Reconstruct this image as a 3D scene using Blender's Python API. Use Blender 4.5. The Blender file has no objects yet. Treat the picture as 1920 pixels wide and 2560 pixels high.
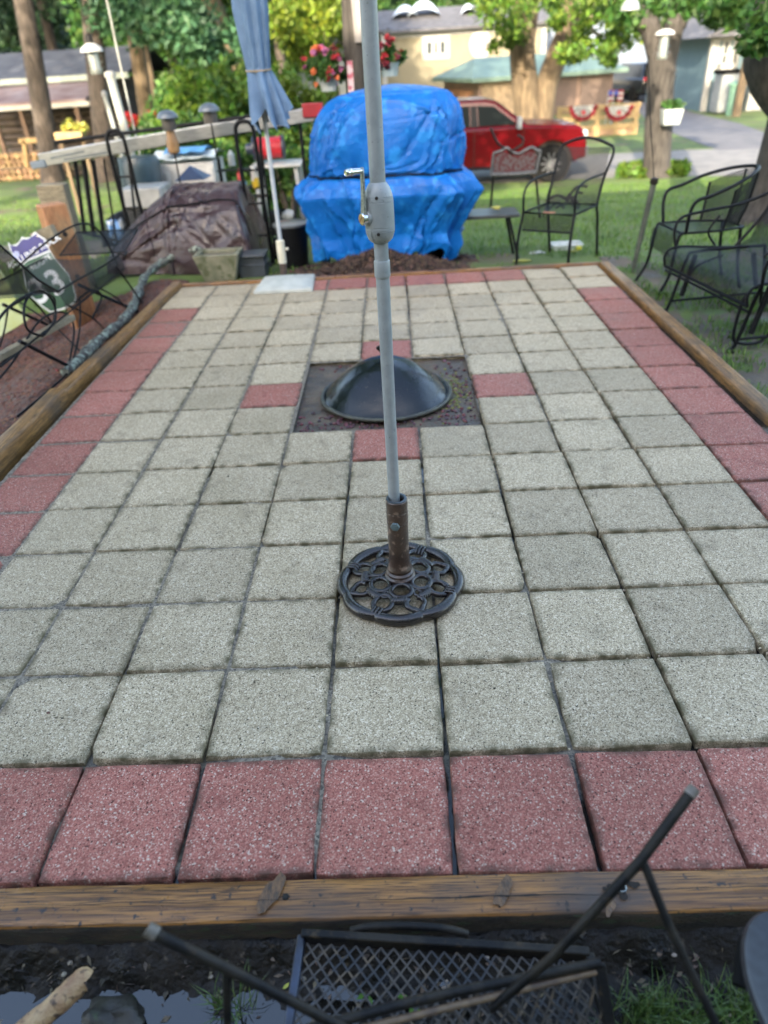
import bpy, math, random
from mathutils import Vector, Matrix, noise
random.seed(7)
rad = math.radians
scn = bpy.context.scene
COL = scn.collection

# ---------------------------------------------------------------- camera
CAM = Vector((0.23553859, -0.83709512, 1.4828896))
_yaw, _pit, _rol = rad(-2.17955089), rad(33.01126349), rad(-3.56399067)
_F = Vector((math.sin(_yaw)*math.cos(_pit), math.cos(_yaw)*math.cos(_pit), -math.sin(_pit)))
_R0 = Vector((math.cos(_yaw), -math.sin(_yaw), 0))
_U0 = _R0.cross(_F)
_R = math.cos(_rol)*_R0 + math.sin(_rol)*_U0
_U = -math.sin(_rol)*_R0 + math.cos(_rol)*_U0
cd = bpy.data.cameras.new("camera")
cam = bpy.data.objects.new("camera", cd); COL.objects.link(cam)
m = Matrix.Identity(4)
for i in range(3):
    m[i][0] = _R[i]; m[i][1] = _U[i]; m[i][2] = -_F[i]; m[i][3] = CAM[i]
cam.matrix_world = m
cd.sensor_fit = 'HORIZONTAL'; cd.sensor_width = 36.0; cd.lens = 1731.8742/1920*36
cd.clip_start = 0.02; cd.clip_end = 600
cd.dof.use_dof = True; cd.dof.focus_distance = 2.03; cd.dof.aperture_fstop = 2.5
cd.dof.aperture_blades = 0
scn.camera = cam

# ---------------------------------------------------------------- light
SUN_EL, SUN_AZ = 23.0, 196.0        # azimuth the light comes FROM, clockwise from +Y
wd = bpy.data.worlds.new("World"); scn.world = wd; wd.use_nodes = True
nt = wd.node_tree; nt.nodes.clear()
sky = nt.nodes.new('ShaderNodeTexSky'); sky.sky_type = 'NISHITA'; sky.sun_disc = False
sky.sun_elevation = rad(SUN_EL); sky.sun_rotation = rad(SUN_AZ)
sky.air_density = 1.0; sky.dust_density = 3.0; sky.ozone_density = 0.3
bg = nt.nodes.new('ShaderNodeBackground'); bg.inputs[1].default_value = 0.15
wo = nt.nodes.new('ShaderNodeOutputWorld')
nt.links.new(sky.outputs[0], bg.inputs[0]); nt.links.new(bg.outputs[0], wo.inputs[0])
sl = bpy.data.lights.new("sun", 'SUN'); sl.energy = 2.0; sl.angle = rad(0.5); sl.color = (1.0, 0.86, 0.66)
sun = bpy.data.objects.new("sun", sl); COL.objects.link(sun)
_sd = Vector((math.sin(rad(SUN_AZ))*math.cos(rad(SUN_EL)), math.cos(rad(SUN_AZ))*math.cos(rad(SUN_EL)), math.sin(rad(SUN_EL))))
sun.rotation_euler = _sd.to_track_quat('Z', 'Y').to_euler()
scn.view_settings.view_transform = 'Standard'; scn.view_settings.look = 'None'
scn.view_settings.gamma = 1.0; scn.view_settings.exposure = 2.84
scn.cycles.max_bounces = 8; scn.cycles.transparent_max_bounces = 16
scn.cycles.diffuse_bounces = 3; scn.cycles.glossy_bounces = 3; scn.cycles.transmission_bounces = 4
scn.cycles.sample_clamp_indirect = 4.0

# ---------------------------------------------------------------- picture -> place
PF, PS = 1731.8742, 1920/1659
def ray(x, y):
    return _F + _R*((x*PS-960)/PF) + _U*((1280-y*PS)/PF)
def onz(x, y, z=0.0):
    d = ray(x, y); return CAM + d*((z-CAM.z)/d.z)
def ony(x, y, Y):
    d = ray(x, y); return CAM + d*((Y-CAM.y)/d.y)
def tz(Y):
    return -0.1 if Y < 5.6 else max(-1.1, -0.1-(Y-5.6)*0.095)
def gnd(x, y):
    d = ray(x, y); t = 0.3
    while t < 200:
        p = CAM + d*t
        if p.z < tz(p.y): return p
        t += 0.02
    return p

# ---------------------------------------------------------------- objects
def tag(o, label=None, cat=None, group=None, kind=None):
    if label: o['label'] = label
    if cat: o['category'] = cat
    if group: o['group'] = group
    if kind: o["kind"] = kind
    return o
def empty(name, loc, label, cat, group=None, rz=0.0):
    o = bpy.data.objects.new(name, None); COL.objects.link(o)
    o.location = loc; o.rotation_euler = (0, 0, rz); o.empty_display_size = 0.1
    return tag(o, label, cat, group)

class MB:
    """collects shapes; all coordinates are in the space of the object it becomes"""
    def __init__(s): s.v = []; s.f = []; s.uv = None; s.mi = []; s.cur = 0
    def add(s, vs, fs):
        b = len(s.v); s.v += [tuple(p) for p in vs]
        for f in fs: s.f.append(tuple(b+i for i in f)); s.mi.append(s.cur)
    def box(s, c, size, rot=None):
        hx, hy, hz = size[0]/2, size[1]/2, size[2]/2
        vs = [Vector((x, y, z)) for x in (-hx, hx) for y in (-hy, hy) for z in (-hz, hz)]
        if rot is not None: vs = [rot @ p for p in vs]
        vs = [p+Vector(c) for p in vs]
        s.add(vs, [(0,1,3,2),(4,6,7,5),(0,4,5,1),(2,3,7,6),(0,2,6,4),(1,5,7,3)])
    def bar(s, a, b, w, h, up=(0,0,1)):
        a, b = Vector(a), Vector(b); d = (b-a)
        L = d.length; d.normalize(); up = Vector(up)
        if abs(d.dot(up)) > .95: up = Vector((0,1,0))
        x = d.cross(up).normalized(); z = x.cross(d)
        vs = []
        for p in (a, b):
            for sx, sz in ((-1,-1),(1,-1),(1,1),(-1,1)): vs.append(p + x*(sx*w/2) + z*(sz*h/2))
        s.add(vs, [(3,2,1,0),(4,5,6,7),(0,1,5,4),(1,2,6,5),(2,3,7,6),(3,0,4,7)])
    def tube(s, path, r, n=8, cap=True, closed=False, squash=None):
        P = [Vector(p) for p in path]; k = len(P)
        R = r if isinstance(r, (list, tuple)) else [r]*k
        vs = []; prev = None
        for i in range(k):
            if closed: d = P[(i+1) % k]-P[i-1]
            else: d = P[min(i+1, k-1)]-P[max(i-1, 0)]
            if d.length < 1e-9: d = Vector((0,0,1))
            d.normalize()
            if prev is None:
                a = Vector((0,0,1)) if abs(d.z) < .9 else Vector((1,0,0))
                x = d.cross(a).normalized()
            else:
                x = (prev - d*prev.dot(d))
                x = x.normalized() if x.length > 1e-6 else d.orthogonal().normalized()
            prev = x; y = d.cross(x)
            for j in range(n):
                t = 2*math.pi*j/n
                q = x*math.cos(t) + y*math.sin(t)
                if squash: q.z *= squash
                vs.append(P[i] + q*R[i])
        fs = []
        m_ = k if closed else k-1
        for i in range(m_):
            for j in range(n):
                a = i*n+j; b = i*n+(j+1) % n; c = ((i+1) % k)*n+(j+1) % n; d_ = ((i+1) % k)*n+j
                fs.append((a, b, c, d_))
        if cap and not closed:
            fs.append(tuple(range(n-1, -1, -1))); fs.append(tuple((k-1)*n+j for j in range(n)))
        s.add(vs, fs)
    def lathe(s, prof, n=32, c=(0,0,0), axis=None, cap=True):
        """prof = [(r,z)...] round z; axis = a Matrix to turn it"""
        vs = []
        for (r, z) in prof:
            for j in range(n):
                t = 2*math.pi*j/n
                p = Vector((r*math.cos(t), r*math.sin(t), z))
                if axis is not None: p = axis @ p
                vs.append(p+Vector(c))
        fs = []
        for i in range(len(prof)-1):
            for j in range(n):
                fs.append((i*n+j, i*n+(j+1) % n, (i+1)*n+(j+1) % n, (i+1)*n+j))
        if cap:
            fs.append(tuple(range(n-1, -1, -1))); fs.append(tuple((len(prof)-1)*n+j for j in range(n)))
        s.add(vs, fs)
    def prism(s, poly, a, b):
        """poly = list of 3D points (planar), pushed from offset a to offset b (vectors)"""
        n = len(poly); a, b = Vector(a), Vector(b)
        vs = [Vector(p)+a for p in poly]+[Vector(p)+b for p in poly]
        fs = [tuple(range(n-1, -1, -1)), tuple(range(n, 2*n))]
        for i in range(n): fs.append((i, (i+1) % n, n+(i+1) % n, n+i))
        s.add(vs, fs)
    def grid(s, fn, nu, nv):
        vs = [fn(i/nu, j/nv) for i in range(nu+1) for j in range(nv+1)]
        s.add(vs, [(i*(nv+1)+j, (i+1)*(nv+1)+j, (i+1)*(nv+1)+j+1, i*(nv+1)+j+1) for i in range(nu) for j in range(nv)])
    def blob(s, c, r, n=10, amp=.2, seed=0, sc=(1,1,1)):
        prof = []; vs = []
        k = max(4, n//2)
        for i in range(k+1):
            ph = math.pi*i/k
            for j in range(n):
                t = 2*math.pi*j/n
                d = Vector((math.sin(ph)*math.cos(t), math.sin(ph)*math.sin(t), math.cos(ph)))
                q = 1+amp*noise.noise(d*1.7+Vector((seed, seed*.7, 3)))*2
                vs.append(Vector(c)+Vector((d.x*sc[0], d.y*sc[1], d.z*sc[2]))*r*q)
        s.add(vs, [(i*n+j, (i+1)*n+j, (i+1)*n+(j+1) % n, i*n+(j+1) % n) for i in range(k) for j in range(n)])
    def build(s, name, mat, parent=None, smooth=None, bevel=0, world=False, mats=None, seg=2):
        me = bpy.data.meshes.new(name); me.from_pydata(s.v, [], s.f); me.validate(); 
        for mm in (mats or [mat]): me.materials.append(mm)
        if mats:
            me.polygons.foreach_set('material_index', s.mi[:len(me.polygons)])
        me.update()
        if smooth is not None:
            me.shade_smooth(); me.set_sharp_from_angle(angle=rad(smooth))
        o = bpy.data.objects.new(name, me); COL.objects.link(o)
        if parent is not None:
            o.parent = parent
            if world:       # vertices were given in world space
                pm = Matrix.LocRotScale(parent.location, parent.rotation_euler, parent.scale)
                if parent.parent is not None:
                    gp = parent.parent
                    pm = Matrix.LocRotScale(gp.location, gp.rotation_euler, gp.scale) @ pm
                me.transform(pm.inverted())
        if bevel:
            b = o.modifiers.new('bevel', 'BEVEL'); b.width = bevel; b.segments = seg; b.limit_method = 'ANGLE'; b.angle_limit = rad(40)
            b.harden_normals = False
            me.shade_smooth(); me.set_sharp_from_angle(angle=rad(50))
        return o
def copy_tree(o, parent=None):
    c = o.copy(); COL.objects.link(c); c.parent = parent
    for ch in list(o.children): copy_tree(ch, c)
    return c
def smoothpath(pts, k=6):
    """Catmull-Rom through the points"""
    P = [Vector(p) for p in pts]; out = []
    for i in range(len(P)-1):
        a = P[max(i-1, 0)]; b = P[i]; c = P[i+1]; d = P[min(i+2, len(P)-1)]
        for j in range(k):
            t = j/k
            out.append(.5*((2*b)+(c-a)*t+(2*a-5*b+4*c-d)*t*t+(3*b-a-3*c+d)*t*t*t))
    out.append(P[-1]); return out

# ---------------------------------------------------------------- materials
_mats = {}
def mat(name, c1, c2=None, scale=8.0, rough=.6, metal=0.0, bump=0.0, bscale=None, spec=.5, contrast=.25,
        c3=None, s3=60.0, t3=.62, coat=0.0, stretch=None, detail=4.0, island=0.0, trans=0.0, rvar=0.0, emit=None, alpha=None, ridge=None):
    if name in _mats: return _mats[name]
    m = bpy.data.materials.new(name); m.use_nodes = True; n = m.node_tree.nodes; l = m.node_tree.links
    b = n['Principled BSDF']; b.inputs['Roughness'].default_value = rough; b.inputs['Metallic'].default_value = metal
    b.inputs['Specular IOR Level'].default_value = spec
    b.inputs['Coat Weight'].default_value = coat; b.inputs['Coat Roughness'].default_value = .08
    tc = n.new('ShaderNodeTexCoord'); co = tc.outputs['Object']
    if stretch:
        mp = n.new('ShaderNodeMapping'); mp.inputs['Scale'].default_value = stretch; l.new(co, mp.inputs[0]); co = mp.outputs[0]
    col = None
    def rgb(c): return (*c, 1.0)
    if c2 is None: c2 = tuple(min(1, v*0.8) for v in c1)
    nz = n.new('ShaderNodeTexNoise'); nz.inputs['Scale'].default_value = scale; nz.inputs['Detail'].default_value = detail
    l.new(co, nz.inputs['Vector'])
    rp = n.new('ShaderNodeValToRGB'); rp.color_ramp.elements[0].position = .5-contrast/2; rp.color_ramp.elements[1].position = .5+contrast/2
    rp.color_ramp.elements[0].color = rgb(c2); rp.color_ramp.elements[1].color = rgb(c1)
    l.new(nz.outputs[0], rp.inputs[0]); col = rp.outputs[0]
    if c3 is not None:
        n3 = n.new('ShaderNodeTexNoise'); n3.inputs['Scale'].default_value = s3; n3.inputs['Detail'].default_value = 6
        l.new(co, n3.inputs['Vector'])
        r3 = n.new('ShaderNodeValToRGB'); r3.color_ramp.elements[0].position = t3-.04; r3.color_ramp.elements[1].position = t3+.04
        l.new(n3.outputs[0], r3.inputs[0])
        mx = n.new('ShaderNodeMix'); mx.data_type = 'RGBA'; l.new(r3.outputs[0], mx.inputs[0]); l.new(col, mx.inputs[6]); mx.inputs[7].default_value = rgb(c3)
        col = mx.outputs[2]
    if island:
        g = n.new('ShaderNodeNewGeometry'); hs = n.new('ShaderNodeHueSaturation')
        mr = n.new('ShaderNodeMapRange'); mr.inputs['To Min'].default_value = 1-island; mr.inputs['To Max'].default_value = 1+island
        l.new(g.outputs['Random Per Island'], mr.inputs['Value']); l.new(mr.outputs[0], hs.inputs['Value'])
        mh = n.new('ShaderNodeMapRange'); mh.inputs['To Min'].default_value = .5-.03*island*2; mh.inputs['To Max'].default_value = .5+.03*island*2
        ml = n.new('ShaderNodeMath'); ml.operation = 'FRACT'; mm_ = n.new('ShaderNodeMath'); mm_.operation = 'MULTIPLY'; mm_.inputs[1].default_value = 7.31
        l.new(g.outputs['Random Per Island'], mm_.inputs[0]); l.new(mm_.outputs[0], ml.inputs[0]); l.new(ml.outputs[0], mh.inputs['Value']); l.new(mh.outputs[0], hs.inputs['Hue'])
        l.new(col, hs.inputs['Color']); col = hs.outputs[0]
    l.new(col, b.inputs['Base Color'])
    if rvar:
        mr = n.new('ShaderNodeMapRange'); mr.inputs['To Min'].default_value = max(0, rough-rvar); mr.inputs['To Max'].default_value = min(1, rough+rvar)
        mr.inputs['From Min'].default_value = .35; mr.inputs['From Max'].default_value = .65
        l.new(nz.outputs[0], mr.inputs['Value']); l.new(mr.outputs[0], b.inputs['Roughness'])
    if bump:
        nb = n.new('ShaderNodeTexNoise'); nb.inputs['Scale'].default_value = bscale or scale*4; nb.inputs['Detail'].default_value = 5
        l.new(co, nb.inputs['Vector'])
        bp = n.new('ShaderNodeBump'); bp.inputs['Strength'].default_value = min(1, bump); bp.inputs['Distance'].default_value = 1.0/(bscale or scale*4)*.5
        l.new(nb.outputs[0], bp.inputs['Height']); l.new(bp.outputs[0], b.inputs['Normal'])
    if trans:
        tr = n.new('ShaderNodeBsdfTranslucent'); ms = n.new('ShaderNodeMixShader'); ms.inputs[0].default_value = trans
        l.new(col, tr.inputs['Color']); l.new(b.outputs[0], ms.inputs[1]); l.new(tr.outputs[0], ms.inputs[2]); l.new(ms.outputs[0], n['Material Output'].inputs[0])
    if ridge:
        nb = n.new('ShaderNodeTexNoise'); nb.noise_type = 'RIDGED_MULTIFRACTAL'; nb.inputs['Scale'].default_value = ridge[0]; nb.inputs['Detail'].default_value = 3; nb.inputs['Distortion'].default_value = .6
        l.new(co, nb.inputs['Vector']); bq = n.new('ShaderNodeBump'); bq.inputs['Strength'].default_value = ridge[1]; bq.inputs['Distance'].default_value = ridge[2]
        l.new(nb.outputs[0], bq.inputs['Height'])
        if bump: l.new(bp.outputs[0], bq.inputs['Normal'])
        l.new(bq.outputs[0], b.inputs['Normal'])
    if emit:
        b.inputs['Emission Color'].default_value = rgb(emit); b.inputs['Emission Strength'].default_value = 1
    if alpha is not None: b.inputs['Alpha'].default_value = alpha
    m.diffuse_color = rgb(c1); _mats[name] = m
    return m
def glass(name, tint=(.008,.012,.012), rough=.03):
    if name in _mats: return _mats[name]
    return mat(name, tint, tint, rough=max(rough, .2), spec=.012)

def paver_mat(name, base, dark, light, speck, edge, lt=.72):
    m = bpy.data.materials.new(name); m.use_nodes = True; n = m.node_tree.nodes; l = m.node_tree.links
    b = n['Principled BSDF']; tc = n.new('ShaderNodeTexCoord'); co = tc.outputs['Object']; g = n.new('ShaderNodeNewGeometry')
    def mixc(f, a, c, mode='MIX'):
        x = n.new('ShaderNodeMix'); x.data_type = 'RGBA'; x.blend_type = mode
        if isinstance(f, float): x.inputs[0].default_value = f
        else: l.new(f, x.inputs[0])
        for i, v in ((6, a), (7, c)):
            if isinstance(v, tuple): x.inputs[i].default_value = (*v, 1)
            else: l.new(v, x.inputs[i])
        return x.outputs[2]
    def ramp(v, p0, p1, c0=(0,0,0), c1=(1,1,1)):
        r = n.new('ShaderNodeValToRGB'); r.color_ramp.elements[0].position = p0; r.color_ramp.elements[1].position = p1
        r.color_ramp.elements[0].color = (*c0, 1); r.color_ramp.elements[1].color = (*c1, 1); l.new(v, r.inputs[0]); return r.outputs[0]
    v1 = n.new('ShaderNodeTexVoronoi'); v1.inputs['Scale'].default_value = 330; l.new(co, v1.inputs['Vector'])
    sx = n.new('ShaderNodeSeparateColor'); l.new(v1.outputs['Color'], sx.inputs[0])
    v2 = n.new('ShaderNodeTexVoronoi'); v2.inputs['Scale'].default_value = 270; l.new(co, v2.inputs['Vector'])
    s2 = n.new('ShaderNodeSeparateColor'); l.new(v2.outputs['Color'], s2.inputs[0])
    big = n.new('ShaderNodeTexNoise'); big.inputs['Scale'].default_value = 3.1; big.inputs['Detail'].default_value = 5; l.new(co, big.inputs['Vector'])
    c = mixc(ramp(sx.outputs[0], .15, .9), dark, base)
    c = mixc(ramp(sx.outputs[1], lt, lt+.08), c, light)
    c = mixc(ramp(s2.outputs[0], .945, .96), c, speck)
    c = mixc(ramp(s2.outputs[1], .965, .975), c, tuple(v*.35 for v in dark))
    # each slab its own tint, blotches across the patio
    hs = n.new('ShaderNodeHueSaturation'); mr = n.new('ShaderNodeMapRange'); mr.inputs['To Min'].default_value = .88; mr.inputs['To Max'].default_value = 1.10
    l.new(g.outputs['Random Per Island'], mr.inputs['Value']); l.new(mr.outputs[0], hs.inputs['Value']); l.new(c, hs.inputs['Color'])
    c = hs.outputs[0]
    c = mixc(ramp(big.outputs[0], .3, .7, (.80,.80,.80), (1.08,1.07,1.04)), c, c, 'MIX') if False else c
    mu = n.new('ShaderNodeMix'); mu.data_type = 'RGBA'; mu.blend_type = 'MULTIPLY'; mu.inputs[0].default_value = 1.0
    l.new(c, mu.inputs[6]); l.new(ramp(big.outputs[0], .3, .7, (.84,.83,.80), (1,1,1)), mu.inputs[7]); c = mu.outputs[2]
    # dirt and moss gathered along the arrises (a vertex attribute set where the slab's edge is)
    at = n.new('ShaderNodeAttribute'); at.attribute_name = 'edge'; at.attribute_type = 'GEOMETRY'
    en = n.new('ShaderNodeTexNoise'); en.inputs['Scale'].default_value = 22; en.inputs['Detail'].default_value = 6; l.new(co, en.inputs['Vector'])
    mm = n.new('ShaderNodeMath'); mm.operation = 'MULTIPLY'; l.new(at.outputs['Fac'], mm.inputs[0]); l.new(ramp(en.outputs[0], .38, .62), mm.inputs[1])
    c = mixc(mm.outputs[0], c, edge)
    st = n.new('ShaderNodeTexNoise'); st.inputs['Scale'].default_value = 9; st.inputs['Detail'].default_value = 8; l.new(co, st.inputs['Vector'])
    ms = n.new('ShaderNodeMath'); ms.operation = 'MULTIPLY'; ms.inputs[1].default_value = .42; l.new(ramp(st.outputs[0], .58, .74), ms.inputs[0])
    c = mixc(ms.outputs[0], c, tuple(v*.5 for v in dark))
    l.new(c, b.inputs['Base Color'])
    rr = n.new('ShaderNodeMapRange'); rr.inputs['To Min'].default_value = .40; rr.inputs['To Max'].default_value = .66
    rr.inputs['From Min'].default_value = .35; rr.inputs['From Max'].default_value = .65; l.new(big.outputs[0], rr.inputs['Value']); l.new(rr.outputs[0], b.inputs['Roughness'])
    b.inputs['Specular IOR Level'].default_value = .20
    bp = n.new('ShaderNodeBump'); bp.inputs['Strength'].default_value = .8; bp.inputs['Distance'].default_value = .002
    l.new(sx.outputs[2], bp.inputs['Height']); l.new(bp.outputs[0], b.inputs['Normal'])
    _mats[name] = m; return m

def wood_mat(name, c1, c2, dark, axis='x', rough=.55, scale=1.0):
    """sawn timber: long grain along one axis, cracks, knots"""
    m = bpy.data.materials.new(name); m.use_nodes = True; n = m.node_tree.nodes; l = m.node_tree.links
    b = n['Principled BSDF']; tc = n.new('ShaderNodeTexCoord')
    def mp(sc):
        q = n.new('ShaderNodeMapping'); q.inputs['Scale'].default_value = sc; l.new(tc.outputs['Object'], q.inputs[0]); return q.outputs[0]
    k = {'x': (1.2, 38, 38), 'y': (38, 1.2, 38), 'z': (38, 38, 1.2)}[axis]
    k = tuple(v*scale for v in k)
    def nz(v, sc, det=6, dist=0):
        q = n.new('ShaderNodeTexNoise'); q.inputs['Scale'].default_value = sc; q.inputs['Detail'].default_value = det; q.inputs['Distortion'].default_value = dist; l.new(v, q.inputs['Vector']); return q.outputs[0]
    def ramp(v, p0, p1, c0=(0,0,0), c1=(1,1,1)):
        r = n.new('ShaderNodeValToRGB'); r.color_ramp.elements[0].position = p0; r.color_ramp.elements[1].position = p1
        r.color_ramp.elements[0].color = (*c0, 1); r.color_ramp.elements[1].color = (*c1, 1); l.new(v, r.inputs[0]); return r.outputs[0]
    def mixc(f, a, c, mode='MIX'):
        x = n.new('ShaderNodeMix'); x.data_type = 'RGBA'; x.blend_type = mode
        l.new(f, x.inputs[0])
        for i, v in ((6, a), (7, c)):
            if isinstance(v, tuple): x.inputs[i].default_value = (*v, 1)
            else: l.new(v, x.inputs[i])
        return x.outputs[2]
    gr = nz(mp(k), 3.0, 5, .4); fine = nz(mp(tuple(v*2.5 for v in k)), 4.0, 3); blot = nz(tc.outputs['Object'], 2.5, 6)
    c = ramp(gr, .36, .60, c2, c1)
    c = mixc(ramp(fine, .50, .62), c, tuple(v*.5 for v in c2))
    c = mixc(ramp(blot, .5, .72), c, dark)
    sp = nz(tc.outputs['Object'], 55, 5); c = mixc(ramp(sp, .63, .7), c, tuple(v*.4 for v in dark))
    l.new(c, b.inputs['Base Color'])
    rr = n.new('ShaderNodeMapRange'); rr.inputs['To Min'].default_value = rough-.2; rr.inputs['To Max'].default_value = rough+.15; rr.inputs['From Min'].default_value = .35; rr.inputs['From Max'].default_value = .65
    l.new(blot, rr.inputs['Value']); l.new(rr.outputs[0], b.inputs['Roughness'])
    bp = n.new('ShaderNodeBump'); bp.inputs['Strength'].default_value = .6; bp.inputs['Distance'].default_value = .002
    l.new(fine, bp.inputs['Height']); l.new(bp.outputs[0], b.inputs['Normal'])
    _mats[name] = m; return m

def netting(name, col, pitch=.012, wire=.32, rough=.5):
    """woven steel mesh: a diamond grid over the sheet's own metric UVs, open between the strands"""
    m = bpy.data.materials.new(name); m.use_nodes = True; n = m.node_tree.nodes; l = m.node_tree.links
    b = n['Principled BSDF']; b.inputs['Base Color'].default_value = (*col, 1); b.inputs['Roughness'].default_value = rough; b.inputs['Specular IOR Level'].default_value = .25
    uv = n.new('ShaderNodeUVMap'); uv.uv_map = 'UVMap'; sp = n.new('ShaderNodeSeparateXYZ'); l.new(uv.outputs[0], sp.inputs[0])
    def mt(op, a, c=None):
        q = n.new('ShaderNodeMath'); q.operation = op
        for i, v in enumerate((a, c)):
            if v is None: continue
            if isinstance(v, (int, float)): q.inputs[i].default_value = v
            else: l.new(v, q.inputs[i])
        return q.outputs[0]
    u = mt('DIVIDE', sp.outputs[0], pitch); v = mt('DIVIDE', sp.outputs[1], pitch*2.0)
    a = mt('ABSOLUTE', mt('SUBTRACT', mt('FRACT', mt('ADD', u, v)), .5)); c = mt('ABSOLUTE', mt('SUBTRACT', mt('FRACT', mt('SUBTRACT', u, v)), .5))
    on = mt('GREATER_THAN', mt('MAXIMUM', a, c), .5-wire/2)
    l.new(on, b.inputs['Alpha']); _mats[name] = m; return m
def sheet(name, mat_, rows, parent, thick=0.0, sm=60, world=False):
    """rows: list of rows of points; UV = metres along and across"""
    nu, nv = len(rows), len(rows[0])
    vs = [tuple(p) for r in rows for p in r]
    us = [0.0]
    for i in range(1, nu): us.append(us[-1]+(Vector(rows[i][nv//2])-Vector(rows[i-1][nv//2])).length)
    vv = [0.0]
    for j in range(1, nv): vv.append(vv[-1]+(Vector(rows[nu//2][j])-Vector(rows[nu//2][j-1])).length)
    fs = [(i*nv+j, (i+1)*nv+j, (i+1)*nv+j+1, i*nv+j+1) for i in range(nu-1) for j in range(nv-1)]
    me = bpy.data.meshes.new(name); me.from_pydata(vs, [], fs); me.materials.append(mat_)
    uvl = me.uv_layers.new(name='UVMap')
    for lp in me.loops:
        i, j = divmod(lp.vertex_index, nv); uvl.data[lp.index].uv = (vv[j], us[i])
    me.shade_smooth(); me.set_sharp_from_angle(angle=rad(sm))
    o = bpy.data.objects.new(name, me); COL.objects.link(o)
    if parent is not None:
        o.parent = parent
        if world: me.transform(Matrix.LocRotScale(parent.location, parent.rotation_euler, parent.scale).inverted())
    if thick:
        s = o.modifiers.new('thick', 'SOLIDIFY'); s.thickness = thick
    return o

M = {}
M['blacksteel'] = mat('black_steel', (.0055,.006,.0075), (.009,.0095,.011), scale=30, rough=.42, bump=.3, bscale=220, spec=.16)
M['blackiron'] = mat('worn_black_iron', (.0075,.0075,.008), (.022,.019,.015), scale=14, rough=.5, spec=.2, contrast=.12, bump=.5, bscale=160, c3=(.05,.035,.02), s3=28, t3=.66)
M['net'] = netting('black_mesh', (.006,.007,.009), pitch=.011, wire=.42)
M['netfine'] = netting('black_fine_mesh', (.006,.007,.008), pitch=.008, wire=.36)
M['alu'] = mat('brushed_aluminium', (.55,.56,.56), (.42,.43,.43), scale=12, rough=.38, metal=.9, stretch=(1,1,8))
M['chrome'] = mat('chrome', (.75,.75,.76), (.6,.6,.6), scale=20, rough=.10, metal=1.0)
M['greypaint'] = mat('grey_powder_coat', (.31,.335,.34), (.27,.295,.30), scale=40, rough=.34, bump=.12, bscale=300, c3=(.09,.09,.09), s3=130, t3=.70, rvar=.06)
M['white'] = mat('white_plastic', (.50,.50,.48), (.4,.4,.39), rough=.4)
M['concrete'] = mat('pale_concrete', (.42,.42,.38), (.33,.33,.29), scale=14, rough=.8, bump=.4, bscale=90)
M['rubber'] = mat('tyre_rubber', (.008,.008,.008), (.013,.013,.013), rough=.75, spec=.05)

# ================================================================= GROUND
PX = 0.3125
M['grass_ground'] = mat('lawn_soil', (.115,.17,.035), (.055,.085,.02), scale=1.1, rough=.9, contrast=.35, c3=(.10,.075,.05), s3=.9, t3=.60, bump=.8, bscale=40)
M['mud'] = mat('wet_mud', (.016,.012,.0085), (.005,.0045,.004), scale=16, rough=.46, spec=.25, contrast=.3, bump=1.0, bscale=70, c3=(.065,.052,.038), s3=38, t3=.66, rvar=.2)
M['soil'] = mat('damp_soil', (.115,.092,.062), (.055,.045,.034), scale=11, rough=.6, contrast=.35, bump=1.0, bscale=90, c3=(.10,.045,.04), s3=70, t3=.62, rvar=.2)
M['asphalt'] = mat('road_asphalt', (.20,.19,.18), (.15,.145,.14), scale=2.5, rough=.85, bump=.4, bscale=60)
M['asphalt2'] = mat('side_street_asphalt', (.125,.12,.125), (.09,.09,.095), scale=2.5, rough=.85, bump=.4, bscale=60)
M['mulch'] = mat('red_bark_mulch', (.115,.045,.026), (.045,.022,.016), scale=26, rough=.7, contrast=.3, bump=1, bscale=70, c3=(.20,.085,.05), s3=60, t3=.6, rvar=.2)

def dip_left(x, y):
    return .34*max(0, min(1, (-1.95-x)/.8))*max(0, min(1, (6.3-y)/1.1))
def ground_z(x, y):
    z = tz(y)-dip_left(x, y)
    if y > 15.0: return z
    return z + .018*noise.noise(Vector((x*1.3, y*1.3, 0))) + (.0 if -1.9 < x < 2.2 and -.2 < y < 5.2 else .012*noise.noise(Vector((x*5, y*5, 2))))
# lawn and far terrain: one sheet to the horizon, with the patio's bed and the mud strip cut out of its middle
b = MB()
xs = [-300,-150,-80,-50,-35,-25] + [-18+i*.75 for i in range(21)] + [-2.25+i*.25 for i in range(1, 21)] + [3+i*.75 for i in range(20)] + [18.5,25,35,50,80,150,300]
ys = [-200,-60,-20,-8,-3] + [-1.6] + [-.15+i*.25 for i in range(0, 69)] + [18,20,23,27,32,40,50,65,90,130,200,320]
nx, ny = len(xs), len(ys)
for x in xs:
    for y in ys: b.v.append((x, y, ground_z(x, y) - (.16 if -3.1 < x < -1.5 and .1 < y < 5.4 else 0) - (.06 if -1.4 < x < 1.9 and -.1 < y < 4.9 else 0)))
for i in range(nx-1):
    for j in range(ny-1):
        if -1.7 <= xs[i] and xs[i+1] <= 2.5 and -1.7 <= ys[j] and ys[j+1] <= .11: continue
        b.f.append((i*ny+j, (i+1)*ny+j, (i+1)*ny+j+1, i*ny+j+1)); b.mi.append(0)
tag(b.build('lawn_ground', M['grass_ground'], smooth=60), kind='structure')

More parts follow.
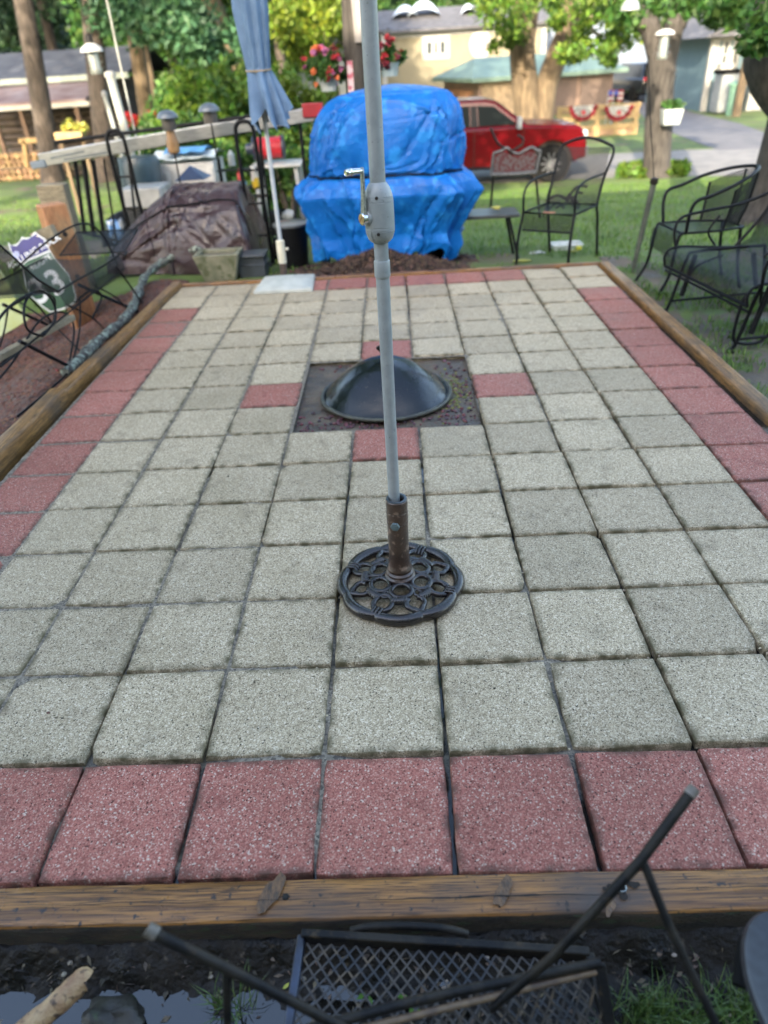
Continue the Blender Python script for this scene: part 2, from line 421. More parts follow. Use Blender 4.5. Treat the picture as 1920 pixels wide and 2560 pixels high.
# mud in front of the first timber
def mud_z(x, y):
    v = Vector((x, y, 0))
    dip = max(0, min(1, (-.165-y)/.03))*max(0, min(1, (.22-x)/.15))*.014
    return -.112 - dip + .016*noise.fractal(v*6, 1.0, 2.0, 4) + .010*noise.noise(v*24) + .005*noise.noise(v*70) + .052*max(0, min(1, 1-(-.108-y)/.060))
b = MB(); b.grid(lambda u, v: (-1.75+u*4.25, -1.62+v*1.55, mud_z(-1.75+u*4.25, -1.62+v*1.55)), 425, 155)
tag(b.build('mud', M['mud'], smooth=80), kind='structure')
b = MB(); b.grid(lambda u, v: (-1.3+u*1.62, -.62+v*.49, -.1185+.0003*noise.noise(Vector((u*20, v*8, 0)))), 20, 8)
m_ = mat('puddle_water', (.012,.011,.009), (.010,.009,.008), rough=.02, spec=1.0)
tag(b.build('puddle', m_, smooth=80), kind='structure')

# road, side street, far lawns are real sheets lying on the terrain
def strip(name, pts, mat_, z):
    bb = MB(); bb.add([(p[0], p[1], z) for p in pts], [tuple(range(len(pts)))])
    return tag(bb.build(name, mat_), kind='structure')
def gz(x, y, z=-1.1): return onz(x, y, z)
strip('road', [(-2.6, 17.6), (5.1, 17.2), (8.6, 16.3), (40, 14), (40, 19.8), (12.2, 20.9), (9.4, 21.3), (5.0, 21.7), (-2.9, 21.9)], M['asphalt'], -1.092)
c1, c2, c3_, c4, c5 = gz(1530,318), gz(1462,292), gz(1400,264), gz(1378,240), gz(1325,207)
d1, d2, d3, d4 = gz(1659,290), gz(1600,268), gz(1490,242), gz(1445,207)
strip('side_street', [(c1.x, 20.9), (c1.x, c1.y), (c2.x,c2.y), (c3_.x,c3_.y), (c4.x,c4.y), (c5.x,c5.y), (c5.x+1,c5.y+14), (d4.x+3,d4.y+14), (d4.x,d4.y), (d3.x,d3.y), (d2.x,d2.y), (d1.x,d1.y), (d1.x+8, 20.4)], M['asphalt2'], -1.088)

# mulch bed left of the patio
b = MB()
def mul_z(x, y): return -.075 - dip_left(x, y) + .035*noise.fractal(Vector((x*2.2, y*2.2, 5)), 1, 2, 3) + .012*noise.noise(Vector((x*30, y*30, 1)))
b.grid(lambda u, v: (-3.6+u*1.96, .4+v*5.3, mul_z(-3.6+u*1.96, .4+v*5.3)-.25*max(0,(.12-u)/.12)-.06*(v > .97)), 150, 330)
tag(b.build('mulch_bed', M['mulch'], smooth=50), kind='structure')

# ================================================================= PATIO
M['paver_grey'] = paver_mat('grey_paver', (.51,.415,.275), (.26,.205,.13), (.60,.505,.36), (.70,.61,.46), (.12,.10,.055))
M['paver_red'] = paver_mat('red_paver', (.42,.160,.122), (.235,.082,.062), (.48,.26,.20), (.54,.41,.33), (.11,.055,.04), .82)
def hole(c, r): return -1 <= c <= 1 and 7 <= r <= 9
def is_red(c, r):
    if r == 0: return True
    if c in (-5, 5) and r <= 13: return True
    if r == 15 and -2 <= c <= 3: return True
    return (c, r) in ((0, 6), (0, 10), (-2, 8), (2, 8))
class Slabs(MB):
    def __init__(s): super().__init__(); s.edge = []
    def slab(s, cx, cy, w, h, ang, z, tx, ty, rng):
        n = 7
        def ring(inset, zz, e, jit):
            pts = []
            hw, hh = w/2-inset, h/2-inset; r = max(.002, .006-inset*.2)
            for k, (sx, sy, ex, ey) in enumerate(((-1,-1,1,-1),(1,-1,1,1),(1,1,-1,1),(-1,1,-1,-1))):
                for i in range(n):
                    t = i/n
                    x = (sx+(ex-sx)*t)*hw; y = (sy+(ey-sy)*t)*hh
                    if i == 0: x -= sx*r*.3; y -= sy*r*.3
                    x += rng.uniform(-jit, jit); y += rng.uniform(-jit, jit)
                    pts.append((x, y, zz+rng.uniform(-jit, jit)*.4, e))
            return pts
        rings = [ring(0.0, -.05, 1, 0), ring(0.0, -.007, 1, .0012), ring(.0035, -.0015, 1, .0010), ring(.009, .0, .75, .0004), ring(.024, .0, 0, 0)]
        if rng.random() < .16:      # a chipped corner
            q = rng.choice((0, n, 2*n, 3*n))
            for k in (1, 2, 3):
                x, y, zz, e = rings[k][q]; rings[k][q] = (x*.94, y*.94, zz-.006, 1)
        base = len(s.v); ca, sa = math.cos(ang), math.sin(ang)
        for rg in rings:
            for (x, y, zz, e) in rg:
                s.v.append((cx+x*ca-y*sa, cy+x*sa+y*ca, z+zz+x*tx+y*ty)); s.edge.append(e)
        N = 4*n
        for k in range(len(rings)-1):
            for j in range(N):
                s.f.append((base+k*N+j, base+k*N+(j+1) % N, base+(k+1)*N+(j+1) % N, base+(k+1)*N+j)); s.mi.append(0)
        s.f.append(tuple(base+(len(rings)-1)*N+j for j in range(N))); s.mi.append(0)
    def finish(s, name, mat_, parent):
        o = s.build(name, mat_, parent, smooth=35)
        a = o.data.attributes.new('edge', 'FLOAT', 'POINT'); a.data.foreach_set('value', s.edge)
        return o
patio = bpy.data.objects.new('patio', None); COL.objects.link(patio); patio['kind'] = 'structure'
gs, rs = Slabs(), Slabs(); rng = random.Random(11)
colz = {}
for c in range(-5, 6):
    for r in range(16):
        if hole(c, r): continue
        w = .3045+rng.uniform(-.0018, .0018); h = .3045+rng.uniform(-.0018, .0018)
        wob = .006*noise.noise(Vector((c*.9, r*.35, 4)))
        cx = (c+.5)*PX + wob*1.2 + rng.uniform(-.002, .002); cy = (r+.5)*PX + .008*noise.noise(Vector((c*.4, r*.8, 9))) + rng.uniform(-.0015, .0015)
        if r == 0: cy -= .007; w -= .002
        (rs if is_red(c, r) else gs).slab(cx, cy, w, h, rng.uniform(-.008, .008), rng.uniform(-.003, .002)+.006*noise.noise(Vector((c*.5, r*.5, 0))),
            rng.uniform(-.006, .006), rng.uniform(-.006, .006), rng)
gs.finish('grey_paving', M['paver_grey'], patio); rs.finish('red_paving', M['paver_red'], patio)
# joints: mortar and grit where they are full, black and wet where they are open
mj = bpy.data.materials.new('joint_fill'); mj.use_nodes = True; n = mj.node_tree.nodes; l = mj.node_tree.links; pb = n['Principled BSDF']
tc = n.new('ShaderNodeTexCoord'); at = n.new('ShaderNodeAttribute'); at.attribute_name = 'fill'
vn = n.new('ShaderNodeTexVoronoi'); vn.inputs['Scale'].default_value = 160; l.new(tc.outputs['Object'], vn.inputs['Vector'])
vr = n.new('ShaderNodeValToRGB'); vr.color_ramp.elements[0].color = (.06,.05,.038,1); vr.color_ramp.elements[1].color = (.27,.23,.17,1)
sp_ = n.new('ShaderNodeSeparateColor'); l.new(vn.outputs['Color'], sp_.inputs[0]); l.new(sp_.outputs[0], vr.inputs[0])
mx = n.new('ShaderNodeMix'); mx.data_type = 'RGBA'; l.new(at.outputs['Fac'], mx.inputs[0]); mx.inputs[6].default_value = (.010,.009,.007,1); l.new(vr.outputs[0], mx.inputs[7])
l.new(mx.outputs[2], pb.inputs['Base Color'])
rm = n.new('ShaderNodeMapRange'); rm.inputs['To Min'].default_value = .12; rm.inputs['To Max'].default_value = .75; l.new(at.outputs['Fac'], rm.inputs['Value']); l.new(rm.outputs[0], pb.inputs['Roughness'])
bp = n.new('ShaderNodeBump'); bp.inputs['Strength'].default_value = .6; bp.inputs['Distance'].default_value = .002; l.new(sp_.outputs[1], bp.inputs['Height']); l.new(bp.outputs[0], pb.inputs['Normal'])
def fill_at(x, y):
    v = Vector((x*1.3, y*.9, 7))
    f = .50 - .50*(x-.1)/1.6 - .32*max(0, .9-y) + .9*noise.fractal(v*2.2, 1, 2, 4)
    if x < -.1: f += .25
    f -= max(0, (.03-y)*60)
    return max(0, min(1, f*1.8-.2))
b = MB(); NU, NV = 300, 420
x0, x1, y0, y1 = -1.575, 1.965, -.005, 5.01; fl = []
for i in range(NU+1):
    for j in range(NV+1):
        x = x0+(x1-x0)*i/NU; y = y0+(y1-y0)*j/NV; f = fill_at(x, y); fl.append(f)
        b.v.append((x, y, -.030+.024*f+.003*noise.noise(Vector((x*60, y*60, 0)))))
for i in range(NU):
    for j in range(NV):
        x = x0+(x1-x0)*(i+.5)/NU; y = y0+(y1-y0)*(j+.5)/NV
        if -PX+.01 < x < 2*PX-.01 and 7*PX+.01 < y < 10*PX-.01: continue
        b.f.append((i*(NV+1)+j, (i+1)*(NV+1)+j, (i+1)*(NV+1)+j+1, i*(NV+1)+j+1)); b.mi.append(0)
o = b.build('joint_bed', mj, patio, smooth=60); a = o.data.attributes.new('fill', 'FLOAT', 'POINT'); a.data.foreach_set('value', fl)

# soil square left open in the middle, with lava stones
def pit_z(x, y): return -.030+.010*noise.fractal(Vector((x*5, y*5, 1)), 1, 2, 4)+.004*noise.noise(Vector((x*40, y*40, 0)))
b = MB(); b.grid(lambda u, v: (-PX-.01+u*(3*PX+.02), 7*PX-.01+v*(3*PX+.02), pit_z(-PX+u*3*PX, 7*PX+v*3*PX)), 110, 110)
tag(b.build('soil_bed', M['soil'], smooth=60), kind='structure')
M['lava'] = mat('lava_rock', (.15,.045,.05), (.045,.035,.045), scale=30, rough=.7, island=.45)
b = MB(); q = 0
while q < 520:
    x = rng.uniform(-PX+.02, 2*PX-.02); y = rng.uniform(7*PX+.02, 10*PX-.02)
    den = .55+.9*noise.noise(Vector((x*4, y*4, 3))); den += .5*(y < 2.42)
    if rng.random() > den or (x < -.02 and 2.45 < y < 3.0): continue
    b.blob((x, y, pit_z(x, y)+.004), rng.uniform(.004, .011), 6, .35, q, (1, 1, .7)); q += 1
tag(b.build('lava_stones', M['lava'], smooth=40), 'dark red lava stones scattered on the open soil square round the black dome', 'stones', kind='stuff')
M['moss'] = mat('yellow_moss', (.19,.19,.05), (.10,.115,.035), scale=60, rough=.9, island=.3)
b = MB()
for k in range(260):
    x = .50+rng.gauss(0, .045); y = 2.66+rng.gauss(0, .13)
    if x > 2*PX-.02: continue
    b.blob((x, y, pit_z(x, y)+.001), rng.uniform(.004, .010), 6, .3, k, (1, 1, .5))
tag(b.build('moss', M['moss'], smooth=50), 'yellow green moss along one side of the open soil square', 'moss', kind='stuff')

# ================================================================= TIMBERS
M['wood_x'] = wood_mat('wet_timber_across', (.31,.142,.036), (.135,.058,.017), (.065,.045,.034), 'x', .40)
M['wood_y'] = wood_mat('wet_timber_along', (.31,.165,.055), (.15,.078,.028), (.075,.055,.036), 'y', .48)
M['side_shade'] = mat('painted_side_shade', (.050,.036,.022), (.016,.013,.010), scale=9, rough=.8, stretch=(1,1,3), bump=.8, bscale=60, c3=(.03,.04,.018), s3=20, t3=.6)  # shade on the front timber's upright side, painted in as near-black colour
def timber(name, a, c, w, h, label, mat_, sag=0.0, seed=0, group='timbers round the patio'):
    """rounded, slightly warped beam from a to c (top centre line)"""
    a, c = Vector(a), Vector(c); L = (c-a).length; d = (c-a).normalized(); s = Vector((-d.y, d.x, 0)) if abs(d.z) < .5 else Vector((1,0,0))
    k = max(8, int(L/.05)); prof = [(-.5,-1),(-.5,-.16),(-.47,-.06),(-.42,-.015),(-.25,0),(0,.0015),(.25,0),(.42,-.015),(.47,-.06),(.5,-.16),(.5,-1)]
    bb = MB(); vs = []
    for i in range(k+1):
        t = i/k; p = a.lerp(c, t) + s*(.006*noise.noise(Vector((t*L*1.2, seed, 0))))
        for (u, v) in prof:
            e = .0016*noise.noise(Vector((t*L*9, u*6, seed+v*3)))+.0009*noise.noise(Vector((t*L*60, u*20, seed)))
            vs.append(p + s*(u*w+e) + Vector((0, 0, v*h+e+.003*noise.noise(Vector((t*L*1.5, seed, 5))))))
    m = len(prof); fs = []
    for i in range(k):
        for j in range(m): fs.append((i*m+j, i*m+(j+1) % m, (i+1)*m+(j+1) % m, (i+1)*m+j))
    fs.append(tuple(range(m-1, -1, -1))); fs.append(tuple(k*m+j for j in range(m)))
    bb.add(vs, fs)
    o = bb.build(name, mat_, smooth=45); o.data.materials.append(M['side_shade'])
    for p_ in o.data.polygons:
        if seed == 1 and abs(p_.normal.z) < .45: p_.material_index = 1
    return tag(o, label, 'timber', group)
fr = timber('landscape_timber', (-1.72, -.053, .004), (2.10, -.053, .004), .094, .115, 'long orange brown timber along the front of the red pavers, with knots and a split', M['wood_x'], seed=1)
timber('landscape_timber', (1.995, .0, .022), (1.935, 5.02, .022), .088, .12, 'straight timber beside the red pavers and the barrel chair, with dark notches', M['wood_y'], seed=2)
timber('landscape_timber', (-1.725, .0, .060), (-1.668, 2.75, .060), .085, .15, 'thick timber with a cut end beside the mulch and the chaise feet', M['wood_y'], seed=3)
timber('landscape_timber', (-1.672, 2.752, .040), (-1.585, 5.02, .040), .075, .13, 'thinner timber running from the cut end to the back corner beside the branch', M['wood_y'], seed=4)
timber('landscape_timber', (-1.55, 5.055, .012), (1.90, 5.055, .012), .060, .12, 'narrow timber along the back of the patio below the blue tarp', M['wood_x'], seed=5)
M['crack'] = mat('split_in_wood', (.012,.009,.006), (.02,.014,.01), rough=.9)
M['knot'] = mat('wood_knot', (.15,.075,.028), (.045,.024,.012), scale=55, rough=.45, contrast=.35, stretch=(2.2,1,1), bump=.8, bscale=120)
def z_top(x): return .0045
b = MB()
def crack(x0, x1, yy, w):
    k = 40; vs = []
    for i in range(k+1):
        t = i/k; x = x0+(x1-x0)*t; y = yy+.004*noise.noise(Vector((x*9, 3, 0)))+.0015*noise.noise(Vector((x*60, 3, 0))); ww = w*math.sin(math.pi*min(1, max(.02, t)))**.5*(.6+.5*noise.noise(Vector((x*25, 0, 2))))
        vs += [(x, y-ww/2, .0112), (x, y+ww/2, .0112)]
    b.add(vs, [(2*i, 2*i+2, 2*i+3, 2*i+1) for i in range(k)])
crack(-.72, .12, -.058, .0022); crack(.12, .62, -.062, .0052); crack(.62, 1.3, -.055, .0024); crack(-1.4, -.7, -.07, .0020); crack(-.6, -.1, -.032, .0012)
b.build('split', M['crack'], fr)
for (x, y, s_) in ((-.085, -.045, 1.0), (.405, -.05, .85), (.62, -.088, .5)):
    b = MB(); vs = [(x, y, .0110)]; k = 22
    for i in range(k):
        t = 2*math.pi*i/k; rr = (1+.35*noise.noise(Vector((math.cos(t)*2, math.sin(t)*2, x*9))))
        vs.append((x+math.cos(t)*.020*s_*rr+math.sin(t)*.018*s_, y+math.sin(t)*.040*s_*rr, .0106))
    b.add(vs, [(0, 1+i, 1+(i+1) % k) for i in range(k)]); b.build('knot', M['knot'], fr)
b = MB(); c = onz(1343, 1916, .012); b.lathe([(.0075,-.01),(.0105,-.01),(.0105,.006),(.0088,.007),(.0075,.006),(.0075,-.03)], 20, (c.x, c.y, .006), cap=False); b.build('pipe_stake', mat('galvanised', (.30,.33,.33), (.2,.22,.22), scale=60, rough=.4, metal=.6), fr, smooth=40)
b = MB(); b.lathe([(.0001,.0),(.0078,.0),(.0079,.001)], 20, (c.x, c.y, .0072), cap=True)
for (dx, dy, r_) in ((.028, .006, .008), (.02, .010, .006), (-.022, .002, .009), (-.035, 0, .005), (.0, -.016, .009), (.036, .008, .005)): b.lathe([(.0001,.0012),(r_,.0008)], 7, (c.x+dx, c.y+dy, .0066), cap=False)
b.build('dark_hole', M['crack'], fr)
c = onz(617, 1937, .006); b = MB(); b.lathe([(.0006,.0010),(.0065,.0012),(.0075,-.002)], 14, (c.x, c.y, .0072)); b.build('screw_head', M['blackiron'], fr, smooth=30)

# ================================================================= UMBRELLA IN FRONT
UX, UY = .2, 1.0
def hz(y, x=820): return ony(x, y, UY-.018).z
um = empty('patio_umbrella', (UX, UY, 0), 'grey metal umbrella pole with crank, standing in the cast iron stand', 'umbrella')
b = MB(); b.lathe([(.0176,.24),(.0178,hz(600))], 40, cap=True); b.build('lower_pole', M['greypaint'], um, smooth=40)
zf0, zf1, zh0, zh1 = hz(601), hz(566), hz(527), hz(395)
b = MB(); b.lathe([(.0178,zf0-.004),(.0203,zf0),(.0207,zf0+.002),(.0207,zf1-.002),(.0198,zf1),(.0180,zf1+.0005)], 40, cap=True); b.build('ferrule', M['greypaint'], um, smooth=30)
b = MB(); b.lathe([(.0181,zf1-.001),(.0181,zh0+.02)], 40); b.build('middle_pole', M['greypaint'], um, smooth=40)
b = MB(); b.lathe([(.0190,zh1-.02),(.0190,2.35)], 40); b.build('upper_pole', M['greypaint'], um, smooth=40)
H = zh1-zh0
pr_ = [(.0185,0),(.024,.02),(.0305,.07),(.0345,.14),(.0362,.20),(.0366,.215),(.0352,.222),(.0366,.229),(.0368,.272),(.0354,.279),(.0368,.286),(.0366,.5),(.0360,.69),(.0346,.697),(.0358,.704),(.0350,.765),(.0338,.772),(.0346,.779),(.0325,.84),(.0285,.91),(.0235,.965),(.0192,1.0)]
b = MB(); b.lathe([(r_, zh0+H*t) for r_, t in pr_], 48, cap=True); hs_ = b.build('crank_housing', M['greypaint'], um, smooth=28)
b = MB()          # the seam flange down the side
ax = Vector((-.84, -.54, 0)).normalized(); sd = Vector((-.54*-1, .84*-1, 0))
for k, (r_, t) in enumerate(pr_[:-1]):
    pass
pts = [Vector((r_+.0012, 0, zh0+H*t)) for r_, t in pr_[1:-1:2]]
an = math.atan2(-.80, -.60)
b.tube([Vector((p.x*math.cos(an), p.x*math.sin(an), p.z)) for p in pts], .0012, 6); b.build('seam', M['greypaint'], hs_, smooth=60)
M['hole'] = mat('screw_hole', (.01,.008,.007), (.015,.01,.008), rough=.8)
for (zz, an) in ((zh0+H*.775, math.radians(-97)), (zh0+H*.185, math.radians(-97))):
    d = Vector((math.cos(an), math.sin(an), 0)); rr = .0337 if zz > zh0+H*.5 else .0352
    q = d.to_track_quat('Z', 'Y').to_matrix()
    b = MB(); b.lathe([(.0001,.0022),(.0036,.0022),(.0042,.0005)], 16, d*rr+Vector((0, 0, zz)), q); b.build('screw_hole', M['hole'], hs_, smooth=30)
zc_ = hz(470); q = ax.to_track_quat('Z', 'Y').to_matrix()
hub = ax*.030+Vector((0, 0, zc_))
b = MB(); b.lathe([(.0178,0),(.0178,.008),(.0165,.0095)], 36, hub, q); b.build('crank_boss', M['greypaint'], um, smooth=30)
b = MB(); b.lathe([(.0135,.009),(.0145,.010),(.0142,.021),(.0125,.0225)], 36, hub, q); hb = b.build('crank_hub', M['chrome'], um, smooth=30)
M['gold'] = mat('gold_label', (.62,.44,.20), (.55,.38,.16), scale=80, rough=.35, metal=.3)
b = MB(); b.lathe([(.0001,.0236),(.0112,.0236),(.0118,.0225)], 30, hub, q); lb = b.build('badge', M['gold'], hb, smooth=30)
bx = q @ Vector((1,0,0)); by = q @ Vector((0,1,0)); fc = hub+ax*.0240
def arc(r_, a0, a1, w, k=16):
    bb = MB(); vs = []
    for i in range(k+1):
        t = rad(a0+(a1-a0)*i/k); dd = bx*math.cos(t)+by*math.sin(t); vs += [fc+dd*(r_-w/2), fc+dd*(r_+w/2)]
    bb.add(vs, [(2*i, 2*i+1, 2*i+3, 2*i+2) for i in range(k)]); return bb
arc(.0078, 100, 260, .0012).build('badge_mark', mat('red_print', (.40,.10,.03), (.4,.1,.03), rough=.5), lb)
arc(.0078, -60, 70, .0011).build('badge_mark', M['hole'], lb)
b = MB(); b.bar(fc-(bx*.7+by*.7)*.0112, fc+(bx*.7+by*.7)*.0112, .0010, .0004, up=ax); b.build('badge_mark', M['hole'], lb)
b = arc(.0036, 0, 360, .0009, 20); b.build('badge_mark', mat('red_print', (.4,.1,.03)), lb)
# crank arm: tapered cast bar, handle at its end pointing away from the pole
up = Vector((0,0,1)); sdv = ax.cross(up)
z1 = hz(366)
b = MB()
def sect(zc, w, t, off):
    cc = hub+Vector((0,0,zc-hub.z))+ax*off
    return [cc+sdv*(-w/2)+ax*(-t/2), cc+sdv*(w/2)+ax*(-t/2), cc+sdv*(w/2)+ax*(t/2), cc+sdv*(-w/2)+ax*(t/2)]
secs = [sect(zc_+.006, .021, .007, .015), sect(zc_+.03, .0165, .0065, .014), sect((zc_+z1)/2, .0145, .006, .013), sect(z1-.006, .012, .006, .012), sect(z1+.004, .0115, .006, .012), sect(z1+.0075, .007, .006, .012)]
vs = [p for s_ in secs for p in s_]; k = len(secs)
b.add(vs, [(3,2,1,0)] + [(i*4+j, i*4+(j+1) % 4, (i+1)*4+(j+1) % 4, (i+1)*4+j) for i in range(k-1) for j in range(4)] + [tuple((k-1)*4+j for j in range(4))])
b.build('crank_arm', mat('cast_alloy', (.36,.38,.38), (.20,.21,.21), scale=180, rough=.32, metal=.8, contrast=.3, bump=.6, bscale=500), um, bevel=.0012)
hp = hub+Vector((0,0,z1-hub.z))+ax*.012
b = MB(); b.lathe([(.0055,.002),(.0062,.004),(.0068,.014),(.0072,.026),(.0085,.028),(.0085,.031),(.0066,.032),(.0066,.035),(.0078,.037),(.0080,.043),(.0066,.0455),(.0058,.0445),(.0001,.0440)], 28, hp, q)
b.build('crank_handle', M['chrome'], um, smooth=35)

# ================================================================= CAST IRON STAND
M['iron'] = mat('bronze_black_casting', (.010,.0085,.009), (.018,.012,.010), scale=22, rough=.24, bump=.5, bscale=260, coat=.3, rvar=.08)
M['ironbrown'] = mat('flaking_brown_paint', (.060,.034,.022), (.035,.020,.014), scale=20, rough=.35, bump=.6, bscale=160, c3=(.19,.13,.095), s3=34, t3=.60, coat=.3)
SX, SY = .207, .985
st = empty('umbrella_stand', (SX, SY, 0), 'round openwork cast iron umbrella stand with a brown tube, holding the grey pole', 'umbrella stand')
def sz(r): return .0185 + .024*math.cos(min(1, r/.2)*math.pi/2)
def pol(r, t, dz=0): return Vector((r*math.cos(t), r*math.sin(t), sz(r)+dz))
NL = 8; ph = rad(-70)
b = MB(); K = 240; pts = []; rr = []
for i in range(K):
    t = 2*math.pi*i/K; lobe = abs(math.sin((t-ph)*NL/2)); r0 = .184+.0115*lobe**.55
    pts.append(Vector((r0*math.cos(t), r0*math.sin(t), .0185))); rr.append(.0172+.0024*lobe)
b.tube(pts, rr, 14, closed=True); b.build('rim', M['iron'], st, smooth=60)
for i in range(NL):
    t = ph+2*math.pi*i/NL
    if i % 2 == 0:
        # a cusp: the two arcs meet and run inward as a leaf tip
        b = MB()
        for sg in (-1, 1):
            b.tube(smoothpath([pol(.176, t), pol(.160, t+sg*.10), pol(.145, t+sg*.20), pol(.128, t+sg*.21), pol(.116, t+sg*.13)], 5), [.011]*6+[.0095]*15, 8)
        b.build('leaf_tip', M['iron'], st, smooth=60)
    else:
        b = MB(); c0 = pol(.136, t)
        pts = []
        for j in range(26):
            a_ = 2*math.pi*j/26; x = .136+.034*math.cos(a_); y = .030*math.sin(a_)
            r_ = math.hypot(x, y); tt = t+math.atan2(y, x); pts.append(pol(r_, tt))
        b.tube(pts, .0100, 8, closed=True); b.build('ring', M['iron'], st, smooth=60)
        # binding to the rim
        b = MB()
        for j in range(3):
            u_ = Vector((math.cos(t), math.sin(t), 0)); v_ = Vector((-math.sin(t), math.cos(t), 0))
            cc = pol(.176, t)+v_*(-.012+.012*j)
            b.tube([cc-u_*.020+Vector((0,0,.0)), cc-u_*.008+Vector((0,0,.014)), cc+u_*.012+Vector((0,0,.014)), cc+u_*.022+Vector((0,0,-.002))], .0052, 7)
        b.build('binding', M['iron'], st, smooth=60)
    # coiled wraps between rings
    tm = t+math.pi/NL
    b = MB()
    for j in range(6):
        r_ = .118; a_ = tm-.17+.068*j
        cc = pol(r_, a_); u_ = Vector((math.cos(a_), math.sin(a_), 0))
        b.tube([cc-u_*.0115-Vector((0,0,.006)), cc-u_*.009+Vector((0,0,.005)), cc+Vector((0,0,.0095)), cc+u_*.009+Vector((0,0,.005)), cc+u_*.0115-Vector((0,0,.006))], .0058, 6)
    b.build('wrap', M['iron'], st, smooth=60)
NI = 6
for i in range(NI):
    t = rad(-88)+2*math.pi*i/NI; b = MB(); pts = []
    for j in range(26):
        a_ = 2*math.pi*j/26; x = .078+.030*math.cos(a_); y = .034*math.sin(a_)
        pts.append(pol(math.hypot(x, y), t+math.atan2(y, x), .002))
    b.tube(pts, .0092, 8, closed=True); b.build('ring', M['iron'], st, smooth=60)
    b = MB(); pts = []
    for j in range(16):
        a_ = 2*math.pi*j/16; x = .103+.014*math.cos(a_); y = .012*math.sin(a_)
        pts.append(pol(math.hypot(x, y), t+math.pi/NI+math.atan2(y, x), .003))
    b.tube(pts, .0052, 7, closed=True); b.build('link', M['iron'], st, smooth=60)
zt = ony(858, 1088, SY-.03).z
b = MB(); b.lathe([(.046,.028),(.050,.034),(.0505,.052),(.045,.058),(.0455,.066),(.0395,.072),(.041,.082),(.0365,.092),(.0345,.10),(.0335,.12),(.0330,zt-.085),(.0345,zt-.083),(.0330,zt-.079),(.0345,zt-.067),(.0335,zt-.063),(.0345,zt-.045),(.0332,zt-.042),(.0342,zt-.012),(.0340,zt-.003),(.0315,zt),(.0250,zt),(.0235,zt-.004),(.0235,zt-.06)], 56, cap=True)
tb = b.build('tube', M['ironbrown'], st, smooth=25)
b = MB(); b.lathe([(.0315,zt-.0015),(.0318,zt+.002),(.0255,zt+.0025),(.0225,zt-.001),(.0225,zt-.01)], 48, cap=False); b.build('collar', mat('dull_zinc', (.10,.12,.13), (.07,.08,.09), rough=.35, metal=.5), tb, smooth=40)
zb = ony(856, 1140, SY-.04).z; d = Vector((math.cos(rad(-102)), math.sin(rad(-102)), 0)); q2 = d.to_track_quat('Z', 'Y').to_matrix()
b = MB(); b.lathe([(.0150,0),(.0150,.007),(.0138,.0085)], 6, d*.0325+Vector((0,0,zb)), q2); b.lathe([(.0001,.0092),(.0075,.0090),(.0082,.0072)], 20, d*.0325+Vector((0,0,zb)), q2)
b.build('bolt_knob', mat('grey_blue_bolt', (.13,.18,.19), (.09,.13,.14), scale=70, rough=.45, metal=.3), tb, bevel=.0012)

# ================================================================= FIRE PIT DOME
M['dome'] = mat('black_enamel', (.003,.005,.009), (.006,.008,.009), scale=6, rough=.22, spec=.35, coat=.12, bump=.15, bscale=30, c3=(.055,.045,.035), s3=95, t3=.69, rvar=.07)
DX, DY, DR = .155, 2.615, .345
ap = ony(834, 772, DY).z
dm = empty('fire_pit_cover', (DX, DY, 0), 'wet black conical fire pit lid with a rolled edge, sitting on the open soil square', 'fire pit lid')
prof = [(1.0,.0),(1.005,.02),(1.0,.045),(.975,.05),(.955,.035),(.93,.06),(.86,.22),(.74,.43),(.60,.62),(.46,.77),(.31,.89),(.18,.955),(.08,.985),(.001,1.0)]
b = MB(); nn = 96; vs = []
for (r_, z_) in prof:
    for j in range(nn):
        t = 2*math.pi*j/nn; w = 1+.03*r_*noise.noise(Vector((math.cos(t)*1.6, math.sin(t)*1.6, z_*2)))
        vs.append(Vector((DR*r_*w*math.cos(t), DR*.97*r_*w*math.sin(t), -.012+(ap+.012)*z_+.010*noise.noise(Vector((math.cos(t)*2, math.sin(t)*2, z_*3)))*r_)))
b.add(vs, [(i*nn+j, i*nn+(j+1) % nn, (i+1)*nn+(j+1) % nn, (i+1)*nn+j) for i in range(len(prof)-1) for j in range(nn)])
b.build('lid', M['dome'], dm, smooth=40)
b = MB(); b.tube([(DR*.99*math.cos(2*math.pi*j/80), DR*.965*math.sin(2*math.pi*j/80), -.004+.006*noise.noise(Vector((math.cos(2*math.pi*j/80)*2, math.sin(2*math.pi*j/80)*2, 1)))) for j in range(80)], .011, 8, closed=True)
b.build('rolled_edge', mat('grimy_edge', (.07,.072,.05), (.035,.035,.03), scale=30, rough=.5), dm, smooth=60)
b = MB(); hp = ony(815, 748, DY-.0); hv = Vector((hp.x-DX, 0, hp.z))
b.tube(smoothpath([(0,0,ap-.004), (0,0,ap+.018), hv*.5+Vector((0,0,(ap+.012)*.5)), hv], 5), [.006]*6+[.009]*6+[.011,.012,.012,.004], 10)
b.build('handle', M['blackiron'], dm, smooth=60)
M['leafdebris'] = mat('fallen_leaf', (.30,.20,.07), (.16,.09,.04), scale=30, rough=.7, island=.5)

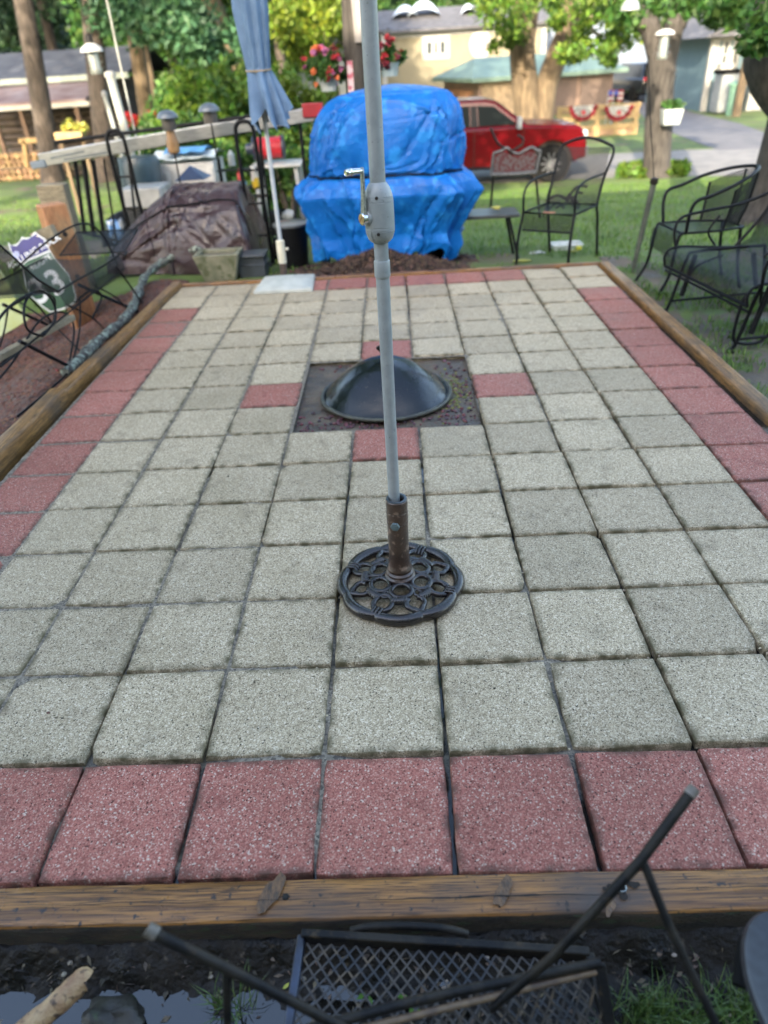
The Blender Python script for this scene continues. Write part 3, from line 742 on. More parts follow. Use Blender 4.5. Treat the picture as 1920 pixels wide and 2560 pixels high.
# ================================================================= FOLDED BLUE UMBRELLA
M['canvas'] = mat('blue_canvas', (.115,.195,.315), (.085,.15,.25), scale=9, rough=.75, bump=.3, bscale=300, trans=.12)
M['canvas_in'] = mat('dark_green_lining', (.02,.055,.055), (.012,.035,.035), scale=9, rough=.8)
F2X, F2Y = -.69, 5.05
f2 = empty('folded_umbrella', (F2X, F2Y, 0), 'closed blue canvas umbrella tied with a cord, standing in the white square base', 'umbrella')
def fz(y): return ony(575, y, F2Y).z
b = MB(); b.lathe([(.0165,fz(520)),(.0165,2.45)], 20); b.build('pole', mat('pale_grey_pole', (.40,.43,.45), (.34,.37,.39), rough=.35), f2, smooth=40)
ztie, zbot = fz(150), fz(262)
def canv(u, v):      # u round, v from bottom (0) to top (1)
    t = 2*math.pi*u
    z = zbot + v*(2.45-zbot)
    if z < ztie:
        q = (ztie-z)/(ztie-zbot); r0 = .082+.048*q**.7; fold = .10+.26*q; n_ = 7
        z += q*(.055*math.sin(3*t+.8)+.03*math.sin(7*t+1)) 
        off = Vector((.045*q, -.02*q, 0))
    else:
        q = min(1, (z-ztie)/.35); r0 = .082+.034*q - .05*max(0, (z-2.0)/.45); fold = .10; n_ = 9; off = Vector((-.005*q, 0, 0))
    r0 *= 1+fold*math.sin(n_*t+2.5*math.sin(t)+.6)+.08*noise.noise(Vector((t*1.5, z*2.2, 3)))
    return Vector((r0*math.cos(t), r0*math.sin(t), z))+off
b = MB(); b.grid(lambda u, v: canv(u, v), 110, 60); cn = b.build('canopy', M['canvas'], f2, smooth=80)
b = MB(); b.grid(lambda u, v: (canv(u, v*.12) - Vector((0,0,0)))*1.0 if False else Vector((canv(u, v*.12).x*.90+.001, canv(u, v*.12).y*.90, canv(u, v*.12).z+.008)), 110, 10); b.build('lining', M['canvas_in'], cn, smooth=80)
b = MB()
for k in range(7):
    t = 2*math.pi*(k+.35)/7; r_ = .115
    b.tube([Vector((.03+r_*math.cos(t), r_*math.sin(t), zbot+.0)), Vector((.02*math.cos(t), .02*math.sin(t), ztie-.03))], .005, 6)
b.build('rib', M['blacksteel'], f2)
b = MB(); b.tube([Vector((.0895*math.cos(2*math.pi*j/40), .0895*math.sin(2*math.pi*j/40), ztie+.006*math.sin(2*math.pi*j/40))) for j in range(40)], .006, 6, closed=True)
b.build('tie_cord', mat('tan_cord', (.30,.24,.16), rough=.8), f2, smooth=60)
ub = empty('cement_stand', (-.66, 4.865, 0), 'white square concrete umbrella base with a cream and rusty tube, under the blue umbrella', 'umbrella stand')
sq = [(-.245,-.235),(.255,-.24),(.235,.235),(-.22,.24)]
b = MB(); vs = []
for k_, z_ in ((1.0, .002), (1.0, .022), (.97, .030), (.42, .062), (.30, .066)): vs += [Vector((x*k_*.93, y*k_*.93, z_)) for x, y in sq]
b.add(vs, [(i*4+j, i*4+(j+1) % 4, (i+1)*4+(j+1) % 4, (i+1)*4+j) for i in range(4) for j in range(4)]+[(16,17,18,19)])
b.build('slab', mat('white_cement', (.44,.45,.40), (.35,.36,.32), scale=10, rough=.6, bump=.3, bscale=80), ub, bevel=.006)
zc1, zc0 = fz(520), fz(566)
b = MB(); b.lathe([(.030,.05),(.030,zc0)], 20, (-.03, .185-.02, 0)); b.build('rusty_tube', mat('rusty_tube', (.07,.045,.03), (.03,.02,.018), scale=30, rough=.7), ub, smooth=40)
b = MB(); b.lathe([(.032,zc0-.01),(.034,zc0),(.034,zc1),(.0165,zc1+.003)], 20, (-.03, .165, 0)); b.lathe([(.010,0),(.012,.02),(.008,.022)], 10, (.010, .155, zc0+.10), Matrix.Rotation(rad(90), 3, 'Y')); b.build('cream_sleeve', mat('cream_plastic', (.62,.58,.45), (.5,.47,.36), rough=.5), ub, smooth=40)

# ================================================================= BLUE TARP OVER THE GRILL
M['tarp'] = mat('blue_tarp', (.003,.135,.47), (.002,.09,.34), scale=5, rough=.42, bump=.5, bscale=40, contrast=.5, c3=(.015,.19,.54), s3=9, t3=.60, rvar=.08, spec=.3, ridge=(4.5,.55,.03))
TY = 5.95
rowsT = [(553,692,978),(530,690,990),(500,688,985),(470,678,1000),(445,662,1012),(418,648,1028),(398,655,1018),(384,668,1004),(377,680,992),(370,676,996),(350,672,998),(320,670,998),(290,672,997),(262,680,994),(240,692,988),(222,710,976),(210,730,965),(204,752,950)]
sect_ = []
for (y, xl, xr) in rowsT:
    a_, c_ = ony(xl, y, TY), ony(xr, y, TY); sect_.append((a_.z, a_.x, c_.x))
z_lo, z_hi = sect_[0][0], sect_[-1][0]
def tsec(v):
    f = v*(len(sect_)-1); i = min(int(f), len(sect_)-2); t = f-i
    return [sect_[i][k]*(1-t)+sect_[i+1][k]*t for k in range(3)]
_cr = random.Random(5); CREASE = []
for k in range(170):
    lowr = k < 70
    u0 = _cr.random(); v0 = _cr.uniform(.0, .44) if lowr else _cr.uniform(.42, .93)
    a_ = _cr.gauss(0, .35) if lowr else _cr.choice((_cr.gauss(0, .5), _cr.uniform(.5, 2.4)))
    CREASE.append((u0, v0, math.sin(a_), math.cos(a_), _cr.uniform(.14, .42), _cr.uniform(.010, .030) if lowr else _cr.uniform(.005, .016), _cr.choice((-1, 1, 1))*(_cr.uniform(.012, .042) if lowr else _cr.uniform(.010, .026))))
def creases(u, v):
    h_ = 0
    for (u0, v0, s_, c_, L_, w_, A_) in CREASE:
        du = (u-u0+.5) % 1-.5
        if abs(du) > .2: continue
        x_, y_ = du*3.4, (v-v0)*1.35; al = x_*s_+y_*c_; ac = abs(x_*c_-y_*s_)
        q = 1-abs(al)/L_
        if q > 0 and ac < w_*2: h_ += A_*max(0, 1-ac/(w_*(.6+q)))*min(1, q*2)
    return h_
def tarp_pt(u, v):
    top = max(0, v-.90)/.10
    z, xl, xr = tsec(min(1, v/.90)); cx, hw = (xl+xr)/2, (xr-xl)/2; hd = .42*(hw/.62)
    t = 2*math.pi*u; ex = .52
    cs, sn = math.cos(t), math.sin(t)
    px_ = math.copysign(abs(cs)**ex, cs); py_ = math.copysign(abs(sn)**ex, sn)
    fl = max(0, min(1, (.47-v)/.47)) if v < .47 else 0
    r_ = 1 + (.02+.10*fl)*math.sin(9*t+3*math.sin(2*t)+v*3)*(1 if v < .47 else .35) 
    w = Vector((px_*2.1, py_*2.1, z*1.6))
    r_ += (.05*(1-abs(math.sin(4.5*t+2.2*noise.noise(Vector((px_*1.2, py_, z*1.1)))))*2) if v < .47 else .028*(1-2*abs(math.sin(3.5*t+1.5*noise.noise(Vector((px_, py_, z)))+.6))))
    r_ += .07*(noise.noise(w*1.3+Vector((3,1,7)))) + 1.7*creases(u, v)
    # tight diagonal creases fanning from the cord
    r_ -= .035*max(0, 1-abs(v-.47)*5)*abs(math.sin(13*t+5*noise.noise(w)))
    r_ += .016*(noise.ridged_multi_fractal(w*2.0, .9, 2.1, 4, 1.0, 2.0)-1.1)
    r_ = 1+(r_-1)*(1-top*.6)
    sc = 1-.96*top**1.6
    zz = z + top*.055 + .012*noise.noise(w*2)*(1-top)
    if v < .10: zz += (1-v/.10)*(.05*math.sin(5*t+1)+.09*abs(noise.noise(w*2.4))+.03*math.sin(17*t))
    return Vector((cx + hw*px_*r_*sc, TY+.05 + hd*py_*r_*sc, zz))
tg = empty('tarp_covered_grill', (.28, TY, -.12), 'bulky grill wrapped in a creased bright blue tarp tied round the middle with black cord', 'covered grill')
b = MB(); b.grid(lambda u, v: tarp_pt(u, v), 260, 150); b.build('tarp', M['tarp'], tg, smooth=70, world=True)
vt = .47*0+ .90*(8/(len(rowsT)-1))
b = MB(); b.tube([tarp_pt(j/120, vt)+Vector(((tarp_pt(j/120, vt).x-.28)*.018, (tarp_pt(j/120, vt).y-TY)*.03, 0)) for j in range(120)], .008, 6, closed=True)
b.build('black_cord', M['rubber'], tg, smooth=60, world=True)
b = MB()
for (dx, dy) in ((-.40,-.2),(.42,-.2),(-.40,.25),(.42,.25)): b.tube([(.28+dx, TY+dy, -.14), (.28+dx, TY+dy, .5)], .02, 8)
for (dx, dy) in ((-.40,-.2),(-.40,.25)): b.lathe([(.02,-.015),(.07,-.015),(.07,.015),(.02,.015)], 18, (.28+dx, TY+dy, -.06), Matrix.Rotation(rad(90), 3, 'Y'))
b.build('grill_frame', M['blacksteel'], tg, world=True)
# brown leaf and bark heap in front of it
M['heap'] = mat('brown_heap', (.085,.05,.032), (.03,.02,.015), scale=22, rough=.85, contrast=.3, c3=(.22,.13,.06), s3=50, t3=.64, bump=1, bscale=60, island=.5)
def heap_h(x, y): return max(0, .19*math.exp(-((x-.10)/.50)**2-((y-5.55)/.26)**2) + .06*noise.fractal(Vector((x*5, y*5, 0)), 1, 2, 3))
b = MB(); b.grid(lambda u, v: (-.75+u*1.75, 5.14+v*.95, -.125+heap_h(-.75+u*1.75, 5.14+v*.95)), 110, 60)
for k in range(2600):
    x = .05+rng.gauss(0, .38); y = 5.48+rng.gauss(0, .17)
    if y < 5.13 or x < -.8 or x > 1.0: continue
    z = -.115+heap_h(x, y); c = Vector((x, y, z)); d1_ = Vector((rng.gauss(0,1), rng.gauss(0,1), rng.gauss(0,.6))).normalized()*rng.uniform(.012, .038); d2_ = d1_.orthogonal().normalized()*rng.uniform(.004, .014)
    b.add([c-d1_, c+d2_, c+d1_+Vector((0,0,.008)), c-d2_], [(0,1,2,3)])
tag(b.build('leaf_heap', M['heap'], smooth=40), 'brown heap of wet leaves and bark under the blue tarp behind the patio', 'leaf heap', kind='stuff')
# black bag with a white cup by the tarp's right foot
c = gnd(948, 562)
bg_ = empty('rubbish_bag', (c.x, c.y, c.z), 'small shiny black plastic bag slumped at the foot of the blue tarp', 'bag')
b = MB(); b.blob((0,0,.09), .15, 22, .35, 4, (1.05, .8, .75)); b.build('bag', mat('shiny_black_plastic', (.012,.012,.015), (.02,.02,.025), rough=.25, bump=.6, bscale=30), bg_, smooth=60)
b = MB(); b.lathe([(.028,0),(.036,.085),(.034,.085),(.027,.004)], 18, (c.x+.03, c.y-.06, c.z+.17), Matrix.Rotation(rad(25), 3, 'Y'), cap=True)
tag(b.build('cup', M['white'], smooth=40), 'white cup lying on the shiny black bag beside the blue tarp', 'cup')

# ================================================================= BROWN TARP HEAP
M['btarp'] = mat('brown_tarp', (.046,.026,.031), (.024,.014,.016), scale=4, rough=.36, bump=.5, bscale=30, rvar=.1, contrast=.5, ridge=(3.5,.5,.03))
BCR = []
for k in range(60):
    a_ = _cr.uniform(0, 3.14); BCR.append((_cr.random()*1.5, _cr.random()*1.2, math.sin(a_), math.cos(a_), _cr.uniform(.25, .8), _cr.uniform(.010, .032), _cr.choice((-1, 1))*_cr.uniform(.010, .028)))
def bcrease(x, y):
    h_ = 0
    for (u0, v0, s_, c_, L_, w_, A_) in BCR:
        al = (x-u0)*s_+(y-v0)*c_; ac = abs((x-u0)*c_-(y-v0)*s_); q = 1-abs(al)/L_
        if q > 0 and ac < w_: h_ += A_*(1-ac/w_)*min(1, q*2)
    return h_
def bt(u, v):
    x = -2.62+u*1.55; hgt = .10+.53*min(1, max(0, (u+.02)/.50))**.75+.04*u
    if u > .90: hgt *= max(.06, 1-((u-.90)/.10)**2)
    a_ = math.pi*v; wd_ = .42+.14*u
    sn = math.sin(a_)**.75 if 0 < v < 1 else 0
    y = 6.62 - math.cos(a_)*wd_ - .20*u; z = -.14+hgt*1.10*sn
    w = Vector((x*1.7, y*1.7, z*1.7)); k = .10*noise.noise(w)+.07*abs(noise.noise(w*2.3+Vector((4,4,4))))+.05*math.sin(v*9+u*14+4*noise.noise(w))*.5
    k = k*.6 + bcrease(u*1.5, v*1.2)
    return Vector((x+k*.3, y-k*.8, z+k*.6*sn))
bh = empty('tarp_covered_heap', (-1.85, 6.0, -.12), 'low heap under a wrinkled wet brown tarp, beside the stone planter', 'covered heap')
b = MB(); b.grid(lambda u, v: bt(u, v), 130, 90); b.build('tarp', M['btarp'], bh, smooth=70, world=True)
b = MB(); b.tube([bt(.02+.95*j/60, .28+.015*math.sin(j/6))+Vector((0,-.012,.008)) for j in range(61)], .007, 6); b.build('cord', M['rubber'], bh, world=True)
b = MB(); b.box((-1.75, 6.65, .1), (1.2, .4, .40)); b.build('boxes_beneath', mat('dark_board', (.03,.025,.022), rough=.8), bh, world=True, bevel=.02)

# ================================================================= STONE PLANTER, DARK BOX, BUCKET
c = onz(475, 600, -.1); pl = empty('stone_planter', (c.x+.02, c.y+.02, -.11), 'rectangular mossy stone trough planter beside the brown tarp', 'planter')
def trough(bb, s, z0_, z1_, w0, d0, w1, d1, inner):
    vs = [Vector((sx*w0/2, sy*d0/2, z0_)) for sx, sy in ((-1,-1),(1,-1),(1,1),(-1,1))]+[Vector((sx*w1/2, sy*d1/2, z1_)) for sx, sy in ((-1,-1),(1,-1),(1,1),(-1,1))]
    vs += [Vector((sx*(w1/2-inner), sy*(d1/2-inner), z1_)) for sx, sy in ((-1,-1),(1,-1),(1,1),(-1,1))]+[Vector((sx*(w1/2-inner*1.1), sy*(d1/2-inner*1.1), z1_-.05)) for sx, sy in ((-1,-1),(1,-1),(1,1),(-1,1))]
    bb.add(vs, [(3,2,1,0)]+[(i*4+j, i*4+(j+1) % 4, (i+1)*4+(j+1) % 4, (i+1)*4+j) for i in range(3) for j in range(4)]+[(12,13,14,15)])
b = MB(); trough(b, 1, 0, .235, .28, .22, .41, .30, .045); b.build('trough', mat('mossy_stone', (.21,.20,.14), (.12,.125,.075), scale=9, rough=.9, bump=.7, bscale=60, c3=(.09,.10,.05), s3=12, t3=.6), pl, bevel=.008)
b = MB(); b.box((0,0,.19), (.31,.20,.02)); b.build('soil', M['soil'], pl)
c = onz(545, 600, -.1)
db = empty('plastic_crate', (c.x, c.y+.15, -.11), 'small dark grey plastic crate with pale ridges between the planter and the umbrella base', 'crate')
b = MB(); b.box((0,0,.10), (.24,.22,.20)); b.box((0,0,.185), (.265,.245,.02)); b.box((0,0,.11), (.255,.235,.012)); b.build('crate_body', mat('dark_grey_plastic', (.045,.052,.062), (.03,.035,.04), rough=.4), db, bevel=.006)
c = onz(622, 590, -.1)
bk = empty('black_bucket', (c.x+.02, c.y+.42, -.12), 'tall round black bin with a grey lid behind the blue umbrella pole', 'bin')
b = MB(); b.lathe([(.13,0),(.155,.34),(.16,.36)], 28); b.build('bin_body', M['blacksteel'], bk, smooth=40)
b = MB(); b.lathe([(.168,.355),(.17,.375),(.12,.392),(.001,.395)], 28, cap=False); b.build('lid', mat('grey_lid', (.12,.135,.14), (.09,.10,.11), rough=.3), bk, smooth=40)

# ================================================================= RAIL SECTION, LADDER, HAND TRUCKS
RY = 7.0
def rp(x, y, Y=RY): return ony(x, y, Y)
rk = empty('black_rail_section', (-1.9, RY, -.23), 'black steel rail section with upright bars, holding up the aluminium ladder', 'railing')
T1, T2 = rp(117,308), rp(643,238); L1, L2 = rp(233,333), rp(640,268)
b = MB(); b.tube([T1, T2], .018, 8); b.build('top_rail', M['blacksteel'], rk, world=True, smooth=60)
b = MB(); b.tube([L1+(L1-L2)*.28, L2], .013, 8); b.build('lower_rail', M['blacksteel'], rk, world=True, smooth=60)
b = MB(); b.tube([rp(165,500), rp(330,538)], .016, 8); b.build('bottom_rail', M['blacksteel'], rk, world=True, smooth=60)
for (xa, ya, xb, yb, r_) in ((162,345,182,500,.022),(180,345,203,512,.026),(200,345,226,520,.024),(224,342,252,525,.012),(250,338,283,530,.012),(277,335,300,540,.014),(560,262,572,480,.016),(645,237,668,470,.017)):
    b = MB(); b.tube([rp(xa,ya), rp(xb,yb)], r_, 8); b.build('upright', M['blacksteel'], rk, world=True, smooth=60)
ld = empty('aluminium_ladder', (-1.9, RY-.07, 1.0), 'long silver aluminium ladder lying sideways along the black rail, with a red cap', 'ladder')
A0, A1 = rp(86,346,RY-.08), rp(678,246,RY-.08)
d_ = (A1-A0); 
b = MB(); b.bar(A0, A1, .025, .115); 
b.build('side_rail', M['alu'], ld, world=True, bevel=.004)
b = MB(); b.bar(A0+Vector((0,.35,0)), A1+Vector((0,.35,0)), .025, .10); b.build('side_rail', M['alu'], ld, world=True, bevel=.004)
for k in range(9):
    p = A0.lerp(A1, .07+.107*k); b = MB(); b.tube([p+Vector((0,-.016,0)), p+Vector((0,.36,0))], .015, 10); b.build('rung', M['alu'], ld, world=True, smooth=50)
b = MB(); b.bar(A0+Vector((.12,-.015,.012)), A0.lerp(A1,.17)+Vector((0,-.015,.012)), .006, .022); b.bar(A0.lerp(A1,.09)+Vector((0,-.015,-.03)), A0.lerp(A1,.25)+Vector((0,-.015,-.03)), .006, .02); b.build('slot_plate', mat('slot_grey', (.2,.22,.23), rough=.5, metal=.5), ld, world=True)
b = MB(); b.box(rp(676,238,RY-.08), (.20,.08,.12)); b.build('red_cap', mat('red_plastic', (.28,.012,.018), (.2,.01,.015), rough=.5), ld, world=True, bevel=.01)
b = MB(); b.bar(A0+Vector((-.10,0,-.045)), A0+Vector((.06,0,-.03)), .05, .07); b.build('foot', mat('blue_grey_foot', (.16,.20,.24), rough=.6), ld, world=True, bevel=.01)
def hand_truck(x0_, y0_, x1_, y1_, Y, wpx, label):
    top = ony((x0_+x1_)/2, y0_, Y); zb_ = tz(Y)
    h = empty('hand_truck', (top.x, Y, zb_), label, 'hand truck', 'hand trucks by the rail'); H_ = top.z-zb_; w = wpx
    for s_ in (-1, 1):
        pass
    b = MB(); b.tube(smoothpath([(-w,.05,0),(-w,0,H_*.5),(-w,-.02,H_*.9),(-w*.7,-.02,H_*.985),(0,-.02,H_),(w*.7,-.02,H_*.985),(w,-.02,H_*.9),(w,0,H_*.5),(w,.05,0)], 5), .019, 9); b.build('frame', M['blacksteel'], h, smooth=60)
    for k in (.22,.45,.68):
        b = MB(); b.tube([(-w,.02,H_*k),(w,.02,H_*k)], .010, 7); b.build('crossbar', M['blacksteel'], h, smooth=60)
    b = MB(); b.box((0,-.12,.02), (w*2.4,.26,.012)); b.build('toe_plate', M['blacksteel'], h, bevel=.003)
    for s_ in (-1,1):
        b = MB(); b.lathe([(.03,-.03),(.10,-.03),(.115,-.015),(.115,.015),(.10,.03),(.03,.03)], 22, (s_*(w+.05),.12,.115), Matrix.Rotation(rad(90),3,'Y')); wh = b.build('wheel', M['rubber'], h, smooth=40)
        b = MB(); b.lathe([(.005,-.034),(.05,-.034),(.05,.034),(.005,.034)], 16, (s_*(w+.05),.12,.115), Matrix.Rotation(rad(90),3,'Y')); b.build('rim', M['alu'], wh, smooth=40)
    return h
hand_truck(225, 282, 268, 520, 6.75, .085, 'black hand truck with a looped handle standing in front of the ladder')
hand_truck(507, 262, 545, 570, 6.35, .085, 'black hand truck with a looped handle standing beside the closed blue umbrella')
# tall dark fabric chair folded against the rail, right of the umbrella pole
fc_ = empty('folded_lounger', (-.62, 6.5, -.15), 'folded black mesh lounge chair leaning between the umbrella pole and the blue tarp', 'folding chair')
a_, b2, c2_, d2_ = ony(640,400,6.6), ony(665,430,6.6), gnd(650,575), gnd(618,575)
sheet('mesh_fabric', M['netfine'], [[a_, b2], [a_.lerp(d2_,.5)+Vector((0,.03,0)), b2.lerp(c2_,.5)+Vector((0,.03,0))], [d2_, c2_]], fc_, world=True)
for (p, q_) in ((a_, d2_), (b2, c2_)):
    b = MB(); b.tube(smoothpath([p, p.lerp(q_, .5)+Vector((.03,0,0)), q_], 6), .014, 8); b.build('side_tube', M['blacksteel'], fc_, world=True, smooth=60)
b = MB(); b.tube([a_, b2], .014, 8); b.tube([d2_, c2_], .014, 8); b.tube([a_.lerp(d2_,.55), b2.lerp(c2_,.55)], .010, 8); b.build('cross_tube', M['blacksteel'], fc_, world=True, smooth=60)

# ---- storage bins, hose reel, table
c = ony(400, 400, 8.3)
sb = empty('deck_box', (c.x, 8.4, tz(8.4)), 'large white ribbed storage box under a grey and blue cloth behind the brown tarp', 'storage box')
pA, pB = ony(345, 395, 8.3), ony(462, 330, 8.3); W_ = pB.x-pA.x; Hh = pB.z-tz(8.4)
b = MB(); b.box((0,.3,Hh*.45), (W_,.6,Hh*.9)); 
for k in range(8): b.box((-W_/2+W_*(k+.5)/8, -.006, Hh*.48), (W_/8*.72,.02,Hh*.7))
b.build('box_body', M['white'], sb, bevel=.01)
b = MB(); b.grid(lambda u, v: (-W_/2-.03+u*(W_+.06), -.03+v*.66, Hh*.9+.05+.06*math.sin(math.pi*v)+.03*noise.noise(Vector((u*4, v*3, 0)))), 20, 10); b.build('lid', mat('pale_lid', (.60,.66,.66), (.5,.55,.56), rough=.5), sb, smooth=60)
b = MB(); b.grid(lambda u, v: (-W_*.3+u*W_*.7, -.05+v*.5, Hh*.9+.12+.04*math.sin(math.pi*v)+.02*noise.noise(Vector((u*5, v*3, 2)))), 16, 8); tag(b.build('blue_cloth', mat('sky_blue_cloth', (.10,.30,.55), (.07,.22,.45), rough=.8), sb, smooth=60))
c = ony(298, 380, 8.0); sbn = empty('round_bin', (c.x, 8.1, tz(8.1)), 'dark green ribbed round container left of the white storage box', 'container')
zt_ = ony(300, 340, 8.0).z - tz(8.1)
b = MB(); b.lathe([(.20,0),(.22,zt_*.3),(.235,zt_*.32),(.225,zt_*.36),(.24,zt_*.6),(.25,zt_*.63),(.24,zt_*.66),(.25,zt_*.93),(.22,zt_)], 26); b.build('container', mat('dark_teal_plastic', (.02,.045,.06), (.015,.03,.04), rough=.4), sbn, smooth=30)
c = ony(315, 430, 7.6); cb = empty('cooler', (c.x, 7.65, tz(7.65)), 'pale cooler with a dark lower half standing behind the ladder and black bars', 'cooler')
zt_ = ony(315, 400, 7.6).z - tz(7.65)
b = MB(); b.box((0,0,zt_*.35), (.42,.4,zt_*.7)); b.build('cooler_body', mat('charcoal_plastic', (.03,.032,.036), rough=.5), cb, bevel=.015)
b = MB(); b.box((0,0,zt_*.85), (.46,.44,zt_*.28)); b.build('cooler_lid', M['white'], cb, bevel=.02)
c = ony(405, 372, 8.0); b = MB(); P0 = ony(408, 358, 7.8); zb0 = ony(408, 388, 7.8).z
b.add([(P0.x,7.85,P0.z),(P0.x-.17,7.7,zb0),(P0.x+.17,7.7,zb0),(P0.x+.19,8.05,zb0),(P0.x-.19,8.05,zb0)], [(0,1,2),(0,2,3),(0,3,4),(0,4,1),(4,3,2,1)])
tag(b.build('folded_tarp', mat('navy_tarp', (.05,.08,.16), (.04,.06,.12), rough=.5), bevel=.01), 'small navy blue peaked tarp between the white storage box and the brown tarp', 'tarp')
tbx, tby = ony(600, 375, 8.6), 8.7
wt = empty('white_table', (tbx.x, tby, tz(tby)), 'worn white plastic table carrying the red hose reel', 'table')
ht = ony(600, 352, 8.6).z-tz(tby)
b = MB(); b.box((.0,0,ht-.02), (.62,.55,.035)); b.build('table_top', M['white'], wt, bevel=.012)
for sx in (-1,1):
    for sy in (-1,1):
        b = MB(); b.bar((sx*.24,sy*.2,ht-.03), (sx*.28,sy*.24,0), .045, .045); b.build('leg', M['white'], wt, bevel=.006)
cr = ony(580, 320, 8.6); q3 = Matrix.Rotation(rad(90),3,'Y') 
hr = empty('hose_reel', (cr.x, 8.65, cr.z), 'bright red drum of hose with a dark hub on the white table', 'hose reel')
R_ = (ony(580,297,8.6).z-ony(580,345,8.6).z)/2*1.02; Wd = .16
b = MB(); b.lathe([(.04,-Wd),(R_*.95,-Wd)]+[(R_*(1 if k % 2 else .955), -Wd+2*Wd*k/24) for k in range(1,24)]+[(R_*.95,Wd),(.04,Wd)], 36, (0,0,0), q3); b.build('hose', mat('red_hose', (.34,.012,.02), (.40,.015,.025), rough=.45), hr, smooth=40)
b = MB(); b.lathe([(.01,-Wd-.12),(R_*.45,-Wd-.12),(R_*.55,-Wd-.05),(R_*1.08,-Wd-.03),(R_*1.08,-Wd-.005),(.02,-Wd)], 32, (0,0,0), q3); b.build('hub', mat('navy_plastic', (.03,.04,.07), (.02,.03,.05), rough=.4), hr, smooth=40); b = MB(); b.lathe([(.02,Wd),(R_*1.06,Wd+.004),(R_*1.06,Wd+.022),(.02,Wd+.03)], 32, (0,0,0), q3); b.build('end_disc', mat('navy_plastic', (.03,.04,.07), (.02,.03,.05), rough=.4), hr, smooth=40)
# shelf of small bottles behind the hand truck
for (x_, y_, cc, nm, lb_, ct) in ((500,345,(.55,.6,.62),'tall_bottle','grey plastic bottle behind the looped handle of the hand truck','bottle'),(520,385,(.6,.09,.09),'spray_can','red spray can between the bars of the hand truck','can'),(527,405,(.1,.35,.6),'spray_can','blue spray can below the red can at the hand truck','can'),(552,395,(.75,.5,.04),'plastic_bottle','yellow plastic bottle just left of the umbrella pole','bottle'),(549,378,(.7,.68,.64),'plastic_bottle','white capped bottle standing above the yellow bottle near the umbrella pole','bottle')):
    p = ony(x_, y_, 7.5); b = MB(); b.lathe([(.035,-.06),(.038,-.055),(.038,.05),(.02,.07),(.016,.09)], 14, (p.x, 7.5, p.z)); tag(b.build(nm, mat('c_'+lb_[:12], cc, rough=.5), smooth=40), lb_, ct)
shf = empty('wire_shelf', (ony(525,410,7.5).x, 7.55, tz(7.5)), 'low dark shelf rack behind the hand truck holding bottles and cans', 'shelf')
for (y_,) in ((352,),(392,),(413,)):
    zz = ony(525, y_, 7.5).z-.065-tz(7.5)+(-.0); b = MB(); b.box((0,0,zz), (.5,.2,.008)); b.build('shelf_board', M['blacksteel'], shf)
for sx in (-.24,.24):
    b = MB(); b.tube([(sx,.08,0),(sx,.08,ony(525,340,7.5).z-tz(7.5))], .012, 8); b.build('post', M['blacksteel'], shf, smooth=60)
# engine-like clutter under the table
p = ony(600, 398, 8.2); cl = empty('small_mower', (p.x, 8.2, tz(8.2)), 'small dark mower with a pale tank under the white table', 'mower')
b = MB(); b.box((0,0,.18), (.5,.4,.10)); b.blob((.0,0,.30), .13, 14, .2, 2, (1.2,1,.8)); b.build('mower_deck', M['blacksteel'], cl, bevel=.02)
b = MB(); b.blob((.1,-.1,.34), .07, 12, .2, 5, (1.3,1,.8)); b.build('fuel_tank', M['white'], cl, smooth=60)
for sx in (-.24,.24):
    for sy in (-.2,.2):
        b = MB(); b.lathe([(.01,-.02),(.09,-.02),(.09,.02),(.01,.02)], 18, (sx,sy,.09), q3); b.build('wheel', M['rubber'], cl, smooth=40)
# blue white bag behind the bars
p = ony(245, 505, 7.6); b = MB(); b.blob((p.x, 7.7, p.z+.02), .13, 14, .35, 9, (.7,.7,1.2)); tag(b.build('plastic_sack', mat('white_blue_sack', (.62,.68,.75), (.15,.32,.65), scale=7, rough=.4, contrast=.08), smooth=50), 'white and blue plastic sack behind the black upright bars', 'sack')
b = MB(); p = ony(290, 500, 8.0); b.blob((p.x, 8.0, p.z-.02), .26, 18, .4, 12, (1.5,.8,.8)); tag(b.build('dark_sack', M['blacksteel'], smooth=50), 'slumped black sack on the ground between the bars and the brown tarp', 'sack')

# ---- solar lanterns on stakes
M['amber'] = mat('amber_glass', (.42,.26,.12), (.30,.18,.09), rough=.2, trans=.4)
for (x_, y_, Y_, lab) in ((362,255,6.62,'round topped solar lantern with an amber jar, nearer the white storage box'), (452,240,6.62,'round topped solar lantern right of the amber one, next to the closed umbrella')):
    p = ony(x_, y_, Y_); zg = tz(Y_)
    s_ = empty('solar_lantern', (p.x, Y_, zg), lab, 'lantern', 'solar lanterns'); z0_ = p.z-zg
    b = MB(); b.lathe([(.099,-.002),(.10,.006),(.085,.034),(.055,.058),(.02,.068),(.001,.069)], 26, (0,0,z0_), cap=False); b.lathe([(.001,-.004),(.099,-.003)], 26, (0,0,z0_), cap=False); b.build('dome_top', mat('blue_grey_dome', (.10,.13,.16), (.08,.10,.13), rough=.3), s_, smooth=50)
    b = MB(); b.lathe([(.062,-.10),(.066,-.05),(.066,-.004)], 22, (0,0,z0_), cap=False); b.build('cage', mat('smoked_cage', (.10,.09,.08), (.06,.055,.05), rough=.3), s_, smooth=50)
    if x_ == 362:
        b = MB(); b.lathe([(.03,-.30),(.058,-.285),(.060,-.20),(.045,-.16),(.04,-.10)], 22, (0,0,z0_)); b.build('amber_jar', M['amber'], s_, smooth=50)
    b = MB(); b.lathe([(.008,0),(.008,z0_-.1)], 8); b.build('stake', M['blacksteel'], s_)

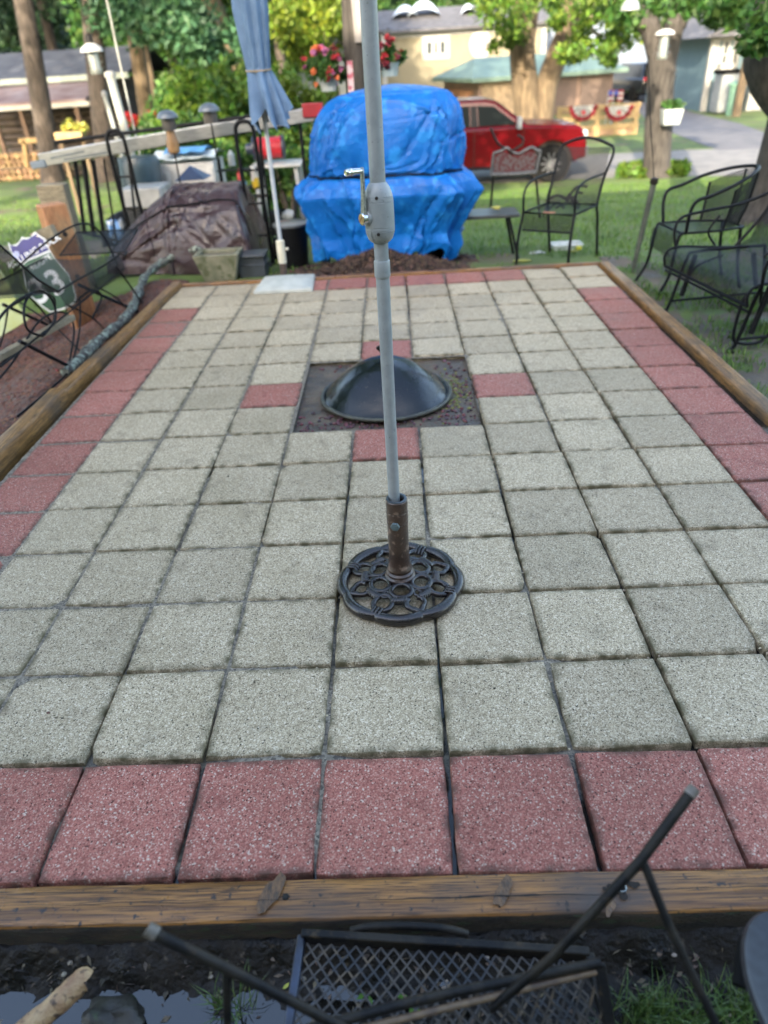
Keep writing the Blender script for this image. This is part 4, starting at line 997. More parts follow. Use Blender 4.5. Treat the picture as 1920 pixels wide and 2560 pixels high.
# ================================================================= FENCE POST, SIGNS, BRANCH (LEFT)
M['postwood'] = wood_mat('orange_post_wood', (.50,.235,.10), (.36,.155,.065), (.24,.21,.11), 'z', .6)
M['oldwood'] = wood_mat('weathered_wood', (.30,.25,.16), (.20,.16,.10), (.12,.11,.08), 'x', .7)
pbm = onz(196, 680, -.28); pt_ = ony(112, 440, pbm.y)
ps = empty('fence_post', (pbm.x-.07, pbm.y, -.50), 'thick orange brown wooden fence post with holes, standing in the red mulch', 'fence post', rz=rad(38))
Hp = pt_.z+.50
b = MB(); b.box((0,0,Hp/2), (.20,.20,Hp)); b.build('post', M['postwood'], ps, bevel=.010)
for zz in (.80, .50):
    b = MB(); b.lathe([(.001,.002),(.020,.002),(.022,-.002)], 14, (.02,-.1005,Hp*zz), Matrix.Rotation(rad(90),3,'X')); b.build('bolt_hole', M['hole'], ps)
rl = MB(); pr1, pr2 = ony(85, 508, pbm.y-.02), ony(140, 490, pbm.y-.02); rl.bar(pr1+Vector((-.02,-.06,-.02)), pr2+Vector((-.02,-.16,0)), .05, .10); o = rl.build('fence_rail', M['oldwood'], bevel=.006); tag(o, 'short weathered rail fixed to the orange fence post above the shield sign', 'rail')
p = ony(118, 418, 6.0); b = MB(); b.box((p.x, 6.0, (p.z+.08-.5)/2), (.25,.14,p.z+.08+.5)); tag(b.build('grey_post', M['oldwood'], bevel=.01), 'weathered greenish square post just behind the orange post', 'post')
# shield sign
SY_ = 5.12
def sp3(x, y): return ony(x, y, SY_-(y-484)*.0012)
out = [(17,523),(24,530),(36,527),(44,519),(47,511),(54,514),(66,512),(73,503),(77,501),(84,508),(97,515),(101,527),(108,541),(120,560),(136,577),(148,592),(157,615),(165,640),(163,655),(140,668),(109,676),(92,664),(66,640),(55,617),(51,595),(44,573),(30,556),(22,540)]
sg = empty('shield_sign', (sp3(90,600).x, SY_, sp3(90,600).z), 'blue and green shield shaped metal route sign leaning behind the chaise', 'sign')
no = (sp3(97,515)-sp3(17,523)).cross(sp3(109,676)-sp3(77,501)).normalized()
if no.y > 0: no = -no
b = MB(); b.prism([sp3(*p) for p in out], no*.002, -no*.004); b.build('white_plate', mat('sign_white', (.62,.64,.62), (.5,.52,.5), scale=20, rough=.4), sg, world=True)
def scl(poly, k, cx, cy): return [(cx+(x-cx)*k, cy+(y-cy)*k) for x, y in poly]
blue = [(22,530),(36,532),(46,520),(49,517),(60,517),(74,508),(78,505),(84,511),(95,518),(99,530),(106,540),(60,560),(45,570),(33,556),(25,542)]
grn = [(109,545),(120,562),(136,580),(147,594),(156,616),(163,640),(160,652),(139,664),(110,672),(94,661),(69,639),(58,617),(54,595),(47,574),(62,563)]
b = MB(); b.add([sp3(*p)+no*.0035 for p in blue], [tuple(range(len(blue)))]); b.build('blue_field', mat('sign_blue', (.007,.009,.15), (.006,.008,.12), rough=.35), sg, world=True)
b = MB(); b.add([sp3(*p)+no*.0035 for p in grn], [tuple(range(len(grn)))]); b.build('green_field', mat('sign_green', (.002,.062,.026), (.002,.052,.022), rough=.35), sg, world=True)
def text_mesh(s, size, m4, name, mat_, parent, extrude=.0):
    cu = bpy.data.curves.new(name, 'FONT'); cu.body = s; cu.size = size; cu.extrude = extrude; cu.align_x = 'CENTER'; cu.offset = size*.018
    to = bpy.data.objects.new(name, cu); me = bpy.data.meshes.new_from_object(to)
    bpy.data.objects.remove(to)
    me.transform(m4); me.materials.clear(); me.materials.append(mat_)
    me.transform(Matrix.LocRotScale(parent.location, parent.rotation_euler, parent.scale).inverted())
    o = bpy.data.objects.new(name, me); COL.objects.link(o); o.parent = parent; return o
def onplane(p0, p1, pd, n_):
    """frame with x from p0 to p1, y up along -pd, at p0"""
    x = (p1-p0).normalized(); z = n_; y = z.cross(x).normalized(); m4 = Matrix.Identity(4)
    for i in range(3): m4[i][0] = x[i]; m4[i][1] = y[i]; m4[i][2] = z[i]; m4[i][3] = p0[i]
    return m4
M['letter'] = mat('letter_white', (.68,.70,.68), (.6,.6,.6), rough=.4)
def put(s, x, y, x2, y2, size, name='lettering'):
    p0 = sp3(x, y)+no*.0045; p1 = sp3(x2, y2)+no*.0045
    text_mesh(s, size, onplane(p0, p1, None, no) , name, M['letter'], sg)
put('ROLLING ROCK', 77, 549, 101, 535, .070)
put('ROUTE', 92, 572, 110, 561, .062)
put('3', 98, 650, 118, 638, .28, 'numeral'); put('3', 134, 632, 154, 620, .28, 'numeral')
b = MB(); cc = [sp3(36+7*math.cos(t*.628), 550+8*math.sin(t*.628))+no*.0045 for t in range(10)]; b.add(cc, [tuple(range(10))]); b.build('round_emblem', mat('emblem_pale', (.35,.38,.60), rough=.4), sg, world=True)
for (x_, y_) in ((82, 511), (106, 668)):
    b = MB(); b.lathe([(.001,.001),(.006,.0008)], 10, sp3(x_, y_)+no*.005, no.to_track_quat('Z','Y').to_matrix(), cap=False); b.build('screw', M['chrome'], sg, world=True)
# pale yellow-green plate left of it
def yp(x, y): return ony(x, y, 4.75)
yo = [(-60,560),(-5,580),(12,602),(30,640),(42,664),(62,690),(40,705),(0,728),(-60,740)]
ysn = empty('yellow_plate', (yp(0,650).x, 4.75, yp(0,650).z), 'pale yellow green curved plate leaning behind the chaise, left of the shield sign', 'plate')
b = MB(); b.prism([yp(*p) for p in yo], (0,.0,0), (0,.02,0)); b.build('plate', mat('yellow_green_plate', (.52,.60,.36), (.45,.50,.12), scale=3, rough=.5), ysn, world=True, bevel=.004)
# branch
M['bark_l'] = mat('lichen_bark', (.13,.135,.11), (.05,.043,.040), scale=20, rough=.9, contrast=.2, c3=(.28,.33,.26), s3=30, t3=.56, bump=1, bscale=50)
bp_ = [(140,805),(185,765),(215,735),(258,700),(282,672),(296,640),(312,600),(350,568),(395,546),(430,540)]
pts = []
for i, (x_, y_) in enumerate(bp_):
    p = onz(x_, y_, -.03+.02*(i > 6)+.05*max(0, i-7)); pts.append(p)
b = MB(); sm = smoothpath(pts, 8); rr = [.034+.016*noise.noise(p*6)+.010*noise.noise(p*21) for p in sm]
b.tube(sm, rr, 14); tag(b.build('fallen_branch', M['bark_l'], smooth=60), 'crooked grey green lichen covered branch lying on the mulch under the chaise', 'branch')
b = MB()
for k in range(5200):      # loose chips on the bed
    x = rng.uniform(-3.5, -1.78); y = rng.uniform(.8, 5.4); z = mul_z(x, y)+.003; c = Vector((x, y, z)); d1_ = Vector((rng.gauss(0,1), rng.gauss(0,1), rng.gauss(0,.35))).normalized()*rng.uniform(.008,.024); d2_ = d1_.cross(Vector((0,0,1))).normalized()*rng.uniform(.003,.009)
    b.add([c-d1_, c+d2_, c+d1_, c-d2_], [(0,1,2,3)])
tag(b.build('mulch_chips', mat('bark_chips', (.24,.085,.045), (.10,.04,.025), scale=9, rough=.7, island=.5)), 'loose red bark chips over the mulch bed left of the patio', 'mulch', kind='stuff')

# ================================================================= GARDEN FURNITURE
def T(name, path, r, parent, m_=None, n=8, sm=6, closed=False):
    bb = MB(); bb.tube(smoothpath(path, sm) if sm and len(path) > 2 else path, r, n, closed=closed)
    return bb.build(name, m_ or M['blacksteel'], parent, smooth=60)

# chaise on the left: base rails along the timber, back toward the camera
ch = empty('mesh_chaise', (-2.05, 3.9, -.07), 'black wrought iron mesh chaise longue on the red mulch before the shield sign', 'chaise longue')
xr, xl = .17, -.42          # right and left edges in the chaise's space
ys0, ys1 = -.36, .80
def seatz(y): return .40+.035*math.cos((y+.35)*3.2)*.5+.03
rows = []
for i in range(15):
    y = ys0+(ys1-ys0)*i/14; zz = seatz(y)
    rows.append([Vector((xl, y, zz)), Vector((xl+.2, y, zz-.02)), Vector((xr-.2, y, zz-.02)), Vector((xr-.03, y, zz)), Vector((xr, y, zz-.02)), Vector((xr+.015, y, zz-.07)), Vector((xr+.005, y, zz-.13))])
sheet('seat_mesh', M['net'], rows, ch)
zs = seatz(ys0)
bk0, bk1 = Vector((xr, ys0, zs)), Vector((xr-.02, ys0-.50, zs+.42))
rows = [[Vector((xl, ys0, zs)), Vector((xr, ys0, zs))], [Vector((xl, ys0-.2, zs+.13)), Vector((xr, ys0-.2, zs+.13))], [Vector((xl+.02, ys0-.50, zs+.42)), bk1]]
sheet('back_mesh', M['net'], rows, ch)
rows = [[Vector((xl+.05, ys1+.16, zs-.05)), Vector((xr-.02, ys1+.16, zs-.05))], [Vector((xl+.05, ys1+.58, zs+.04)), Vector((xr-.02, ys1+.58, zs+.04))]]
sheet('foot_mesh', M['net'], rows, ch)
T('foot_frame', [rows[0][0], rows[0][1], rows[1][1], rows[1][0]], .006, ch, sm=0, closed=True)
T('seat_frame', [(xl, ys0, zs), (xl, ys1, seatz(ys1))], .0068, ch, sm=0)
T('seat_frame', [Vector((xr, ys0+(ys1-ys0)*i/10, seatz(ys0+(ys1-ys0)*i/10)+.004)) for i in range(11)]+[Vector((xr, ys1+.07, zs-.06)), Vector((xr, ys1+.16, zs-.05))], .0075, ch, sm=0)
T('front_rail', [(xr+.008, ys0-.9, zs-.14), (xr+.008, ys1, zs-.135)], .006, ch, sm=0)
T('back_frame', [bk0, (xr-.005, ys0-.2, zs+.13), bk1, (xl+.02, ys0-.50, zs+.42), (xl, ys0-.2, zs+.13), (xl, ys0, zs)], .0068, ch, sm=0)
T('arm_loop', [(xr+.03, -.76, zs-.14), (xr+.05, -.60, zs-.09), (xr+.05, -.58, zs+.02), (xr+.04, -.70, zs+.10), (xr+.03, -.86, zs+.07), (xr+.03, -.92, zs-.05), (xr+.03, -.78, zs-.14)], .0075, ch)
T('arm_rail', [(xr+.04, -.70, zs+.10), (xr+.02, -1.0, zs+.10), (xr, -1.4, zs+.0)], .0075, ch)
T('arc', [(xr-.02, ys1-.05, zs-.10), (xr-.05, ys1-.12, zs+.14), (xr-.10, ys1-.30, zs+.25), (xr-.25, ys1-.52, zs+.20), (xl+.05, ys1-.60, zs+.02)], .0068, ch)
# base
for x_, y0_, y1_ in ((xr+.05, -.66, .74), (xl+.1, -.68, .30)):
    T('base_rail', [(x_-.05, y0_-.6, .02), (x_, y0_, .03), (x_, y1_, .03), (x_+.02, y1_+.06, .05), (x_-.02, y1_-.08, .30), (x_-.04, y1_-.12, zs-.08)], .0075, ch)
for x_, y_ in ((xr+.05, -.63), (xl+.1, -.66), (xr+.05, .70), (xl+.12, .28)):
    b = MB(); b.lathe([(.02,-.028),(.024,-.02),(.013,.005),(.011,.02)], 12, (x_, y_, .02)); b.build('foot_cap', M['blacksteel'], ch, smooth=50)
for a_, c_ in (((xr+.05,-.62,.03),(xr-.03,-.02,zs-.12)), ((xr-.05,-.20,zs-.12),(xr+.03,.10,.05)), ((xr+.03,-.35,.04),(xl+.12,-.02,zs-.12)), ((xl+.1,-.62,.03),(xl+.12,-.15,zs-.14)), ((xr+.02,.62,.05),(xr-.03,.25,zs-.12))):
    T('strut', [a_, Vector(a_).lerp(Vector(c_), .5)+Vector((.02,.02,.0)), c_], .006, ch)
T('link', [(xr+.04,-.60,.05),(xr-.02,-.95,.34)], .012, ch, sm=0); T('link', [(xr+.03,.62,.06),(xr-.22,.42,.30)], .012, ch, sm=0); T('link', [(xl+.14,.26,.06),(xl+.02,-.02,.30)], .012, ch, sm=0)
T('curved_brace', [(xr+.04,-.62,.05),(xr+.0,-.30,.20),(xr-.02,-.35,.32),(xr-.06,-.6,.34),(xr-.1,-.95,.22),(xr-.12,-1.4,.15)], .0068, ch)
T('curved_brace', [(xl+.1,-.1,zs-.15),(xl+.2,.12,zs-.12),(xl+.25,.25,.25),(xl+.16,.29,.05)], .0068, ch)
T('curved_brace', [(xr-.04,-.1,zs-.14),(xr+.03,.05,zs-.10),(xr+.04,.16,.27),(xr+.0,.02,.17)], .0068, ch)
b = MB(); b.bar((xl+.25,-1.8,zs-.19),(xr+.02,-.32,zs-.17), .05,.035); 
tag(b.build('edge_board', M['oldwood'], ch, bevel=.004))

# barrel chair on the right
def rpth(path, **k): return path
def barrel_chair(loc, rz, label, name='barrel_chair', w=.48, d=.52, sh=.44, bh_=.80):
    t = empty(name, loc, label, 'garden chair', None, rz)     # faces -X in its own space; width along Y
    hw = w/2
    T('front_leg', [(-.09,hw+.02,0),(-.02,hw+.01,.14),(.0,hw,.30),(.015,hw,.42),(.05,hw-.01,sh)], .0125, t)
    T('front_leg', [(-.09,-hw-.02,0),(-.02,-hw-.01,.14),(.0,-hw,.30),(.015,-hw,.42),(.05,-hw+.01,sh)], .0125, t)
    T('rear_leg', [(d+.06,hw*.7,0),(d,hw*.7,.2),(d-.03,hw*.7,sh)], .0125, t); T('rear_leg', [(d+.06,-hw*.7,0),(d,-hw*.7,.2),(d-.03,-hw*.7,sh)], .0125, t)
    top = [(.06,hw,sh),(.05,hw+.03,sh+.14),(.08,hw+.045,sh+.22),(.18,hw+.05,sh+.25),(.34,hw+.04,sh+.31),(.50,hw*.75,bh_),(d+.07,0,bh_+.02),(.50,-hw*.75,bh_),(.34,-hw-.04,sh+.31),(.18,-hw-.05,sh+.25),(.08,-hw-.045,sh+.22),(.05,-hw-.03,sh+.14),(.06,-hw,sh)]
    T('arm_rail', top, .0125, t, n=10)
    rows = [[Vector((-.03,y*.92,sh-.16)) for y in (-hw,-hw/2,0,hw/2,hw)], [Vector((-.02,y,sh-.04)) for y in (-hw,-hw/2,0,hw/2,hw)], [Vector((.03,y,sh+.005)) for y in (-hw,-hw/2,0,hw/2,hw)]]
    rows += [[Vector((x_, y*(1-.3*(x_/d)**3), sh-.015*math.cos(y/hw*1.5))) for y in (-hw,-hw/2,0,hw/2,hw)] for x_ in (.15,.3,.45,d)]
    sheet('seat_mesh', M['net'], rows, t)
    rows = []
    for k in range(9):
        a_ = rad(-95+190*k/8); x_ = .26+.27*math.cos(a_); y_ = hw*1.0*math.sin(a_)
        rows.append([Vector((x_*.97, y_*.95, sh+.01)), Vector((x_+.03*math.cos(a_), y_*1.02, sh+.15)), Vector((x_+.06*math.cos(a_), y_*1.05, sh+.22+.15*max(0,math.cos(a_))))])
    sheet('back_mesh', M['net'], rows[1:-1], t)
    for k in (1,3,5,7):
        T('slat', [rows[k][0], rows[k][1], rows[k][2]], .009, t)
    T('seat_ring', [(.03,-hw,sh),(.03,hw,sh),(.3,hw*.97,sh),(d,hw*.6,sh),(d,-hw*.6,sh),(.3,-hw*.97,sh)], .009, t, sm=0, closed=True)
    return t
barrel_chair((2.24, 4.60, -.10), rad(4), 'black mesh barrel chair with curved arm rails beside the back corner of the patio', w=.40)
# glider bench on the right
gb = empty('mesh_glider', (2.20, 3.62, -.10), 'black mesh glider bench with hanging links, nearest the red pavers and tree trunk', 'glider bench', None, rad(8.5))
L0, L1_ = -.42, .40
for nm, y_ in (('side_frame', L1_), ('side_frame', L0)):
    T(nm, [(-.03,y_,0),(.0,y_,.10),(.06,y_,.36),(.12,y_,.40),(.55,y_,.40),(.62,y_,.36),(.68,y_,.0)], .011, gb)
    T('base_rail', [(.0,y_,.08),(.67,y_,.08)], .009, gb, sm=0)
    T('link', [(.10,y_-.03,.39),(.05,y_-.03,.12)], .017, gb, sm=0); T('link', [(.52,y_-.03,.36),(.60,y_-.03,.12)], .017, gb, sm=0)
    T('brace', [(.06,y_,.15),(.14,y_,.30),(.32,y_,.36)], .008, gb)
    b = MB(); b.lathe([(.022,-.0),(.024,.01),(.012,.03)], 12, (-.035, y_, 0)); b.build('foot_cap', M['blacksteel'], gb, smooth=50)
T('scroll', [(.02,L0+.02,.36),(-.03,L0+.0,.30),(-.04,L0,.12),(.0,L0,.06),(.14,L0,.05),(.22,L0,.14)], .010, gb)
sw = .49
rows = []
for (x_, z_) in ((-.04,.30),(-.055,.36),(-.03,.405),(.05,.42),(.25,.40),(.45,.385),(.55,.44),(.62,.60),(.68,.80)):
    rows.append([Vector((x_, y_, z_+.0)) for y_ in (-sw,-sw/2,0,sw/2,sw)])
sheet('seat_mesh', M['net'], rows[:6], gb); sheet('back_mesh', M['net'], rows[5:], gb)
T('front_rail', [(-.04,-sw,.30),(-.04,sw,.30)], .010, gb, sm=0); T('front_rail', [(-.03,-sw,.27),(-.03,sw,.27)], .008, gb, sm=0)
T('seat_side', [rows[k][0] for k in range(6)], .009, gb); T('seat_side', [rows[k][-1] for k in range(6)], .009, gb)
T('back_frame', [rows[5][0], rows[7][0], rows[8][0]+Vector((0,.03,0)), rows[8][2]+Vector((.01,0,.04)), rows[8][-1]-Vector((0,.03,0)), rows[7][-1], rows[5][-1]], .011, gb)
for s_ in (-1,1):
    T('arm_rail', [(.02,s_*sw,.40),(.0,s_*(sw+.02),.52),(.04,s_*(sw+.03),.60),(.20,s_*(sw+.03),.63),(.45,s_*(sw+.02),.66),(.66,s_*sw*.97,.74)], .010, gb)
    T('arm_curl', [(.30,s_*sw,.41),(.24,s_*(sw+.01),.50),(.30,s_*(sw+.01),.60)], .008, gb)
for y_ in (-.16,.16):
    T('back_slat', [(.45,y_,.39),(.58,y_,.52),(.69,y_,.84)], .008, gb)
T('back_stretcher', [(.67,L0,.08),(.67,L1_,.08)], .009, gb, sm=0)

# mesh chair beyond the back timber, and the small table beside it
def px3(x, y, Y): return ony(x, y, Y)
mcx = (px3(1115,575,5.5)+px3(1232,600,5.05))/2
mc = empty('mesh_armchair', (1.52, 5.36, -.1), 'worn black mesh garden chair with a tall back on the lawn behind the patio', 'garden chair', None, 0)
F1, F2 = Vector((-.22,.12,0)), Vector((.17,-.14,0))
bd = Vector((.30,.42,0))      # toward the back of the chair
s0, s1 = F1+Vector((.04,.03,.44)), F2+Vector((.03,.06,.44)); s2, s3 = s1+bd*.95, s0+bd*.95
T('front_leg', [F1, F1+Vector((.0,.0,.22)), s0], .0125, mc); T('front_leg', [F2, F2+Vector((.0,.0,.22)), s1], .0125, mc)
T('rear_leg', [s2+Vector((.06,.05,-.44)), s2+Vector((.02,.02,-.1)), s2, s2+Vector((.05,.06,.20)), s2+Vector((.12,.10,.40)), s2.lerp(s3,.12)+Vector((.11,.14,.46)), s2.lerp(s3,.5)+Vector((.11,.14,.50)), s3.lerp(s2,.12)+Vector((.11,.14,.46)), s3+Vector((.10,.12,.40)), s3+Vector((.03,.04,.15)), s3, s3+Vector((.06,.05,-.44))], .0125, mc)
sheet('seat_mesh', M['netfine'], [[s0-Vector((0,0,.14)), s1-Vector((0,0,.14))], [s0, s1], [s0.lerp(s3,.5)-Vector((0,0,.02)), s1.lerp(s2,.5)-Vector((0,0,.02))], [s3, s2]], mc)
sheet('back_mesh', M['netfine'], [[s3, s2], [s3+Vector((.04,.05,.2)), s2+Vector((.05,.06,.2))], [s3.lerp(s2,.05)+Vector((.105,.125,.43)), s2.lerp(s3,.05)+Vector((.115,.11,.43))]], mc)
T('seat_rail', [s0,s1,s2,s3], .010, mc, sm=0, closed=True); T('apron_rail', [s0-Vector((0,0,.14)), s1-Vector((0,0,.14))], .009, mc, sm=0)
for a_, c_ in ((s0,s3),(s1,s2)): T('arm', [a_, a_+Vector((0,0,.16)), a_.lerp(c_,.3)+Vector((0,0,.23)), c_+Vector((.04,.05,.24))], .010, mc)
b = MB(); c_ = s0.lerp(s1,.4)+Vector((0,0,.012)); b.bar(c_, c_+(s1-s0).normalized()*.10, .02, .006); b.build('orange_tag', mat('faded_orange', (.42,.20,.13), rough=.7), mc)
# small slatted table to its left
tb0 = empty('side_table', (1.05, 5.95, tz(5.95)), 'small dark side table with splayed legs between the blue tarp and the mesh chair', 'table')
h_ = px3(1065,460,5.9).z-tz(5.95)
b = MB(); b.box((0,0,h_-.012), (.62,.36,.030)); b.build('table_top', mat('grey_black_top', (.06,.065,.065), (.03,.035,.035), scale=12, rough=.4, contrast=.3), tb0, bevel=.006)
for sx in (-1,1):
    for sy in (-1,1): T('leg', [(sx*.22,sy*.12,h_-.03),(sx*.32,sy*.17,0)], .013, tb0, sm=0)
p = px3(1020,443,5.9); b = MB(); b.blob((.86, 5.93, p.z), .075, 16, .3, 5, (1.7,1,.5)); tag(b.build('grey_cover', mat('grey_cloth', (.10,.095,.10), (.06,.06,.065), rough=.8), smooth=60), 'crumpled dark grey cloth on the small side table against the blue tarp', 'cloth')
p = px3(1075,453,5.8); b = MB(); b.blob((p.x, 5.88, p.z+.005), .035, 10, .3, 8, (1.5,1,.35)); tag(b.build('leaf_scrap', mat('yellow_scrap', (.45,.42,.10), rough=.8), smooth=60), 'yellowish leaf scrap lying on the small dark side table', 'leaf')
# framed red-lettered panel on scrolled stand behind
fp = empty('framed_panel', (px3(1110,420,6.9).x, 6.9, tz(6.9)), 'grey iron wavy topped frame with a worn red panel before the pickup', 'garden sign')
def fq(x, y): return ony(x, y, 6.9)
T_ = lambda nm, pth, r_, mm=None, sm=6, closed=False: (lambda bb: (bb.tube(smoothpath(pth, sm) if sm and len(pth) > 2 else pth, r_, 8, closed=closed), bb.build(nm, mm or M['greyiron'], fp, smooth=60, world=True)))(MB())
M['greyiron'] = mat('grey_cast_frame', (.12,.12,.115), (.07,.07,.068), scale=30, rough=.6, bump=.4, bscale=150)
T_('top_curve', [fq(1066,332),fq(1083,326),(fq(1094,320)),fq(1106,329),fq(1122,332),fq(1138,323),fq(1150,319),fq(1160,326),fq(1168,325)], .016)
T_('side_bar', [fq(1066,332),fq(1061,378)], .015, sm=0); T_('side_bar', [fq(1168,325),fq(1157,372)], .015, sm=0); T_('lower_bar', [fq(1061,378),fq(1110,377),fq(1157,372)], .022, sm=0)
b = MB(); pnl = [fq(1070,338),fq(1092,328),fq(1106,336),fq(1122,339),fq(1146,327),fq(1161,333),fq(1153,368),fq(1066,374)]
b.prism(pnl, (0,.004,0), (0,.010,0)); b.build('red_panel', mat('worn_red_panel', (.08,.016,.018), (.10,.085,.08), scale=30, rough=.6, contrast=.12), fp, world=True)
T_('antler_scroll', [fq(1060,276),fq(1070,300),fq(1082,315),fq(1100,324),fq(1106,326),fq(1120,318),fq(1130,308),fq(1128,298),fq(1118,292)], .011, M['blackiron'])
T_('antler_scroll', [fq(1100,324),fq(1107,332)], .018, M['blackiron'], sm=0)
for x_, xx in ((1066,1058),(1157,1166)): T_('stand_leg', [fq(x_,376), fq(xx,470)], .013, M['blackiron'], sm=0)
# clutter of dark branches / shoes on the chair's far side
b = MB(); p = px3(1190,440,6.6)
for k in range(7):
    a_ = p+Vector((rng.uniform(-.2,.25), rng.uniform(-.1,.1), rng.uniform(-.09,.06))); c_ = a_+Vector((rng.uniform(-.25,.25), 0, rng.uniform(-.05,.13)))
    b.tube(smoothpath([a_, a_.lerp(c_,.5)+Vector((0,0,.05)), c_], 4), .014, 6)
tag(b.build('iron_scroll_ornament', M['blackiron'], smooth=60), 'tangle of dark scrolled iron below the framed panel, seen through the mesh chair', 'ornament')
for k, (xa, ya) in enumerate(((1165,425),(1215,425))):
    pass
b = MB(); b.tube([px3(1180,440,6.6), gnd(1175,470)+Vector((0,.0,0))], .012, 6); tag(b.build('stake', M['blackiron']), 'thin dark stake under the scrolled iron ornament', 'stake')
# white tub on the lawn and a scrap
c = gnd(1222, 540)
wt_ = empty('white_tub', (c.x, c.y, c.z+.005), 'flattened white plastic tub with a yellow corner on the lawn behind the mesh chair', 'tub')
b = MB(); trough(b, 1, 0, .06, .20, .14, .30, .20, .014); b.build('tub', mat('clear_white_tub', (.60,.63,.62), (.45,.5,.48), rough=.3), wt_, bevel=.004)
b = MB(); b.box((.10,-.10,.02), (.05,.03,.05), Matrix.Rotation(.4,3,'Z')); b.build('yellow_tab', mat('bright_yellow', (.70,.62,.03), rough=.5), wt_, bevel=.003)
c = gnd(1162, 548); b = MB(); b.blob((c.x, c.y, c.z+.01), .05, 10, .3, 6, (1.5,.8,.25)); tag(b.build('white_scrap', M['white'], smooth=60), 'small white scrap on the grass left of the white tub', 'scrap')
for (x_, y_, r_) in ((1125,575,.05),(1236,560,.03)):
    c = gnd(x_, y_-8); b = MB(); b.blob((c.x, max(c.y,5.16), -.09), r_, 10, .3, 7, (1.6,.8,.3)); tag(b.build('yellow_leaf_clump', mat('yellow_clump', (.30,.32,.07), (.2,.2,.05), rough=.9), smooth=60), 'yellowish clump of leaves in the grass by the %s' % ('mesh chair leg, nearest the patio' if x_ == 1125 else 'white tub'), 'leaves')
# tall green post with wire hanger beside the corner
pb, ptp = onz(1366, 588, -.1), ony(1405, 388, 5.2)
gp_ = empty('garden_post', (pb.x, pb.y, -.1), 'slim dark green post with a thin wire above it, at the back corner', 'post')
b = MB(); b.tube([pb, Vector((ptp.x, pb.y, ptp.z))], [.020, .024], 9); b.build('post', mat('dull_green_post', (.075,.085,.060), (.04,.045,.035), scale=14, rough=.6), gp_, world=True, smooth=60)
b = MB(); b.lathe([(.001,.03),(.03,.02),(.032,-.01),(.02,-.03)], 14, Vector((ptp.x, pb.y, ptp.z))); b.build('cap', M['blackiron'], gp_, world=True, smooth=60)
b = MB(); b.tube([Vector((ptp.x, pb.y, ptp.z)), ony(1404,250,pb.y), ony(1400,120,pb.y)], .004, 6); b.build('wire', M['blacksteel'], gp_, world=True)

# ================================================================= NEAR, BELOW THE TIMBER
# tipped chair: its mesh seat, apron and upturned legs
tc_ = empty('overturned_chair', (.30, -.30, 0), 'overturned black iron mesh chair lying in the mud in front of the timber', 'garden chair')
M['ironwire'] = mat('expanded_steel', (.030,.032,.036), (.065,.055,.045), scale=18, rough=.5, contrast=.2, spec=.3, c3=(.11,.08,.05), s3=30, t3=.6)
def seg(name, path, r, mm=None, sm=0, n=10):
    bb = MB(); bb.tube(smoothpath(path, sm) if sm else path, r, n); return bb.build(name, mm or M['blackiron'], tc_, smooth=60, world=True)
zA = .035
qa, qb = onz(652, 2022, zA), onz(1272, 2062, zA)           # far edge of the seat
qc, qd = onz(618, 2260, zA-.01), onz(1345, 2330, zA-.01)      # near edge
def expanded(name, A, Bp, C_, D_, na, nb, w, t, mm):
    """expanded metal between corners A-B (far) and C-D (near): zigzag strands"""
    bb = MB(); nrm = (Bp-A).cross(C_-A).normalized()
    if nrm.z < 0: nrm = -nrm
    def P(u, v): return (A.lerp(Bp, u)).lerp(C_.lerp(D_, u), v)
    for j in range(nb):
        for ph_ in (0, 1):
            for i in range(na):
                u0, u1 = i/na, (i+.5)/na; u2 = (i+1)/na
                v0, v1 = (j+.0)/nb, (j+.5)/nb
                for (a_, c_) in (((u0, v0+.0), (u1, v1)), ((u1, v1), (u2, v0))) if ph_ == 0 else (((u0, (j+1)/nb), (u1, v1)), ((u1, v1), (u2, (j+1)/nb))):
                    bb.bar(P(*a_)+nrm*.0005*ph_, P(*c_)+nrm*.0005*ph_, w, t, up=nrm)
    return bb.build(name, mm, tc_, world=True)
e = (qc-qa).normalized()*.012
expanded('seat_mesh', qa+(qb-qa).normalized()*.012+e, qb-(qb-qa).normalized()*.03+e, qc, qd, 21, 6, .0034, .0020, M['ironwire'])
b = MB(); b.bar(qa, qb, .016, .034); b.build('far_rail', M['blackiron'], tc_, world=True, bevel=.003)
b = MB(); b.bar(qa, qc, .016, .020); b.build('side_rail', mat('blue_black_edge', (.03,.045,.085), (.012,.016,.026), scale=16, rough=.35), tc_, world=True, bevel=.003)
b = MB(); b.bar(qb, qd, .018, .022); b.build('side_rail', M['blackiron'], tc_, world=True, bevel=.003)
seg('back_tube', [onz(760,2010,.02), onz(800,2002,.035), onz(880,2000,.04), onz(960,2006,.035), onz(1010,2018,.02)], .008, sm=5)
# apron rising toward the camera: top edge from lower left to upper right
r0, r1 = onz(660, 2226, .20), onz(1295, 2080, .13); r2 = onz(1330, 2300, .02); r3 = onz(640, 2400, .12)
seg('apron_rail', [r0, r0.lerp(r1,.35)+Vector((0,.006,0)), r0.lerp(r1,.75)+Vector((0,.003,0)), r1], .0085, M['blackiron'], sm=5)
seg('apron_rail', [r0-Vector((0,.012,.012)), r0.lerp(r1,.5)-Vector((0,.010,.010)), r1-Vector((0,.008,.010))], .0060, mat('rusty_edge', (.17,.115,.065), (.09,.06,.04), scale=40, rough=.6), sm=5)
expanded('apron_mesh', r0-Vector((0,.015,.015)), r1-Vector((.004,.012,.012)), r3, r2, 19, 3, .0034, .0020, M['ironwire'])
b = MB(); b.bar(r1, r2, .020, .012); b.build('apron_side', M['blackiron'], tc_, world=True, bevel=.003)
